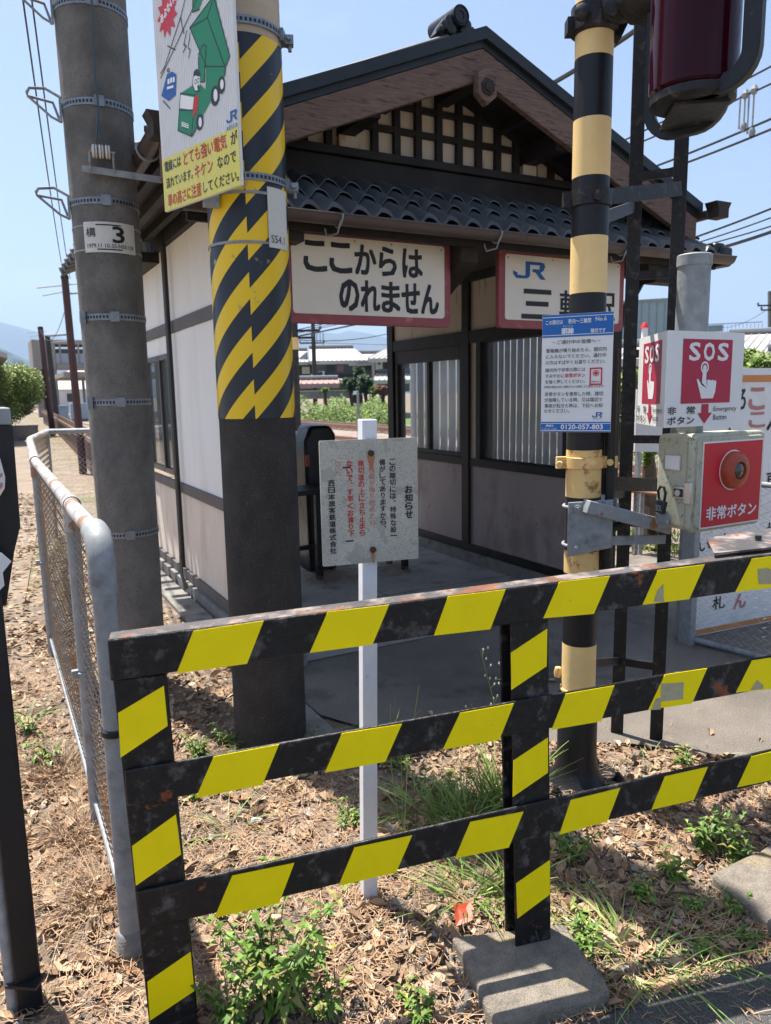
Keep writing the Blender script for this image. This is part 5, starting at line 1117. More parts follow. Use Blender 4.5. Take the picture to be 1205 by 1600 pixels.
L_ = [vp(a, b, kb) for a, b in ((20, 664), (32, 822), (23, 860), (10, 946), (-260, 960), (-260, 664))]
part('side_panel', MB().prism(L_, bv * .03), 'cross_black', t, bevel=.003)
part('grey_box', MB().prism([vp(a, b, kb) for a, b in ((16, 637), (19, 664), (-260, 664), (-260, 640))], bv * .22), 'galvanised', t, bevel=.004)
fr_ = Vector((-kb.x, -kb.y, 0)).normalized()
for dz in (0, .02, .045): part('stay_wire', MB().tube([b0 + Vector((0, 0, 1.405 - dz)) + fr_ * .01 + lf * .02, b0 + e_l * .25 + Vector((0, 0, 1.30 - dz)) + fr_ * .012], .003, 6), 'chrome', t)
def paper(pts, n_): 
    q = MB(); m_ = [vp(a, b, kb + fr_ * .03) for a, b in pts]; m_ = [p + fr_ * (.012 * (i % 2)) for i, p in enumerate(m_)]; c = sum(m_, Vector()) / len(m_)
    q.add([c + fr_ * .01] + m_, [(0, 1 + i, 1 + (i + 1) % len(m_)) for i in range(len(m_))]); return q
part('torn_paper', paper([(-40, 700), (0, 716), (8, 745), (7, 762), (0, 775), (-40, 780)], 0), 'paper', t); part('torn_paper', paper([(-40, 860), (2, 862), (18, 877), (4, 893), (7, 915), (0, 920), (-40, 915)], 0), 'paper', t)
part('lettering', MB().add([vp(a, b, kb + fr_ * .052) for a, b in ((-3, 742), (4, 738), (4, 744), (-3, 750))], [(0, 1, 2, 3)]).add([vp(a, b, kb + fr_ * .052) for a, b in ((-4, 757), (4, 753), (5, 760), (-3, 768))], [(0, 1, 2, 3)]), 'letter_pink', t, smooth=False)

# ================================================================ PLANTS
def leafblade(mb, p, d, L, wd, up, fold=.25, droop=.3):
    d = d.normalized(); s = d.cross(up)
    s = s.normalized() if s.length > 1e-4 else Vector((1, 0, 0)); u = s.cross(d).normalized()
    a = p; m = p + d * L * .45 + u * L * .06; e = p + d * L - u * L * droop * .5 - Vector((0, 0, L * droop * .4))
    l = p + d * L * .42 + s * wd / 2 + u * (L * .05 + wd * fold); r = p + d * L * .42 - s * wd / 2 + u * (L * .05 + wd * fold)
    mb.add([a, l, e, r, m], [(0, 4, 1), (4, 2, 1), (0, 3, 4), (4, 3, 2)])
def rv(rnd): return Vector((rnd.uniform(-1, 1), rnd.uniform(-1, 1), rnd.uniform(-1, 1)))
def grass_mesh(rnd, n, h, r, lean=.5, wd=.005):
    q = MB()
    for _ in range(n):
        a = rnd.uniform(0, 6.283); rr = r * rnd.random() ** .7; p = Vector((rr * math.cos(a), rr * math.sin(a), 0)); hh = h * rnd.uniform(.4, 1)
        d = Vector((math.cos(a + rnd.uniform(-.9, .9)) * lean * rnd.uniform(.2, 1.2), math.sin(a + rnd.uniform(-.9, .9)) * lean * rnd.uniform(.2, 1.2), 1)); side = d.cross(Vector((math.cos(a * 3), math.sin(a * 3), 0))).normalized()
        pts = []; K_ = 5
        for k in range(K_ + 1):
            t = k / K_; pts.append(p + Vector((d.x * hh * t * (1 + t * .8), d.y * hh * t * (1 + t * .8), hh * (t - .28 * lean * 1.6 * t * t))))
        w0 = wd * rnd.uniform(.6, 1.3); vs = []
        for k, c in enumerate(pts): w_ = w0 * (1 - (k / K_) ** 1.6) + .0003; vs += [c - side * w_, c + side * w_]
        q.add(vs, [(2 * k, 2 * k + 1, 2 * k + 3, 2 * k + 2) for k in range(K_)])
    return q
def weed_mesh(rnd, h, r, stems, leaf, wd=.42, spread=.45):
    st, lf_ = MB(), MB()
    for _ in range(stems):
        a = rnd.uniform(0, 6.283); hh = h * rnd.uniform(.45, 1); b = Vector((math.cos(a), math.sin(a), 0)); p0 = b * r * .25 * rnd.random()
        pts = [p0 + b * (hh * spread * t * t * 1.2) * rnd.uniform(.9, 1.1) + Vector((0, 0, hh * t)) for t in (0, .25, .5, .75, 1)]
        st.tube(pts, [.003, .0026, .0022, .0018, .001], 5)
        nl = max(4, int(hh / .035)); ph = rnd.uniform(0, 3)
        for k in range(1, nl + 1):
            t = k / nl; i = min(int(t * 4), 3); p = pts[i].lerp(pts[i + 1], t * 4 - i); ph += 1.57
            for sgn in (0, math.pi):
                an_ = ph + sgn + rnd.uniform(-.4, .4); d = Vector((math.cos(an_), math.sin(an_), rnd.uniform(.0, .6)))
                L = leaf * rnd.uniform(.6, 1.15) * (1 - .35 * t)
                leafblade(lf_, p, d, L, L * wd, Vector((0, 0, 1)), .15, rnd.uniform(.1, .7))
                if rnd.random() < .5:
                    for s3 in (-.7, .7): d2 = Vector((math.cos(an_ + s3), math.sin(an_ + s3), .2)); leafblade(lf_, p + d * L * .15, d2, L * .6, L * .26, Vector((0, 0, 1)), .15, .4)
    return st, lf_
def place_plant(name, label, cat, px, py, stem, leaves, group=None, lm='weed_leaf', z=.0, loc=None):
    b = gz(px, py, 0) if loc is None else Vector(loc); t = thing(name, label, cat, (b.x, b.y, z), group)
    L = Vector((b.x, b.y, z))
    for nm, q, m in (('stem', stem, 'weed_leaf'), ('foliage', leaves, lm)):
        if q is None or not q.v: continue
        q.v = [(v[0] + L.x, v[1] + L.y, v[2] + L.z) for v in q.v]; part(nm, q, m, t, smooth=False)
    return t
WG = 'leafy green weeds in the litter'
for i, (px, py, h, r, n, leaf, lab) in enumerate((
    (430, 1585, .33, .13, 24, .066, 'big bushy leafy weed at the bottom edge, left of the middle'), (360, 1600, .16, .10, 10, .05, 'leafy weed sprawling beside the left barrier post foot'), (510, 1590, .13, .08, 8, .05, 'leafy weed just right of the big bushy one at the bottom edge'),
    (655, 1600, .07, .05, 6, .05, 'small low weed at the bottom edge beside the middle concrete block'),
    (310, 1180, .12, .12, 9, .045, 'pale leafy weed between the left fence end and the striped pole'), (355, 1165, .10, .10, 7, .04, 'low weed at the left foot of the striped pole'), (548, 1290, .09, .10, 8, .045, 'small leafy weed left of the white post'), (610, 1190, .05, .08, 9, .035, 'tiny weed clump by the paving behind the white post'),
    (895, 1345, .13, .10, 9, .05, 'leafy weed against the right side of the middle barrier post'), (1105, 1330, .15, .13, 14, .06, 'wide leafy weed beside the right concrete block'), (1150, 1345, .11, .09, 8, .055, 'leafy weed touching the right concrete block'), (1050, 1375, .12, .04, 4, .06, 'single greyish upright weed in the needles on the right'),
    (920, 1460, .08, .09, 8, .045, 'small weed by the corner of the middle concrete block'), (1170, 1470, .05, .06, 6, .04, 'tiny weed near the lower right corner'), (1105, 1490, .04, .05, 5, .05, 'flat rosette weed by the road edge, right'), (1070, 1200, .08, .07, 5, .05, 'thin weed at the edge of the sunlit paving'), (905, 1490, .07, .08, 8, .045, 'small leafy weed at the outer corner of the middle concrete block'), (1010, 1410, .08, .09, 8, .045, 'leafy weed in the needles between the two concrete blocks'), (1080, 1420, .05, .09, 9, .04, 'low spreading weed in front of the right concrete block'), (1150, 1430, .06, .07, 7, .04, 'low weed close to the lower right corner'), (640, 1570, .05, .07, 7, .04, 'small weed in the gravel left of the middle concrete block'), (700, 1240, .09, .10, 8, .04, 'leafy weed hidden in the tall grass behind the middle rail'), (300, 1250, .07, .10, 8, .04, 'low leafy weed behind the left barrier post'), (70, 1200, .12, .08, 6, .07, 'broad-leaved weed between the black stand and the fence'), (45, 1150, .16, .06, 7, .05, 'slim weed close behind the black stand'))):
    rnd = random.Random(40 + i); a, b = weed_mesh(rnd, h, r, n, leaf); place_plant('leafy_weed', lab, 'weed', px, py, a, b, WG)
GG = 'tufts of grass in the litter'
for i, (px, py, h, r, n, ln, lab) in enumerate((
    (735, 1290, .27, .14, 260, .5, 'largest grass tuft, behind the middle barrier post'), (785, 1262, .32, .10, 190, .45, 'tall grass tuft against the back of the middle barrier post'), (670, 1275, .2, .12, 80, 1.1, 'spreading grass tuft right of the white post'), (735, 1405, .16, .10, 120, 1.0, 'grass tuft in front of the lower rail, left of the middle concrete block'), (800, 1395, .17, .08, 80, .9, 'grass tuft at the back corner of the middle concrete block'), (690, 1350, .12, .09, 30, 1.3, 'sparse low grass between white post and middle barrier post'),
    (360, 1300, .16, .10, 26, 1.3, 'sparse grass beside the left barrier post, mid height'), (395, 1170, .18, .06, 20, .8, 'few pale grass stalks at the front of the striped pole'), (330, 1215, .12, .14, 70, 1.2, 'low grass behind the second rail at the left'), (1000, 1500, .16, .12, 70, 1.3, 'grass tuft by the road edge right of the middle concrete block'), (960, 1475, .10, .10, 34, 1.2, 'low grass right of the middle concrete block'), (1090, 1480, .09, .10, 24, 1.4, 'sparse grass blades reaching over the road edge'), (1010, 1190, .10, .08, 12, .9, 'thin grass where litter meets the sunlit paving'), (1110, 1190, .11, .08, 14, .9, 'thin grass at the paving edge farther right'), (45, 1120, .12, .08, 30, 1.0, 'green grass behind the black stand'), (980, 1540, .05, .10, 18, 1.5, 'flat grass blades on the asphalt edge'), (940, 1500, .10, .14, 70, 1.5, 'scruffy grass in front of the litter, right of the middle concrete block'), (1060, 1455, .08, .14, 60, 1.5, 'scruffy low grass in the litter near the right concrete block'), (1150, 1500, .06, .12, 40, 1.6, 'low grass at the road edge in the lower right corner'), (500, 1150, .05, .2, 30, 1.1, 'short grass in front of the paving, right of the striped pole'))):
    rnd = random.Random(90 + i); place_plant('grass_tuft', lab, 'grass', px, py, None, grass_mesh(rnd, n, h, r, ln, .0027), GG, 'grass_leaf')
# tall seeding weeds
for i, (px, py, tp, lab) in enumerate(((800, 1262, [(750, 1012), (785, 1040), (770, 1090), (735, 1110), (792, 1080)], 'tall seeding weed with white buds behind the middle barrier post'), (630, 1330, [(655, 1070), (615, 1080), (610, 1100)], 'tall thin forked grass stalk right of the white post'))):
    b = gz(px, py); t = thing('seeding_weed', lab, 'weed', b); q = MB(); bd_ = MB(); rnd = random.Random(i)
    for a in tp:
        e = vp(a[0], a[1], b); m = b.lerp(e, .55) + Vector((rnd.uniform(-.02, .02), 0, .02)); q.tube([b, m, e], [.0018, .0014, .0008], 5)
        for k in range(7 if i == 0 else 3):
            c = m.lerp(e, .4 + k * .09); d = rv(rnd); d.z = abs(d.z); q.tube([c, c + d * .03], .0007, 4)
            if i == 0: bd_.lathe(c + d * .03, [(.001, -.004), (.004, 0), (.002, .006)], 6)
    part('stem', q, 'grass_leaf', t, smooth=False)
    if bd_.v: part('bud', bd_, 'bud_white', t)
# dry grass along the fence foot
for i, (x, y_, lab) in enumerate(((.235, 2.35, 'dry straw-coloured grass at the foot of the fence, nearest clump'), (.23, 2.75, 'dry straw-coloured grass at the foot of the fence, middle clump'), (.2, 3.3, 'dry straw-coloured grass at the foot of the fence, farthest clump'))):
    rnd = random.Random(200 + i); q = grass_mesh(rnd, 300, .11, .15, 1.6, .001); q2 = grass_mesh(rnd, 160, .2, .09, .7, .0009); q.add(q2.v, q2.f); place_plant('dry_grass', lab, 'dry grass', 0, 0, None, q, 'dry grass along the fence', 'straw', loc=(x - .03, y_, 0))

# litter ---------------------------------------------------------
def in_poly(x, y, P_):
    c = False; n = len(P_); j = n - 1
    for i in range(n):
        if (P_[i][1] > y) != (P_[j][1] > y) and x < (P_[j][0] - P_[i][0]) * (y - P_[i][1]) / (P_[j][1] - P_[i][1]) + P_[i][0]: c = not c
        j = i
    return c
ROAD = [(-2, -6), (9, -6), (9, .2), (2.95, .72), (1.82, 1.115), (1.32, 1.205), (.95, 1.22), (-2, 1.0)]
PAVE = [(1.36, 3.25), (1.5, 2.98), (2.02, 2.52), (2.45, 2.25), (2.85, 1.8), (3.4, 1.2), (9, .2), (9, 5.0), (1.36, 5)]
rnd = random.Random(77)
def clump(x, y): return .5 + .5 * math.sin(x * 5.1 + 1.3 * math.sin(y * 4.3)) * math.sin(y * 6.2 + 1.7 * math.sin(x * 3.1))
lv, nd_, st_ = MB(), MB(), MB()
def free(x, y, road=.97, pave=.985):
    if x > 1.17 and y > 3.0: return False
    if in_poly(x, y, ROAD): return rnd.random() > road
    if in_poly(x, y, PAVE): return rnd.random() > pave
    return True
cnt = 0
while cnt < 12500:
    x = rnd.uniform(-.9, 3.3); y = 1.0 + 4.6 * rnd.random() ** 1.5
    if not free(x, y) or rnd.random() > .12 + 1.0 * clump(x, y) ** 1.3 or (y < 1.5 and rnd.random() < .35): continue
    cnt += 1; s = (rnd.uniform(.012, .030) if rnd.random() < .55 else rnd.uniform(.004, .013)) * (1.55 if rnd.random() < .12 else 1); a = rnd.uniform(0, 6.283); cu = rnd.uniform(-.5, .9) * s
    R3 = Matrix.Rotation(a, 3, 'Z') @ Matrix.Rotation(rnd.gauss(0, .38), 3, 'X') @ Matrix.Rotation(rnd.gauss(0, .38), 3, 'Y'); c = Vector((x, y, .008 + rnd.random() * .018)); w_ = rnd.uniform(.38, .62)
    P_ = [(-1, 0, .0), (-.45, w_ * .85, cu / s * .5), (.35, w_, cu / s * .6), (1.05, .05, .1), (.35, -w_, cu / s * .6), (-.45, -w_ * .85, cu / s * .5), (-.4, 0, -.08), (.35, 0, -.1)]
    lv.add([c + R3 @ (Vector(p) * s) for p in P_], [(0, 6, 1), (6, 7, 2, 1), (7, 3, 2), (0, 5, 6), (6, 5, 4, 7), (7, 4, 3)])
cnt = 0
while cnt < 6500:
    x = rnd.uniform(-.9, 1.1); y = rnd.uniform(5.2, 14); cnt += 1
    if rnd.random() > .3 + .7 * clump(x, y * .6): continue
    s = rnd.uniform(.02, .045); a = rnd.uniform(0, 6.283); R3 = Matrix.Rotation(a, 3, 'Z') @ Matrix.Rotation(rnd.gauss(0, .5), 3, 'X'); c = Vector((x, y, .02)); lv.add([c + R3 @ (Vector(p) * s) for p in ((-1, 0, 0), (0, .5, .2), (1, 0, 0), (0, -.5, .2))], [(0, 1, 2), (0, 2, 3)])
o = part('leaf_litter', lv, 'dry_leaf', kind='stuff', smooth=False); o['label'] = 'curled dry brown leaves covering the bare ground'
cnt = 0
while cnt < 32000:
    x = rnd.uniform(-.9, 3.2); y = 1.0 + 4.0 * rnd.random() ** 1.5
    if not free(x, y, .93, .985) or rnd.random() > .25 + (1 - clump(x + .3, y)): continue
    cnt += 1; a = rnd.uniform(0, 3.14); L = rnd.uniform(.03, .065); z = .010 + rnd.random() * .02; bx = rnd.uniform(-.12, .12); el = rnd.gauss(0, .12)
    d = Vector((math.cos(a), math.sin(a), el)); s = Vector((-math.sin(a), math.cos(a), 0)); w_ = .0010; c = Vector((x, y, z)); m = c + s * L * bx; m.z += .003
    nd_.add([c - d * L / 2 - s * w_, c - d * L / 2 + s * w_, m + s * w_, m - s * w_, c + d * L / 2 + s * w_, c + d * L / 2 - s * w_], [(0, 1, 2, 3), (3, 2, 4, 5)])
o = part('pine_needles', nd_, 'needle', kind='stuff', smooth=False); o['label'] = 'reddish pine needles scattered over the leaves'
cnt = 0
while cnt < 11000:
    x = rnd.uniform(-.9, 3.3); y = .95 + 3.6 * rnd.random() ** 1.6
    if not free(x, y, .8, .97): continue
    if rnd.random() > (.25 + .9 * max(0, 1 - abs(y - 1.45) / .5)): continue
    cnt += 1; s = rnd.uniform(.003, .009) * (2.4 if rnd.random() < .06 else 1); c = Vector((x, y, .006 + s * .3)); vs = [Vector(v) for v in ((1, 0, 0), (-1, 0, 0), (0, 1, 0), (0, -1, 0), (0, 0, .8), (0, 0, -.8))]
    st_.add([c + (v + rv(rnd) * .3) * s for v in vs], [(0, 2, 4), (2, 1, 4), (1, 3, 4), (3, 0, 4), (2, 0, 5), (1, 2, 5), (3, 1, 5), (0, 3, 5)])
o = part('gravel', st_, 'pebble', kind='stuff', smooth=False); o['label'] = 'small pale pebbles and grit among the litter'
for i, (px, py, s, m, lab) in enumerate(((845, 1262, .0, 'pebble', ''), (520, 858 + 560, 0, 'pebble', ''))): pass
def stone(px, py, s, m, label, cat='stone', name='stone', grp=None, flat=.5):
    c = gz(px, py, s * flat * .5); rr = random.Random(px); q = MB(); bm = bmesh.new(); bmesh.ops.create_icosphere(bm, subdivisions=2, radius=1)
    vs = [Vector(v.co) * (1 + rr.uniform(-.12, .12)) for v in bm.verts]; fs = [tuple(v.index for v in f.verts) for f in bm.faces]; bm.free()
    q.add([c + Vector((v.x * s, v.y * s * .75, v.z * s * flat)) for v in vs], fs); o = part(name, q, m); tag(o, label, cat, grp)
stone(610, 1297, .035, 'kerb_concrete', 'grey-blue stone in the shade behind the white post'); stone(400, 1283, .03, 'slat_light', 'pale crumpled whitish lump in the litter left of the white post'); stone(1105, 1475, .018, 'galvanised', 'small blue-grey stone near the lower right', )
q = MB(); c = gz(722, 1432, .03); q.prism([c + Vector(v) for v in ((-.035, -.02, -.01), (.02, -.035, .0), (.04, .02, .015), (-.01, .03, .02))], (0, 0, .004)); o = part('red_scrap', q, 'button_red'); tag(o, 'small torn orange-red scrap beside the middle concrete block', 'scrap')
for i, (px, py, a, L) in enumerate(((560, 1480, .5, .16), (480, 1440, 2.2, .12), (980, 1350, 1.0, .2), (1060, 1400, 2.7, .14), (340, 1350, .2, .15), (640, 1500, 1.7, .11))):
    c = gz(px, py, .03); d = Vector((math.cos(a), math.sin(a), .05)); o = part('twig', MB().tube([c - d * L / 2, c + Vector((.01, .005, .006)), c + d * L / 2], [.003, .0028, .0015], 6), 'bark')
    tag(o, ('dark twig lying in the litter right of the white post foot', 'dark twig left of the white post foot, above the bushy weed', 'long twig among the needles right of the middle barrier post', 'thin twig below the spreading weed beside the right block', 'twig just right of the left barrier post', 'short twig left of the middle concrete block')[i], 'twig', 'twigs in the litter')
# low clover by the paving edge: ground cover
q = MB(); rnd = random.Random(8)
for _ in range(1500):
    px = rnd.uniform(470, 640); py = 1155 + (px - 470) * .22 + rnd.gauss(0, 9); c = gz(px, py); a = rnd.uniform(0, 6.28); leafblade(q, Vector((c.x, c.y, .01 + rnd.random() * .02)), Vector((math.cos(a), math.sin(a), .4)), .018, .012, Vector((0, 0, 1)))
o = part('clover', q, 'weed_leaf', kind='stuff', smooth=False); o['label'] = 'low clover along the shaded paving edge'

# ================================================================ RIGHT SIDE: white boards, gate, track fence
g0 = gz(1066, 1003); bang = -4.5
t = thing('notice_board', 'large white board with orange stripes and big faded characters behind the mesh gate', 'board', (g0.x, g0.y, 0)); g0v = Vector((g0.x, g0.y, 0)); bd2 = Vector((math.cos(R_(bang)), math.sin(R_(bang)), 0)); bn2 = Vector((bd2.y, -bd2.x, 0))
top = vp(1180, 575, g0v, bang).z; P = Panel(g0v, bd2, (0, 0, 1), bn2)
def bl(px, py): q_ = vp(px, py, g0v, bang); return ((q_ - g0v).dot(bd2), q_.z)
part('board_panel', board(P, [(0, .02), (1.9, .02), (1.9, top), (0, top)], .02), 'sign_white', t)
q = MB(); y1 = bl(1180, 586)[1]; y0 = bl(1180, 597)[1]; rect(q, P, 0.02, y0, 1.88, y1, .002); yb = bl(1100, 982)[1]; rect(q, P, 0.0, yb - .035, 1.88, yb + .0, .002); part('orange_stripe', q, 'orange_stripe', t, smooth=False)
q = MB()
for (a, b_, s) in (((1170, 640), (1196, 606), 'こ'), ((1170, 668), (1196, 644), 'こ'), ((1146, 952), (1166, 926), 'ん')): (u0, v0), (u1, v1) = bl(*a), bl(*b_); text(q, P, s, u0, v0, u1, v1, .03, .003)
part('faded_lettering', q, 'letter_pink', t, smooth=False)
q = MB()
for (a, b_, s) in (((1152, 640), (1166, 608), 'ろ'), ((1198, 672), (1222, 630), '入'), ((1073, 960), (1089, 936), '長'), ((1113, 953), (1133, 930), '札'), ((1196, 764), (1220, 735), '車'), ((1196, 850), (1220, 815), '押'), ((1092, 862), (1110, 846), 'い'), ((1122, 846), (1142, 832), '木'), ((1130, 680), (1150, 668), '人')): (u0, v0), (u1, v1) = bl(*a), bl(*b_); text(q, P, s, u0, v0, u1, v1, .02, .003)
part('dark_lettering', q, 'letter_black', t, smooth=False)
for u in (.02, 1.2): part('support_post', MB().bar(P.at(u, -.05, -.04), P.at(u, top, -.04), .04, .04), 'galvanised', t)
gp_ = g0v + bn2 * .06; ge = Vector((3.96, 2.2, 0))
t = thing('mesh_gate', 'low galvanised chain-link gate in front of the white board', 'gate', gp_)
part('gate_post', MB().bar(gp_ + Vector((-.03, 0, 0)), gp_ + Vector((-.03, 0, 1.1)), .09, .05), 'galvanised', t, bevel=.004)
part('gate_frame', MB().tube([gp_ + Vector((0, 0, .04)), ge + Vector((0, 0, .04)), ge + Vector((0, 0, 1.05)), gp_ + Vector((0, 0, 1.05))], .02, 12), 'galvanised', t)
part('wire_mesh', chain([gp_, ge], .05, 1.04, .055, .0022), 'mesh_wire_clean', t, smooth=False)
# second small white board farther away
b0 = hd(992, 700, 7.5); t = thing('small_board', 'small plain whitish board standing beyond the ladder', 'board', (b0.x, b0.y, 0)); zt = vp(1000, 608, b0).z; zb = vp(1000, 706, b0).z; b1 = vp(1048, 700, b0)
e = Vector((b1.x - b0.x, b1.y - b0.y, 0)); part('board_panel', MB().prism([(b0.x, b0.y, zb), (b1.x, b1.y, zb), (b1.x, b1.y, zt), (b0.x, b0.y, zt)], (.01, .02, 0)), 'sign_white', t); part('leg', MB().bar((b0.x + .05, b0.y, 0), (b0.x + .05, b0.y, zb), .04, .04), 'galvanised', t)
q = MB(); P2_ = Panel((b0.x, b0.y, zb), e.normalized(), (0, 0, 1), (-e.y, e.x, 0)); 
# track fence with rusty top pipe
fx = 5.5; zt = pl(1000, 768, 0, fx).z
t = thing('track_fence', 'low chain-link fence with rusty red top pipe along the near track', 'fence', (fx, 6, 0))
part('top_rail', MB().tube([(fx, 2.0, zt), (fx, 16, zt)], .022, 10), 'rail_rust', t)
for y_ in (3.0, 5.0, 7.0, 9.0, 11.0, 13.0, 15.0): part('post', MB().tube([(fx, y_, -.05), (fx, y_, zt)], .022, 10), 'galvanised', t)
part('wire_mesh', chain([Vector((fx, 2.0, 0)), Vector((fx, 16, 0))], .05, zt, .075, .0028), 'steel_black', t, smooth=False)
# beacon
b = hd(1003, 640, 14); t = thing('signal_beacon', 'thin grey post topped by a white cylinder with a red cap, beyond the ladder', 'beacon', (b.x, b.y, 0)); z0 = vp(1003, 548, b).z; z1 = vp(1003, 505, b).z
part('post', MB().lathe((b.x, b.y, 0), [(.05, 0), (.05, z0)], 12), 'galvanised', t); part('lamp_body', MB().lathe((b.x, b.y, z0), [(.08, 0), (.055, .05), (.055, z1 - z0 - .08)], 16), 'sign_white', t); part('red_cap', MB().lathe((b.x, b.y, z1 - .08), [(.075, 0), (.06, .04), (.03, .09)], 16), 'sign_red', t)

# ================================================================ FAR THINGS
def canopy(rnd, c, R3, n, leaf, m_='x', lumps=16, flat=1.0):
    q = MB(); L_ = []
    for _ in range(lumps):
        d = rv(rnd).normalized() * rnd.uniform(.35, .75); L_.append((Vector((d.x * R3[0], d.y * R3[1], d.z * R3[2])) , rnd.uniform(.32, .55)))
    for i in range(n):
        o_, s = L_[rnd.randrange(lumps)]; d = rv(rnd).normalized() * (rnd.random() ** .35); p = c + o_ + Vector((d.x * R3[0] * s, d.y * R3[1] * s, d.z * R3[2] * s))
        u = rv(rnd).normalized(); v = u.orthogonal().normalized(); l = leaf * rnd.uniform(.6, 1.3); q.add([p - u * l, p + v * l * .5, p + u * l, p - v * l * .5], [(0, 1, 2, 3)])
    return q
def tree(name, label, cat, base, h, R3, n, leaf, lm, group=None, seed=1, trunk=.08, cz=None):
    rnd = random.Random(seed); t = thing(name, label, cat, base, group); c = Vector(base) + Vector((0, 0, cz if cz else h - R3[2] * 1.1))
    q = MB().tube([Vector(base), Vector(base) + Vector((.05, 0, h * .35)), c], [trunk, trunk * .8, trunk * .4], 8)
    for k in range(5): a = k * 1.26; q.tube([Vector(base) + Vector((0, 0, h * .4)), c + Vector((math.cos(a) * R3[0] * .5, math.sin(a) * R3[1] * .5, R3[2] * .3))], [trunk * .4, trunk * .15], 5)
    part('trunk', q, 'bark', t); part('crown', canopy(rnd, c, R3, n, leaf), lm, t, smooth=False); return t
def at(px, py_top, D, py_base=None): p = hd(px, 620, D); return Vector((p.x, p.y, 0)), vp(px, py_top, p).z
# big shrub at left
p = hd(8, 620, 36); tree('shrub', 'large rounded yellow-green shrub behind the left fence', 'shrub', (p.x, p.y, 0), vp(12, 563, p).z, (1.85, 1.6, 1.65), 30000, .06, 'shrub_leaf', seed=3, cz=vp(12, 618, p).z, trunk=.06)
p2 = hd(-35, 600, 34); tree('shrub', 'smaller yellow-green shrub cut off by the left edge', 'shrub', (p2.x, p2.y, 0), 3, (1.6, 1.5, 1.6), 12000, .06, 'shrub_leaf', seed=4, cz=1.7, trunk=.06)
p = hd(62, 650, 33); t = thing('garden_wall', 'low pale wall beneath the shrub', 'wall', (p.x - 3, p.y, 0)); part('wall_body', MB().box(p.x - 6, p.x - .1, p.y, p.y + .15, -.02, .55), 'kerb_concrete', t); part('wall_cap', MB().box(p.x - 6.02, p.x - .08, p.y - .02, p.y + .17, .552, .60), 'kerb_concrete', t)
p = hd(-8, 540, 30); t = thing('corner_house', 'dark house corner with pale eave cut off by the left edge', 'house', (p.x - 3, p.y, 0)); zr = vp(-2, 555, p).z
part('wall', MB().box(p.x - 7, p.x + .0, p.y, p.y + 6, 0, zr + .1), 'house_dark', t); part('roof', MB().prism([(p.x - 7, p.y - .4, zr + 2.2), (p.x + .35, p.y - .4, zr + .05), (p.x + .35, p.y - .4, zr - .12), (p.x - 7, p.y - .4, zr + 2.0)], (0, 7, 0)), 'roof_grey', t); part('window', MB().box(p.x - 2.5, p.x - 1.2, p.y - .03, p.y, 1, 2), 'far_window', t)
# brown posts with lamps
for i, (px, ptop, D, w_, lab, arm) in enumerate(((112, 432, 17.3, .072, 'nearest and tallest brown lamp post left of the grey pole', (126, 447)), (73, 512, 36, .11, 'middle brown lamp post in front of the overpass', (84, 520)), (82, 525, 44, .13, 'stout grey-brown pole close behind the middle lamp post', (88, 560)))):
    tpx = (101, 63, 74)[i]; p = hd(px + 10 if i == 0 else px + 6, 640, D); b = Vector((p.x, p.y, 0)); tp = vp(tpx, ptop, b)
    t = thing('lamp_post', lab, 'lamp post', b, 'brown posts along the platform path'); part('post', MB().tube([b, tp], [w_ * 1.15, w_], 14), 'brown_post' if i < 2 else 'pole_base_black', t)
    part('post_cap', MB().lathe(tp, [(w_ + .01, -.05), (w_ + .01, .0), (w_ * .8, .05)], 12), 'steel_black', t)
    am = Vector((arm[0] - tpx, 0, 0)); a0_ = tp - Vector((0, 0, .35)); e_ = a0_ + lf * (1.0) + Vector((0, 0, .05))
    part('lamp_arm', MB().tube([a0_, e_], .02, 6), 'galvanised', t); hp = part('lamp_head', MB().bar(a0_ + lf * .3, e_ + lf * .25, .16, .08), 'galvanised', t, bevel=.02)
    part('crossarm', MB().tube([tp - lf * .6 - Vector((0, 0, .22)), tp + lf * .25 - Vector((0, 0, .15))], .014, 5).tube([tp - lf * .5 - Vector((0, 0, .38)), tp - Vector((0, 0, .3))], .012, 5), 'galvanised', t)
# small blue container
p = hd(92, 622, 52); t = thing('storage_box', 'small pale blue storage box in the yard below the overpass', 'container', (p.x, p.y, 0)); part('box_body', MB().box(p.x - .5, p.x + .5, p.y, p.y + 1, 0, 1.1), 'container_blue', t, bevel=.02); part('box_lid', MB().box(p.x - .53, p.x + .53, p.y - .05, p.y + 1.05, 1.102, 1.2), 'container_blue', t); 
p = hd(125, 610, 56); t = thing('storage_box', 'paler blue box right of the first one, behind the tall lamp post', 'container', (p.x, p.y, 0)); part('box_body', MB().box(p.x - .7, p.x + .5, p.y, p.y + 1, 0.2, 1.3), 'container_blue', t, bevel=.02); part('box_foot', MB().box(p.x - .6, p.x + .4, p.y + .1, p.y + .9, 0, .2), 'kerb_concrete', t)
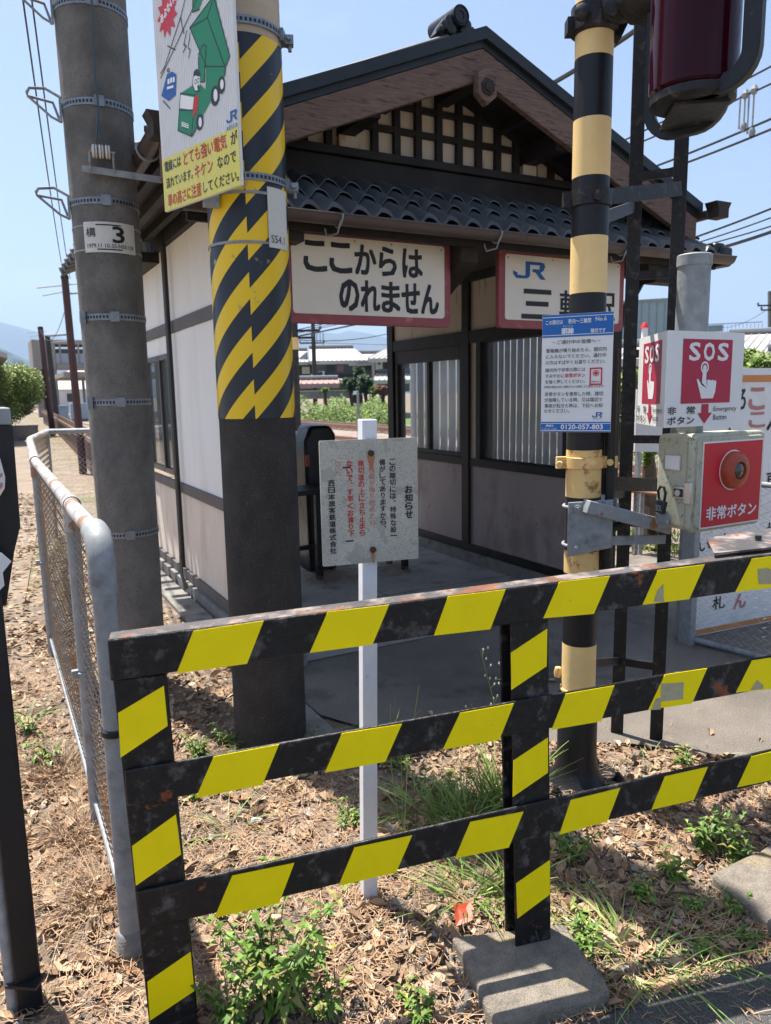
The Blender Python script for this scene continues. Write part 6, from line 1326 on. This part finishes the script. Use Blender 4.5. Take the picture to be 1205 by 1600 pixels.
# curving wooden fence
fp = [gz(68, 662), gz(80, 668), gz(100, 688), gz(125, 715), gz(146, 745), gz(175, 790)]
fp = [Vector((p.x, p.y, 0)) for p in fp]; tp_ = [639, 643, 651, 662, 670, 682]; t = thing('board_fence', 'long brown vertical-board fence curving beside the platform yard', 'fence', fp[2]); q = MB()
for (a, b), (ta, tb), (xa, xb) in zip(zip(fp, fp[1:]), zip(tp_, tp_[1:]), zip((68, 80, 100, 125, 146), (80, 100, 125, 146, 175))):
    ha, hb = vp(xa, ta, a).z, vp(xb, tb, b).z; n = max(2, int((b - a).length / .22))
    for k in range(n):
        s0, s1 = k / n, (k + .93) / n; p0, p1 = a.lerp(b, s0), a.lerp(b, s1); h = ha + (hb - ha) * s0; q.add([(p0.x, p0.y, 0), (p1.x, p1.y, 0), (p1.x, p1.y, h), (p0.x, p0.y, h), (p0.x + .03, p0.y, 0), (p1.x + .03, p1.y, 0), (p1.x + .03, p1.y, h), (p0.x + .03, p0.y, h)], [(0, 1, 2, 3), (7, 6, 5, 4), (3, 2, 6, 7), (0, 4, 5, 1)])
part('boards', q, 'brown_fence', t, smooth=False); q = MB()
for (a, b), (xa, xb), (ta, tb) in zip(zip(fp, fp[1:]), zip((68, 80, 100, 125, 146), (80, 100, 125, 146, 175)), zip(tp_, tp_[1:])): q.bar(a + Vector((-.05, 0, vp(xa, ta, a).z * .8)), b + Vector((-.05, 0, vp(xb, tb, b).z * .8)), .05, .08)
part('fence_rail', q, 'brown_fence', t)
# overpass
p = hd(90, 600, 75); D = 75; X0, Y0 = p.x, p.y
def zz(px, py): return vp(px, py, Vector((X0, Y0, 0))).z
def xx(px): return vp(px, 600, Vector((X0, Y0, 0)), 0).x
t = thing('station_overpass', 'covered station overpass with beige corrugated stair tower and glazed bridge', 'overpass', (X0, Y0, 0))
x0, x1, x2 = xx(55), xx(91), xx(215); zt, zm, zb_ = zz(75, 531), zz(75, 577), zz(110, 574)
part('stair_tower', MB().box(x0, x1, Y0, Y0 + 5, zm, zt), 'far_grey', t); part('tower_leg', MB().box(x0 + .1, x0 + .6, Y0 + .2, Y0 + 1, 0, zm).box(x1 - .5, x1, Y0 + .2, Y0 + 1, 0, zm), 'far_grey', t); part('stairwell', MB().box(x0 + .65, x1 - .55, Y0 + .6, Y0 + 4, 0, zm - .02), 'far_window', t)
part('bridge_roof', MB().box(x1 + .02, x2, Y0 - .1, Y0 + 4, zz(110, 538), zt), 'far_grey', t); part('bridge_wall', MB().box(x1 + .02, x2, Y0, Y0 + 3.8, zz(110, 568), zz(110, 552)), 'far_bluegrey', t); part('bridge_floor', MB().box(x1 + .02, x2, Y0 - .15, Y0 + 4, zz(110, 576), zz(110, 568) - .02), 'far_grey', t)
part('bridge_glazing', MB().box(x1 + .1, x2, Y0 + .1, Y0 + 3.7, zz(110, 552) + .01, zz(110, 545)), 'far_window', t)
for k in range(9): xk = x1 + (x2 - x1) * (k + .5) / 9; part('mullion', MB().box(xk - .08, xk + .08, Y0 - .06, Y0 + .05, zz(110, 568), zz(110, 538)), 'far_grey', t)
part('platform_canopy', MB().box(x1 - 1, x2, Y0 - 16, Y0 - 3, zz(110, 596), zz(110, 590)), 'far_grey', t)
for k in range(4): part('canopy_post', MB().box(x1 + 1 + k * 3, x1 + 1.2 + k * 3, Y0 - 9, Y0 - 8.8, 0, zz(110, 596)), 'far_bluegrey', t)
# hazy far town at left
rnd = random.Random(5)
for i, (px, D, w_, h) in enumerate(((120, 120, 6, 5), (135, 140, 7, 6.5), (110, 150, 5, 5), (150, 130, 8, 6), (88, 160, 7, 6))):
    p = hd(px, 600, D); t = thing('far_house', ('pale distant house seen under the overpass', 'pale distant house seen right of the tall lamp post, under the bridge', 'tiny distant house left of the tall lamp post', 'distant house against the grey pole, under the bridge', 'distant house behind the stair tower')[i], 'house', (p.x, p.y, 0), 'distant houses under the overpass')
    part('wall', MB().box(p.x - w_ / 2, p.x + w_ / 2, p.y, p.y + 6, 0, h * .6), ('house_white', 'far_bluegrey', 'house_grey')[i % 3], t); part('roof', MB().prism([(p.x - w_ / 2 - .4, p.y - .4, h * .6 + .003), (p.x + w_ / 2 + .4, p.y - .4, h * .6 + .003), (p.x + w_ / 2 - 1, p.y + 3, h), (p.x - w_ / 2 + 1, p.y + 3, h)], (0, .3, 0)), 'roof_grey', t)
    part('window', MB().box(p.x - w_ / 4, p.x, p.y - .05, p.y - .002, 1.2, 2.4), 'far_window', t)

# ---- through the passage: houses across the track
HD = 62.0
def HP(px, py, D=HD): return hd(px, py, D)
hx = (Vector((CR.x, CR.y, 0))).normalized(); hy = Vector((fwd.x, fwd.y, 0)).normalized()
cen = hd(530, 600, 1).xy.to_3d(); cen.z = 0; hy = cen.normalized(); hx = Vector((hy.y, -hy.x, 0))
class Fac:
    def __init__(s, D): s.o = hy * D; s.D = D
    def p(s, px, py, d=0):
        n = hy; dd = ray(px, py); t = (s.D + d) / (n.dot(dd)); return Vector((0, 0, HC)) + dd * t
def facbox(F_, px0, px1, py0, py1, d0, d1):      # front rectangle py0 top, extruded in depth
    a, b = F_.p(px0, (py0 + py1) / 2, d0), F_.p(px1, (py0 + py1) / 2, d0); zt, zb = F_.p((px0 + px1) / 2, py0, d0).z, F_.p((px0 + px1) / 2, py1, d0).z
    return [Vector((a.x, a.y, zb)), Vector((b.x, b.y, zb)), Vector((b.x, b.y, zt)), Vector((a.x, a.y, zt))], hy * (d1 - d0)
def fb(name, F_, m, t, *args): return part(name, MB().prism(*facbox(F_, *args)), m, t, smooth=False)
def froof(F_, t, px0, px1, pyr, pye, rx0=None, rx1=None, m='roof_grey', d=-1.0, dr=4.0, name='roof'):
    a, b = F_.p(px0, pye, d), F_.p(px1, pye, d); c, e = F_.p(rx1 if rx1 else px1, pyr, dr), F_.p(rx0 if rx0 else px0, pyr, dr); up = Vector((0, 0, -.25))
    b.z = a.z; e.z = c.z
    r_ = part(name, MB().prism([a, b, c, e], up), m, t, smooth=False); back = [e + Vector((0, 0, 0)), c, c + hy * (dr - d) - Vector((0, 0, c.z - a.z)), e + hy * (dr - d) - Vector((0, 0, c.z - a.z))]
    part('rear_roof', MB().prism(back, up), m, t, smooth=False); n = int((b - a).length / .32); q = MB()
    for k in range(n + 1): s = k / n; q.tube([a.lerp(b, s) + Vector((0, 0, .03)), e.lerp(c, s) + Vector((0, 0, .01))], .035, 5)
    part('tile_rolls', q, m, r_, smooth=False); part('ridge', MB().tube([e + Vector((0, 0, .12)), c + Vector((0, 0, .12))], .16, 8), 'house_grey', r_); return r_
F1_ = Fac(56)
t = thing('tiled_house', 'wide grey two-storey house with pale tiled roof, across the tracks', 'house', F1_.p(530, 600) * Vector((1, 1, 0)) if False else (F1_.p(530, 600).x, F1_.p(530, 600).y, 0))
fb('wall', F1_, 'house_grey', t, 490, 612, 563, 610, 0, 7); froof(F1_, t, 484, 576, 544, 564, 483, 552); froof(F1_, t, 545, 622, 552, 566, 552, 622, name='side_roof', dr=3.0)
fb('eave_band', F1_, 'house_dark', t, 490, 612, 563, 567, -.1, -.002); w_ = fb('window', F1_, 'far_window', t, 510, 524, 571, 581, -.08, -.002); fb('shutter', F1_, 'roof_brown', w_, 527, 537, 570, 581, -.1, -.003); fb('window', F1_, 'far_window', t, 571, 582, 571, 578, -.08, -.002)
froof(F1_, t, 486, 560, 590, 594, 486, 560, m='roof_grey', d=-2.2, dr=-.2, name='lower_roof'); fb('balcony_rail', F1_, 'house_dark', t, 492, 560, 585, 590, -.4, -.1)
a = F1_.p(502, 583, -.5); ac = part('air_conditioner', MB().prism(*facbox(F1_, 498, 507, 580, 588, -.7, -.1)), 'house_white', t); part('fan', MB().lathe(F1_.p(501, 584, -.71), [(.16, 0), (.16, .01)], 16, -hy), 'far_window', ac)
F2_ = Fac(60)
t = thing('gabled_house', 'low brown-grey house with a pale blue-white gable, left of the tiled house', 'house', (F2_.p(465, 600).x, F2_.p(465, 600).y, 0)); fb('wall', F2_, 'house_dark', t, 440, 491, 567, 612, 0, 6); a, b, c = F2_.p(458, 567), F2_.p(482, 567), F2_.p(480, 549); part('gable', MB().prism([a, b, c], hy * .3), 'far_bluegrey', t); froof(F2_, t, 430, 482, 548, 566, 430, 480); fb('window', F2_, 'house_white', t, 472, 484, 573, 584, -.08, -.002)
F3_ = Fac(46)
t = thing('shed_roof', 'open shed with striped brown corrugated roof, in front of the houses', 'shed', (F3_.p(490, 600).x, F3_.p(490, 600).y, 0)); froof(F3_, t, 462, 531, 593, 600, 462, 528, m='roof_brown', d=-.5, dr=2)
for px in (463, 477, 516): fb('shed_post', F3_, 'bark', t, px, px + 1.6, 600, 620, 0, .15)
t = thing('block_wall', 'low pale grey block wall behind the weeds across the tracks', 'wall', (F3_.p(520, 615, -1).x, F3_.p(520, 615, -1).y, 0)); fb('wall_body', F3_, 'kerb_concrete', t, 458, 548, 611, 623, -1.4, -1.2); fb('wall_cap', F3_, 'house_white', t, 458, 548, 610, 611, -1.45, -1.15)
F4_ = Fac(50)
t = thing('white_house', 'white-walled house with bright roofs at the right of the passage view', 'house', (F4_.p(600, 600).x, F4_.p(600, 600).y, 0)); fb('wall', F4_, 'house_dark', t, 586, 640, 558, 612, 0, 5); w_ = fb('white_wall', F4_, 'house_white', t, 587, 598, 561, 578, -.06, -.002); fb('window', F4_, 'far_window', w_, 591, 594, 562, 570, -.1, -.062)
froof(F4_, t, 575, 650, 541, 560, 610, 650); froof(F4_, t, 584, 650, 582, 594, 590, 650, d=-2.5, dr=0, name='lower_roof')
# topiary and bushes
def ft(px, pyt, pyb, D, rpx, label, lm, seed, name='clipped_tree', cat='tree', n=5000, zb=0, leaf=.09, squash=1):
    p = hd(px, 600, D); z1 = vp(px, pyt, p).z; z0 = vp(px, pyb, p).z; r = rpx / F * D * 1.05; h = (z1 - z0) / 2
    tree(name, label, cat, (p.x, p.y, zb), z1, (r, r * squash, h), n, leaf, lm, None, seed, .12, cz=(z1 + z0) / 2 - zb)
ft(571, 583, 616, 42, 13, 'round clipped dark green tree across the tracks', 'topiary_leaf', 11); ft(562, 572, 590, 43, 9, 'layered pine tip above the round clipped tree', 'topiary_leaf', 12, 'garden_pine'); ft(548, 588, 612, 43, 11, 'sprawling dark garden pine left of the round clipped tree', 'topiary_leaf', 13, 'garden_pine')
ft(598, 600, 618, 41, 11, 'reddish-brown bush right of the round clipped tree', 'red_leaf', 14, 'bush', 'bush', 3500); ft(584, 602, 618, 41.5, 7, 'small green bush between round tree and reddish bush', 'bank_leaf', 15, 'bush', 'bush', 2000); ft(508, 605, 613, 43, 5, 'small pale green bush under the shed roof', 'bank_leaf', 16, 'bush', 'bush', 900)
# overgrown bank: ground cover beyond the tracks
q = MB(); q2_ = MB(); rnd = random.Random(31)
for _ in range(42000):
    px = rnd.uniform(440, 615); D = rnd.uniform(21, 44); p = hd(px, 620, D)
    if p.x < 16.0: continue
    hmax = .35 + .75 * (D - 22) / 18 + .25 * math.sin(px * .11) + .15 * math.sin(px * .31 + D); z = hmax * rnd.random(); dd = rv(rnd); dd.z = abs(dd.z); dd.normalize(); side = dd.orthogonal().normalized(); L = rnd.uniform(.07, .16); pp_ = Vector((p.x, p.y, max(z, 0)))
    dry = 27 < D < 33 and (math.sin(px * .07 + 1) > .1) and rnd.random() < .75
    (q2_ if dry else q).add([pp_ - side * L * .3, pp_ + dd * L, pp_ + side * L * .3, pp_ - dd * L * .5], [(0, 1, 2, 3)])
for _ in range(14000):
    y_ = rnd.uniform(4, 26); x = 17.0 + rnd.random() * 6; z = rnd.random() * (.25 + (x - 17) * .12); dd = rv(rnd); dd.z = abs(dd.z); side = dd.orthogonal().normalized(); L = .12; p = Vector((x, y_, z)); q.add([p - side * L * .3, p + dd * L, p + side * L * .3, p - dd * L * .5], [(0, 1, 2, 3)])
o = part('overgrown_bank', q, 'bank_leaf', kind='stuff', smooth=False); o['label'] = 'bright green overgrown bank beyond the tracks'
o = part('dry_vines', q2_, 'dry_weed_leaf', kind='stuff', smooth=False); o['label'] = 'brownish dried vines on the green bank'
sheet('bank_ground', [(18.7, -20), (90, -20), (90, 140), (18.7, 140)], 'ground_grass' if 'ground_grass' in K else 'bank_soil', z=.012) if False else None
mk('meadow', (.09, .16, .035), .95, var=.35, vs=2, col2=(.17, .16, .07), c2s=.6, c2t=.5, c2w=.15)
sheet('meadow', [(18.7, -40), (140, -40), (140, 44), (70, 52), (40, 46), (25, 52), (18.7, 60)], 'meadow', z=.006)
# grass strip between fence and ballast on the right
q = MB(); rnd = random.Random(33)
for _ in range(26000):
    x = rnd.uniform(10.8, 18.5) if rnd.random() < .55 else rnd.uniform(5.6, 6.6); y_ = rnd.uniform(-2, 16)
    if 13.8 < x < 16.1 : continue
    h_ = rnd.uniform(.04, .16) * (1 if x > 7 else .6); a = rnd.uniform(0, 6.28); d = Vector((math.cos(a) * .5, math.sin(a) * .5, 1)) * h_; s = Vector((-math.sin(a), math.cos(a), 0)) * .01; p = Vector((x, y_, .03)); q.add([p - s, p + s, p + d], [(0, 1, 2)])
o = part('trackside_grass', q, 'bank_leaf', kind='stuff', smooth=False); o['label'] = 'green grass growing beside and between the tracks'
# poles and wires across the track
def pole(label, px_b, px_t, py_t, D, r, m='pole_concrete', arms=(), name='line_pole', grp='poles along the railway', bands=()):
    p = hd(px_b, 640, D); b = Vector((p.x, p.y, 0)); tp = vp(px_t, py_t, b); t = thing(name, label, 'pole', b, grp); part('shaft', MB().tube([b, tp], [r * 1.2, r], 12), m, t)
    for (py, w0, w1) in arms: c = vp(px_t, py, b); c = Vector((b.x + (tp.x - b.x) * c.z / tp.z, b.y, c.z)); q_ = part('crossarm', MB().bar(c - lf * w0, c + lf * w1, .08, .08), 'steel_black', t); part('insulator', MB().lathe(c - lf * w0 + Vector((0, 0, .04)), [(.05, 0), (.07, .08), (.03, .14)], 8).lathe(c + lf * w1 + Vector((0, 0, .04)), [(.05, 0), (.07, .08), (.03, .14)], 8), 'house_grey', q_)
    for (py, m2) in bands: c = vp(px_t, py, b); part('painted_band', MB().lathe((b.x + .0, b.y, c.z - .2), [(r * 1.3, 0), (r * 1.3, .45)], 12), m2, t)
    return t
pole('dark railway pole with a yellow band at the left side of the passage view', 463, 455, 380, 29, .14, arms=((517, .1, 1.0), (528, .1, .7)), bands=((538, 'cross_yellow'),), m='pole_base_black')
pole('slender utility pole in front of the tiled house', 493, 489, 500, 50, .13, arms=((536, .9, .7),), m='pole_base_black')
pole('thin antenna mast on the skyline behind the tiled house', 506, 505, 520, 70, .05, m='galvanised', grp=None, name='antenna_mast')
b = hd(560, 640, 19); b = Vector((b.x, b.y, 0)); t = thing('signal_backplate', 'black rectangular signal back on a thin grey post, beyond the ticket reader', 'signal', b); part('post', MB().tube([b, vp(559, 612, b)], .035, 8), 'galvanised', t); a, c = vp(550.5, 630, b), vp(567, 616, b); part('backplate', MB().prism([(a.x, a.y, a.z), (c.x, c.y, a.z), (c.x, c.y, c.z), (a.x, a.y, c.z)], hy * .08), 'steel_black', t, bevel=.01)
# wires through passage and sky
def wire(label, pts, r=.012, grp='overhead wires', sag=.15):
    q = MB(); P_ = [Vector(p) for p in pts]; out = []
    for a, b in zip(P_, P_[1:]):
        for k in range(9): s = k / 8; c = a.lerp(b, s); c.z -= sag * 4 * s * (1 - s); out.append(c)
    c0 = out[0]; t = part('overhead_wire', q.tube(out, r, 5), 'wire'); tag(t, label, 'wire', grp)
def PX(X, *l): return [pl(a, b, 0, X) for a, b in l]
XW = 9.73
for i, (a, b, r, lab, X) in enumerate((((868, 126), (1003, 38), .028, 'thick wire descending behind the banded pole to the station roof', 6.5), ((975, 218), (1240, 83), .013, 'topmost thin wire at the right, just under the lamp guard', 9.0), ((975, 232), (1240, 112), .013, 'second thin wire below the lamp guard, carrying the hangers', 9.0), ((1015, 262), (1240, 168), .016, 'upper of the two lower parallel wires at the right', 9.0), ((1020, 272), (1240, 185), .016, 'lower of the two lower parallel wires at the right', 9.0),
    ((1070, 375), (1240, 310), .018, 'upper of four wires leaving the right roof corner', 11), ((1090, 378), (1240, 325), .012, 'second of four wires leaving the right roof corner', 11), ((1100, 382), (1240, 340), .012, 'third of four wires leaving the right roof corner', 11), ((1105, 392), (1240, 348), .028, 'thick lowest wire leaving the right roof corner', 11))):
    A1 = pl(a[0], a[1], 0, X); B1 = pl(b[0], b[1], 0, X); d = A1 - B1; E1 = B1 - d * .2; E2 = A1 + d * .15; wire(lab, [E1 - Vector((0, 30, -.3)), E1, E2] + ([E2 + Vector((0, 50, 0))] if i else []), r, sag=.03)
for i, (px, y0_, y1_) in enumerate(((1165, 147, 198), (1179, 140, 205))):
    a = pl(px, y0_, 0, 9.0); b = Vector((a.x, a.y, pl(px, y1_, 0, 9.0).z)); q = MB().tube([a, b], .012, 6).tube([a + Vector((0, .07, 0)), b + Vector((0, .07, 0))], .012, 6).lathe(a, [(.03, -.05), (.05, 0), (.03, .05)], 8).lathe(b, [(.03, -.05), (.045, 0), (.03, .05)], 8); o = part('wire_hanger', q, 'galvanised'); tag(o, ('left', 'right')[i] + ' of the two looped hangers between wires at the upper right', 'wire hanger', 'wire hangers')
T1 = vp(101, 436, Vector((hd(122, 640, 17.3).x, hd(122, 640, 17.3).y, 0)))
for i, (a, D0, e, lab) in enumerate((((33, -20), 5.0, (101, 434), 'left wire running down to the tall brown lamp post'), ((47, -20), 5.2, (102, 436), 'middle wire running down to the tall brown lamp post'), ((86, -20), 6, (119, 440), 'right wire passing close beside the grey pole'))):
    p0 = hd(a[0], a[1], D0); wire(lab, [p0, T1 + lf * (.0 + i * .12)], .006, 'wires at the left', .25)
T2 = vp(63, 515, Vector((hd(79, 640, 36).x, hd(79, 640, 36).y, 0))); wire('wire linking the tall and the middle brown lamp posts', [T1 - Vector((0, 0, .5)), T2], .008, 'wires at the left', .6)
W1_, W2_ = hd(455, 530, 29), hd(640, 512, 33); wire('sagging wire across the passage view', [W1_, W2_], .016, sag=.25); wire('thin straight wire across the passage view, just below the sagging one', [hd(455, 534, 50), hd(640, 540, 50)], .014, sag=.0)
q = MB(); a = hd(496, 514, 28); q.tube([a, a - Vector((.05, 0, .45)), a - Vector((-.1, 0, .5)), a + Vector((.1, 0, 0))], .01, 5); o = part('wire_hanger', q, 'wire'); tag(o, 'small looped hanger just under the left sign, in the passage view', 'wire hanger')
# right background buildings
class FacR(Fac):
    pass
cen = hd(1090, 600, 1).xy.to_3d(); cen.z = 0; hy = cen.normalized(); hx = Vector((hy.y, -hy.x, 0))
G1_ = Fac(38)
t = thing('warehouse', 'plain blue-grey metal-clad building behind the ladder', 'building', (G1_.p(1000, 600).x, G1_.p(1000, 600).y, 0)); fb('wall', G1_, 'far_bluegrey', t, 940, 1062, 470, 620, 0, 10); fb('parapet', G1_, 'galvanised', t, 939, 1063, 468, 471, -.08, .3)
for px in range(952, 1062, 12): fb('cladding_seam', G1_, 'far_grey', t, px, px + .5, 472, 618, -.04, -.002)
G2_ = Fac(26)
t = thing('low_house', 'low grey-roofed house between banded pole and warehouse', 'house', (G2_.p(980, 600).x, G2_.p(980, 600).y, 0)); fb('wall', G2_, 'house_dark', t, 930, 1050, 590, 640, 0, 5); froof(G2_, t, 935, 1055, 540, 562, 950, 1050, d=-.6, dr=3); froof(G2_, t, 935, 1050, 575, 600, 940, 1050, m='roof_brown', d=-2.5, dr=0, name='lower_roof')
G3_ = Fac(34)
t = thing('bright_roofed_house', 'house with bright tiled roof at the right edge, above the hedge', 'house', (G3_.p(1180, 600).x, G3_.p(1180, 600).y, 0)); fb('wall', G3_, 'house_dark', t, 1120, 1290, 560, 650, 0, 6); froof(G3_, t, 1105, 1300, 517, 552, 1140, 1300, d=-1, dr=5); froof(G3_, t, 1170, 1300, 545, 575, 1200, 1300, d=-4, dr=-1, name='lower_roof')
G4_ = Fac(60)
t = thing('flat_roofed_block', 'distant flat-roofed block with a roof railing at the right', 'building', (G4_.p(1150, 600).x, G4_.p(1150, 600).y, 0)); fb('wall', G4_, 'far_grey', t, 1106, 1192, 518, 640, 0, 8)
for k in range(15): fb('railing_bar', G4_, 'far_bluegrey', t, 1107 + k * 6, 1107.6 + k * 6, 505, 518, 0, .1)
fb('top_railing', G4_, 'far_bluegrey', t, 1106, 1192, 504.2, 505.4, 0, .1); fb('parapet', G4_, 'far_bluegrey', t, 1106, 1130, 508, 518, .2, .4)
pole('utility pole at the far right edge with crossarms', 1206, 1204, 455, 48, .14, arms=((478, 1.0, .6), (485, .8, .5)), m='pole_concrete', grp=None)
wire('faint wire from the far right utility pole down to the left', [vp(1204, 480, hd(1206, 600, 48)), hd(1125, 512, 60)], .014, grp=None, sag=.3)
for i, (px, pt, pb, D, r, lab, lm) in enumerate(((1170, 545, 600, 12, 22, 'bright green bush above the white board at the right', 'bank_leaf'), (1200, 548, 605, 11, 24, 'bright green bush at the right edge above the white board', 'bank_leaf'), (975, 575, 665, 16, 22, 'dark green bush between the blue notice and the ladder', 'shrub_leaf'), (955, 640, 700, 15, 16, 'low olive bush behind the banded pole', 'bank_leaf'), (1018, 670, 730, 8, 9, 'slim young conifer right of the ladder rail', 'weed_leaf'), (1060, 600, 700, 20, 30, 'green bush hidden mostly behind the emergency sign', 'bank_leaf'))):
    ft(px, pt, pb, D, r, lab, lm, 50 + i, 'bush', 'bush', 5200, leaf=.0055 * D if D > 10 else .03)
